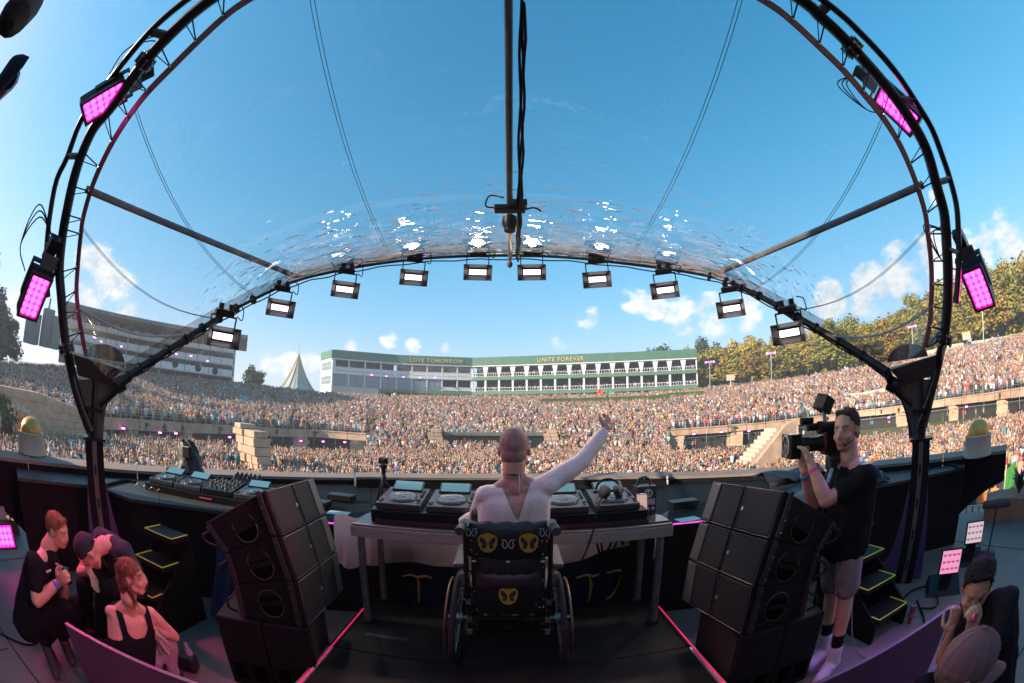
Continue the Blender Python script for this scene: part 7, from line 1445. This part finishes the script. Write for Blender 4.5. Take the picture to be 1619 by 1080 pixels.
band(wrl.lerp(ell_, .12), wrl - ell_, .031, mat('blue_band')); B().lathe([(.02, -.006), (.02, .006)], wrl + V((-.03, .0, .09)), 12, rot=Matrix.Rotation(1.2, 3, 'X')).obj('red_lid', mat('red_lid', (.45, .04, .1), .4), T)
for s_ in (-1, 1): pass

# ---- person in the cap at the bottom edge
T = thing('person', 'person in a plum coloured cap seen from above at the bottom right', 'person', V((1.05, .32, FZ)))
hc = atr(1528, 1062, 1.10); Ph, M, L = head_prims(hc, (.55, -.80, -.12), (.0, .1, 1), 1.0)
nk = hc - V((0, .02, .14)); shl, shr = nk + V((.17, .08, -.10)), nk + V((-.15, -.10, -.10)); hl, hr = V((1.12, .42, .15)), V((.95, .28, .15))
kl_, kr_ = V((1.4, .15, .2)), V((1.2, 0, .2)); al_, ar_ = V((1.35, .2, FZ + .09)), V((1.15, .05, FZ + .09)); ell_, elr = shl + V((.06, -.02, -.26)), shr + V((-.02, -.06, -.26)); wrl, wrr = ell_ + V((.1, -.15, .02)), elr + V((.1, -.15, .02))
blob(Ph + [Cp(hc - V((0, 0, .06)), nk, .06)] + torso(shl, shr, hl, hr, 1.0, nk) + arm(shl, ell_, wrl) + arm(shr, elr, wrr) + leg(hl, kl_, al_) + leg(hr, kr_, ar_) + hand_prims(wrl, (.5, -.8, 0), (0, 0, -1), .5) + hand_prims(wrr, (.5, -.8, 0), (0, 0, -1), .5, thumb=-1), 'body', skinmats(SKIN), T, .006, 3, tags=FT)
blob(grow(torso(shl, shr, hl, hr, 1.0), .013) + [Cp(shl, shl.lerp(ell_, .6), .068), Cp(shr, shr.lerp(elr, .6), .068)], 'shirt', NAVYT, T, .009, 3, wrinkle=.01, wscale=11); blob(grow(leg(hl, kl_, al_) + leg(hr, kr_, ar_) + [Cp(hl, hr, .105)], .012), 'trousers', JEANS, T, .01, 3)
CAPM = mat('plum_cap', (.15, .065, .075), .85, var=.15, vscale=14, bump=.25, bscale=300)
blob([El(L(0, -.014, .040), (.085, .104, .085), M), El(L(0, -.014, .025), (.0855, .1045, .05), M)], 'cap', CAPM, T, .004, 3)
rows = [[L((-.08 + .16 * i / 12) * (1 - .1 * j / 6), .075 + .07 * j / 6 * (1 - (abs(i / 6 - 1)) ** 2.2 * .55) - .02 * abs(i / 6 - 1) ** 2 * 1.5, .030 - .012 * j / 6 - .022 * (abs(i / 6 - 1)) ** 2) for i in range(13)] for j in range(7)]
B().slab(rows, (0, 0, -.004)).obj('cap_brim', CAPM, T)
bb = B()
for k in range(6): a = math.pi * k / 6; bb.tube([L(.086 * math.cos(a) * math.sin(t_), -.014 + .105 * math.sin(a) * math.sin(t_), .040 + .0865 * math.cos(t_)) for t_ in [-math.pi / 2 + math.pi * j / 16 for j in range(17)]], .0007, 4)
stuff(bb.obj('cap_seams', mat('plum_seam', (.12, .05, .06), .9), T)); B().ell(L(0, -.014, .127), (.008, .008, .004), n=8, m=5).obj('cap_button', CAPM, T)
blob([El(L(0, -.02, .0), (.078, .097, .05), M)], 'hair', HAIRM('short_brown', (.09, .06, .045)), T, .005, 2)

# ================================================================== NEAREST PEOPLE OF THE CROWD, one by one
SHIRT = mat('spectator_shirt', (.5, .5, .5), .85, objcol=True); TRO = mat('spectator_trousers', (.05, .055, .08), .85)
SKS = [mat('spectator_skin', (.52, .30, .20), .6), mat('spectator_skin_tan', (.42, .24, .15), .6)]; HRS = [mat('spectator_hair', (.06, .035, .02), .8), mat('spectator_fair_hair', (.28, .18, .08), .8), mat('spectator_cap', (.55, .53, .5), .8)]
def spectator(i):
    up_ = i % 4; sh = 1.38; P_ = [El((0, 0, 1.60), (.085, .10, .125)), El((0, -.02, 1.645), (.095, .105, .095), tag='h'), Cp((0, 0, 1.48), (0, 0, 1.40), .055)]
    P_ += [Cp((-.13, 0, 1.33), (-.10, 0, 1.02), .095, .095, 't'), Cp((.13, 0, 1.33), (.10, 0, 1.02), .095, .095, 't'), Cp((-.17, 0, sh), (.17, 0, sh), .062, .062, 't'), Cp((0, 0, 1.30), (0, 0, 1.0), .11, .12, 't'), Cp((-.09, 0, .93), (.09, 0, .93), .115, .115, 'p')]
    for s_ in (-1, 1):
        P_ += [Cp((s_ * .09, 0, .9), (s_ * .10, .02, .48), .085, .06, 'p'), Cp((s_ * .10, .02, .48), (s_ * .10, 0, .06), .058, .042, 'p'), Cp((s_ * .10, 0, .04), (s_ * .10, .13, .03), .045, .035, 'p')]
        raised = (up_ == 1) or (up_ == 2 and s_ == 1)
        el = V((s_ * .30, .10, 1.50)) if raised else (V((s_ * .27, .03, 1.10)) if up_ != 3 else V((s_ * .25, .12, 1.12))); wr = V((s_ * .24, .18, 1.78)) if raised else (V((s_ * .27, .12, .86)) if up_ != 3 else V((s_ * .07, .28, 1.28)))
        sp_ = V((s_ * .19, 0, 1.37)); P_ += [Cp(sp_, sp_.lerp(el, .55), .058, .054, 't'), Cp(sp_.lerp(el, .5), el, .046, .040), Cp(el, wr, .040, .03), El(wr + (wr - el).normalized() * .06, (.04, .04, .06))]
    return blob(P_, 'body', [SKS[i % 2], HRS[i % 3], SHIRT, TRO], None, .03, 2, tags={'s': 0, 'h': 1, 't': 2, 'p': 3}, local=True, target_mesh=True)
SPEC = [spectator(i) for i in range(12)]
CN = [('white', (.74, .73, .70)), ('black', (.02, .02, .025)), ('blue', (.06, .14, .36)), ('red', (.48, .05, .04)), ('orange', (.62, .22, .05)), ('yellow', (.66, .47, .06)), ('green', (.08, .26, .10)), ('grey', (.33, .34, .36)), ('light blue', (.30, .46, .56)), ('pink', (.6, .33, .37))]
CW = [.26, .24, .1, .07, .07, .05, .05, .08, .05, .03]; rp = random.Random(21)
POSE = ['with arms down', 'with both arms up', 'with one arm up', 'with folded hands']; HN = ['dark haired', 'fair haired', 'pale capped']
def sector(a): return 'left of the left speakers' if a < -33 else 'above the left speakers' if a < -20 else 'just left of the seated person' if a < 0 else 'just right of the seated person' if a < 18 else 'above the right speakers' if a < 33 else 'behind the cameraman'
def place_person(a, R, lab, grp):
    p = pol(a, R, ground_z(a, R)); k = rp.choices(range(10), CW)[0]; si = rp.randrange(12); o = bpy.data.objects.new('person', SPEC[si]); COL.objects.link(o); o.location = p; o.rotation_euler = (0, 0, math.atan2(p.x, -p.y) + math.pi + rp.gauss(0, .3)); o.scale = (rp.uniform(.93, 1.07),) * 3; o.color = (*CN[k][1], 1)
    lb = lab % (HN[si % 3], CN[k][0], POSE[si % 4]); tag(o, lb, 'person', lb)
for a, R in first: place_person(a, R, '%s spectator, %s top, %s, ' + sector(a), '')
for a, R in gap:
    if a < 0: place_person(a, R, '%s spectator, %s top, %s, in the left edge gap', '')
    else: place_person(a, R, '%s spectator, %s top, %s, behind the right barrier', '')
# ================================================================== AIR
hz = B().box((0, 0, 15.6), (700, 700, 46.8)).obj('haze', mat('haze'), smooth=False); tag(hz, kind='stuff')
m = MATS['haze']; m.node_tree.nodes.clear(); o_ = NN(m.node_tree, 'ShaderNodeOutputMaterial'); vv = NN(m.node_tree, 'ShaderNodeVolumePrincipled'); vv.inputs['Density'].default_value = HAZE = .0010; vv.inputs['Color'].default_value = (.9, .93, .97, 1); vv.inputs['Anisotropy'].default_value = .25; m.node_tree.links.new(vv.outputs[0], o_.inputs['Volume'])
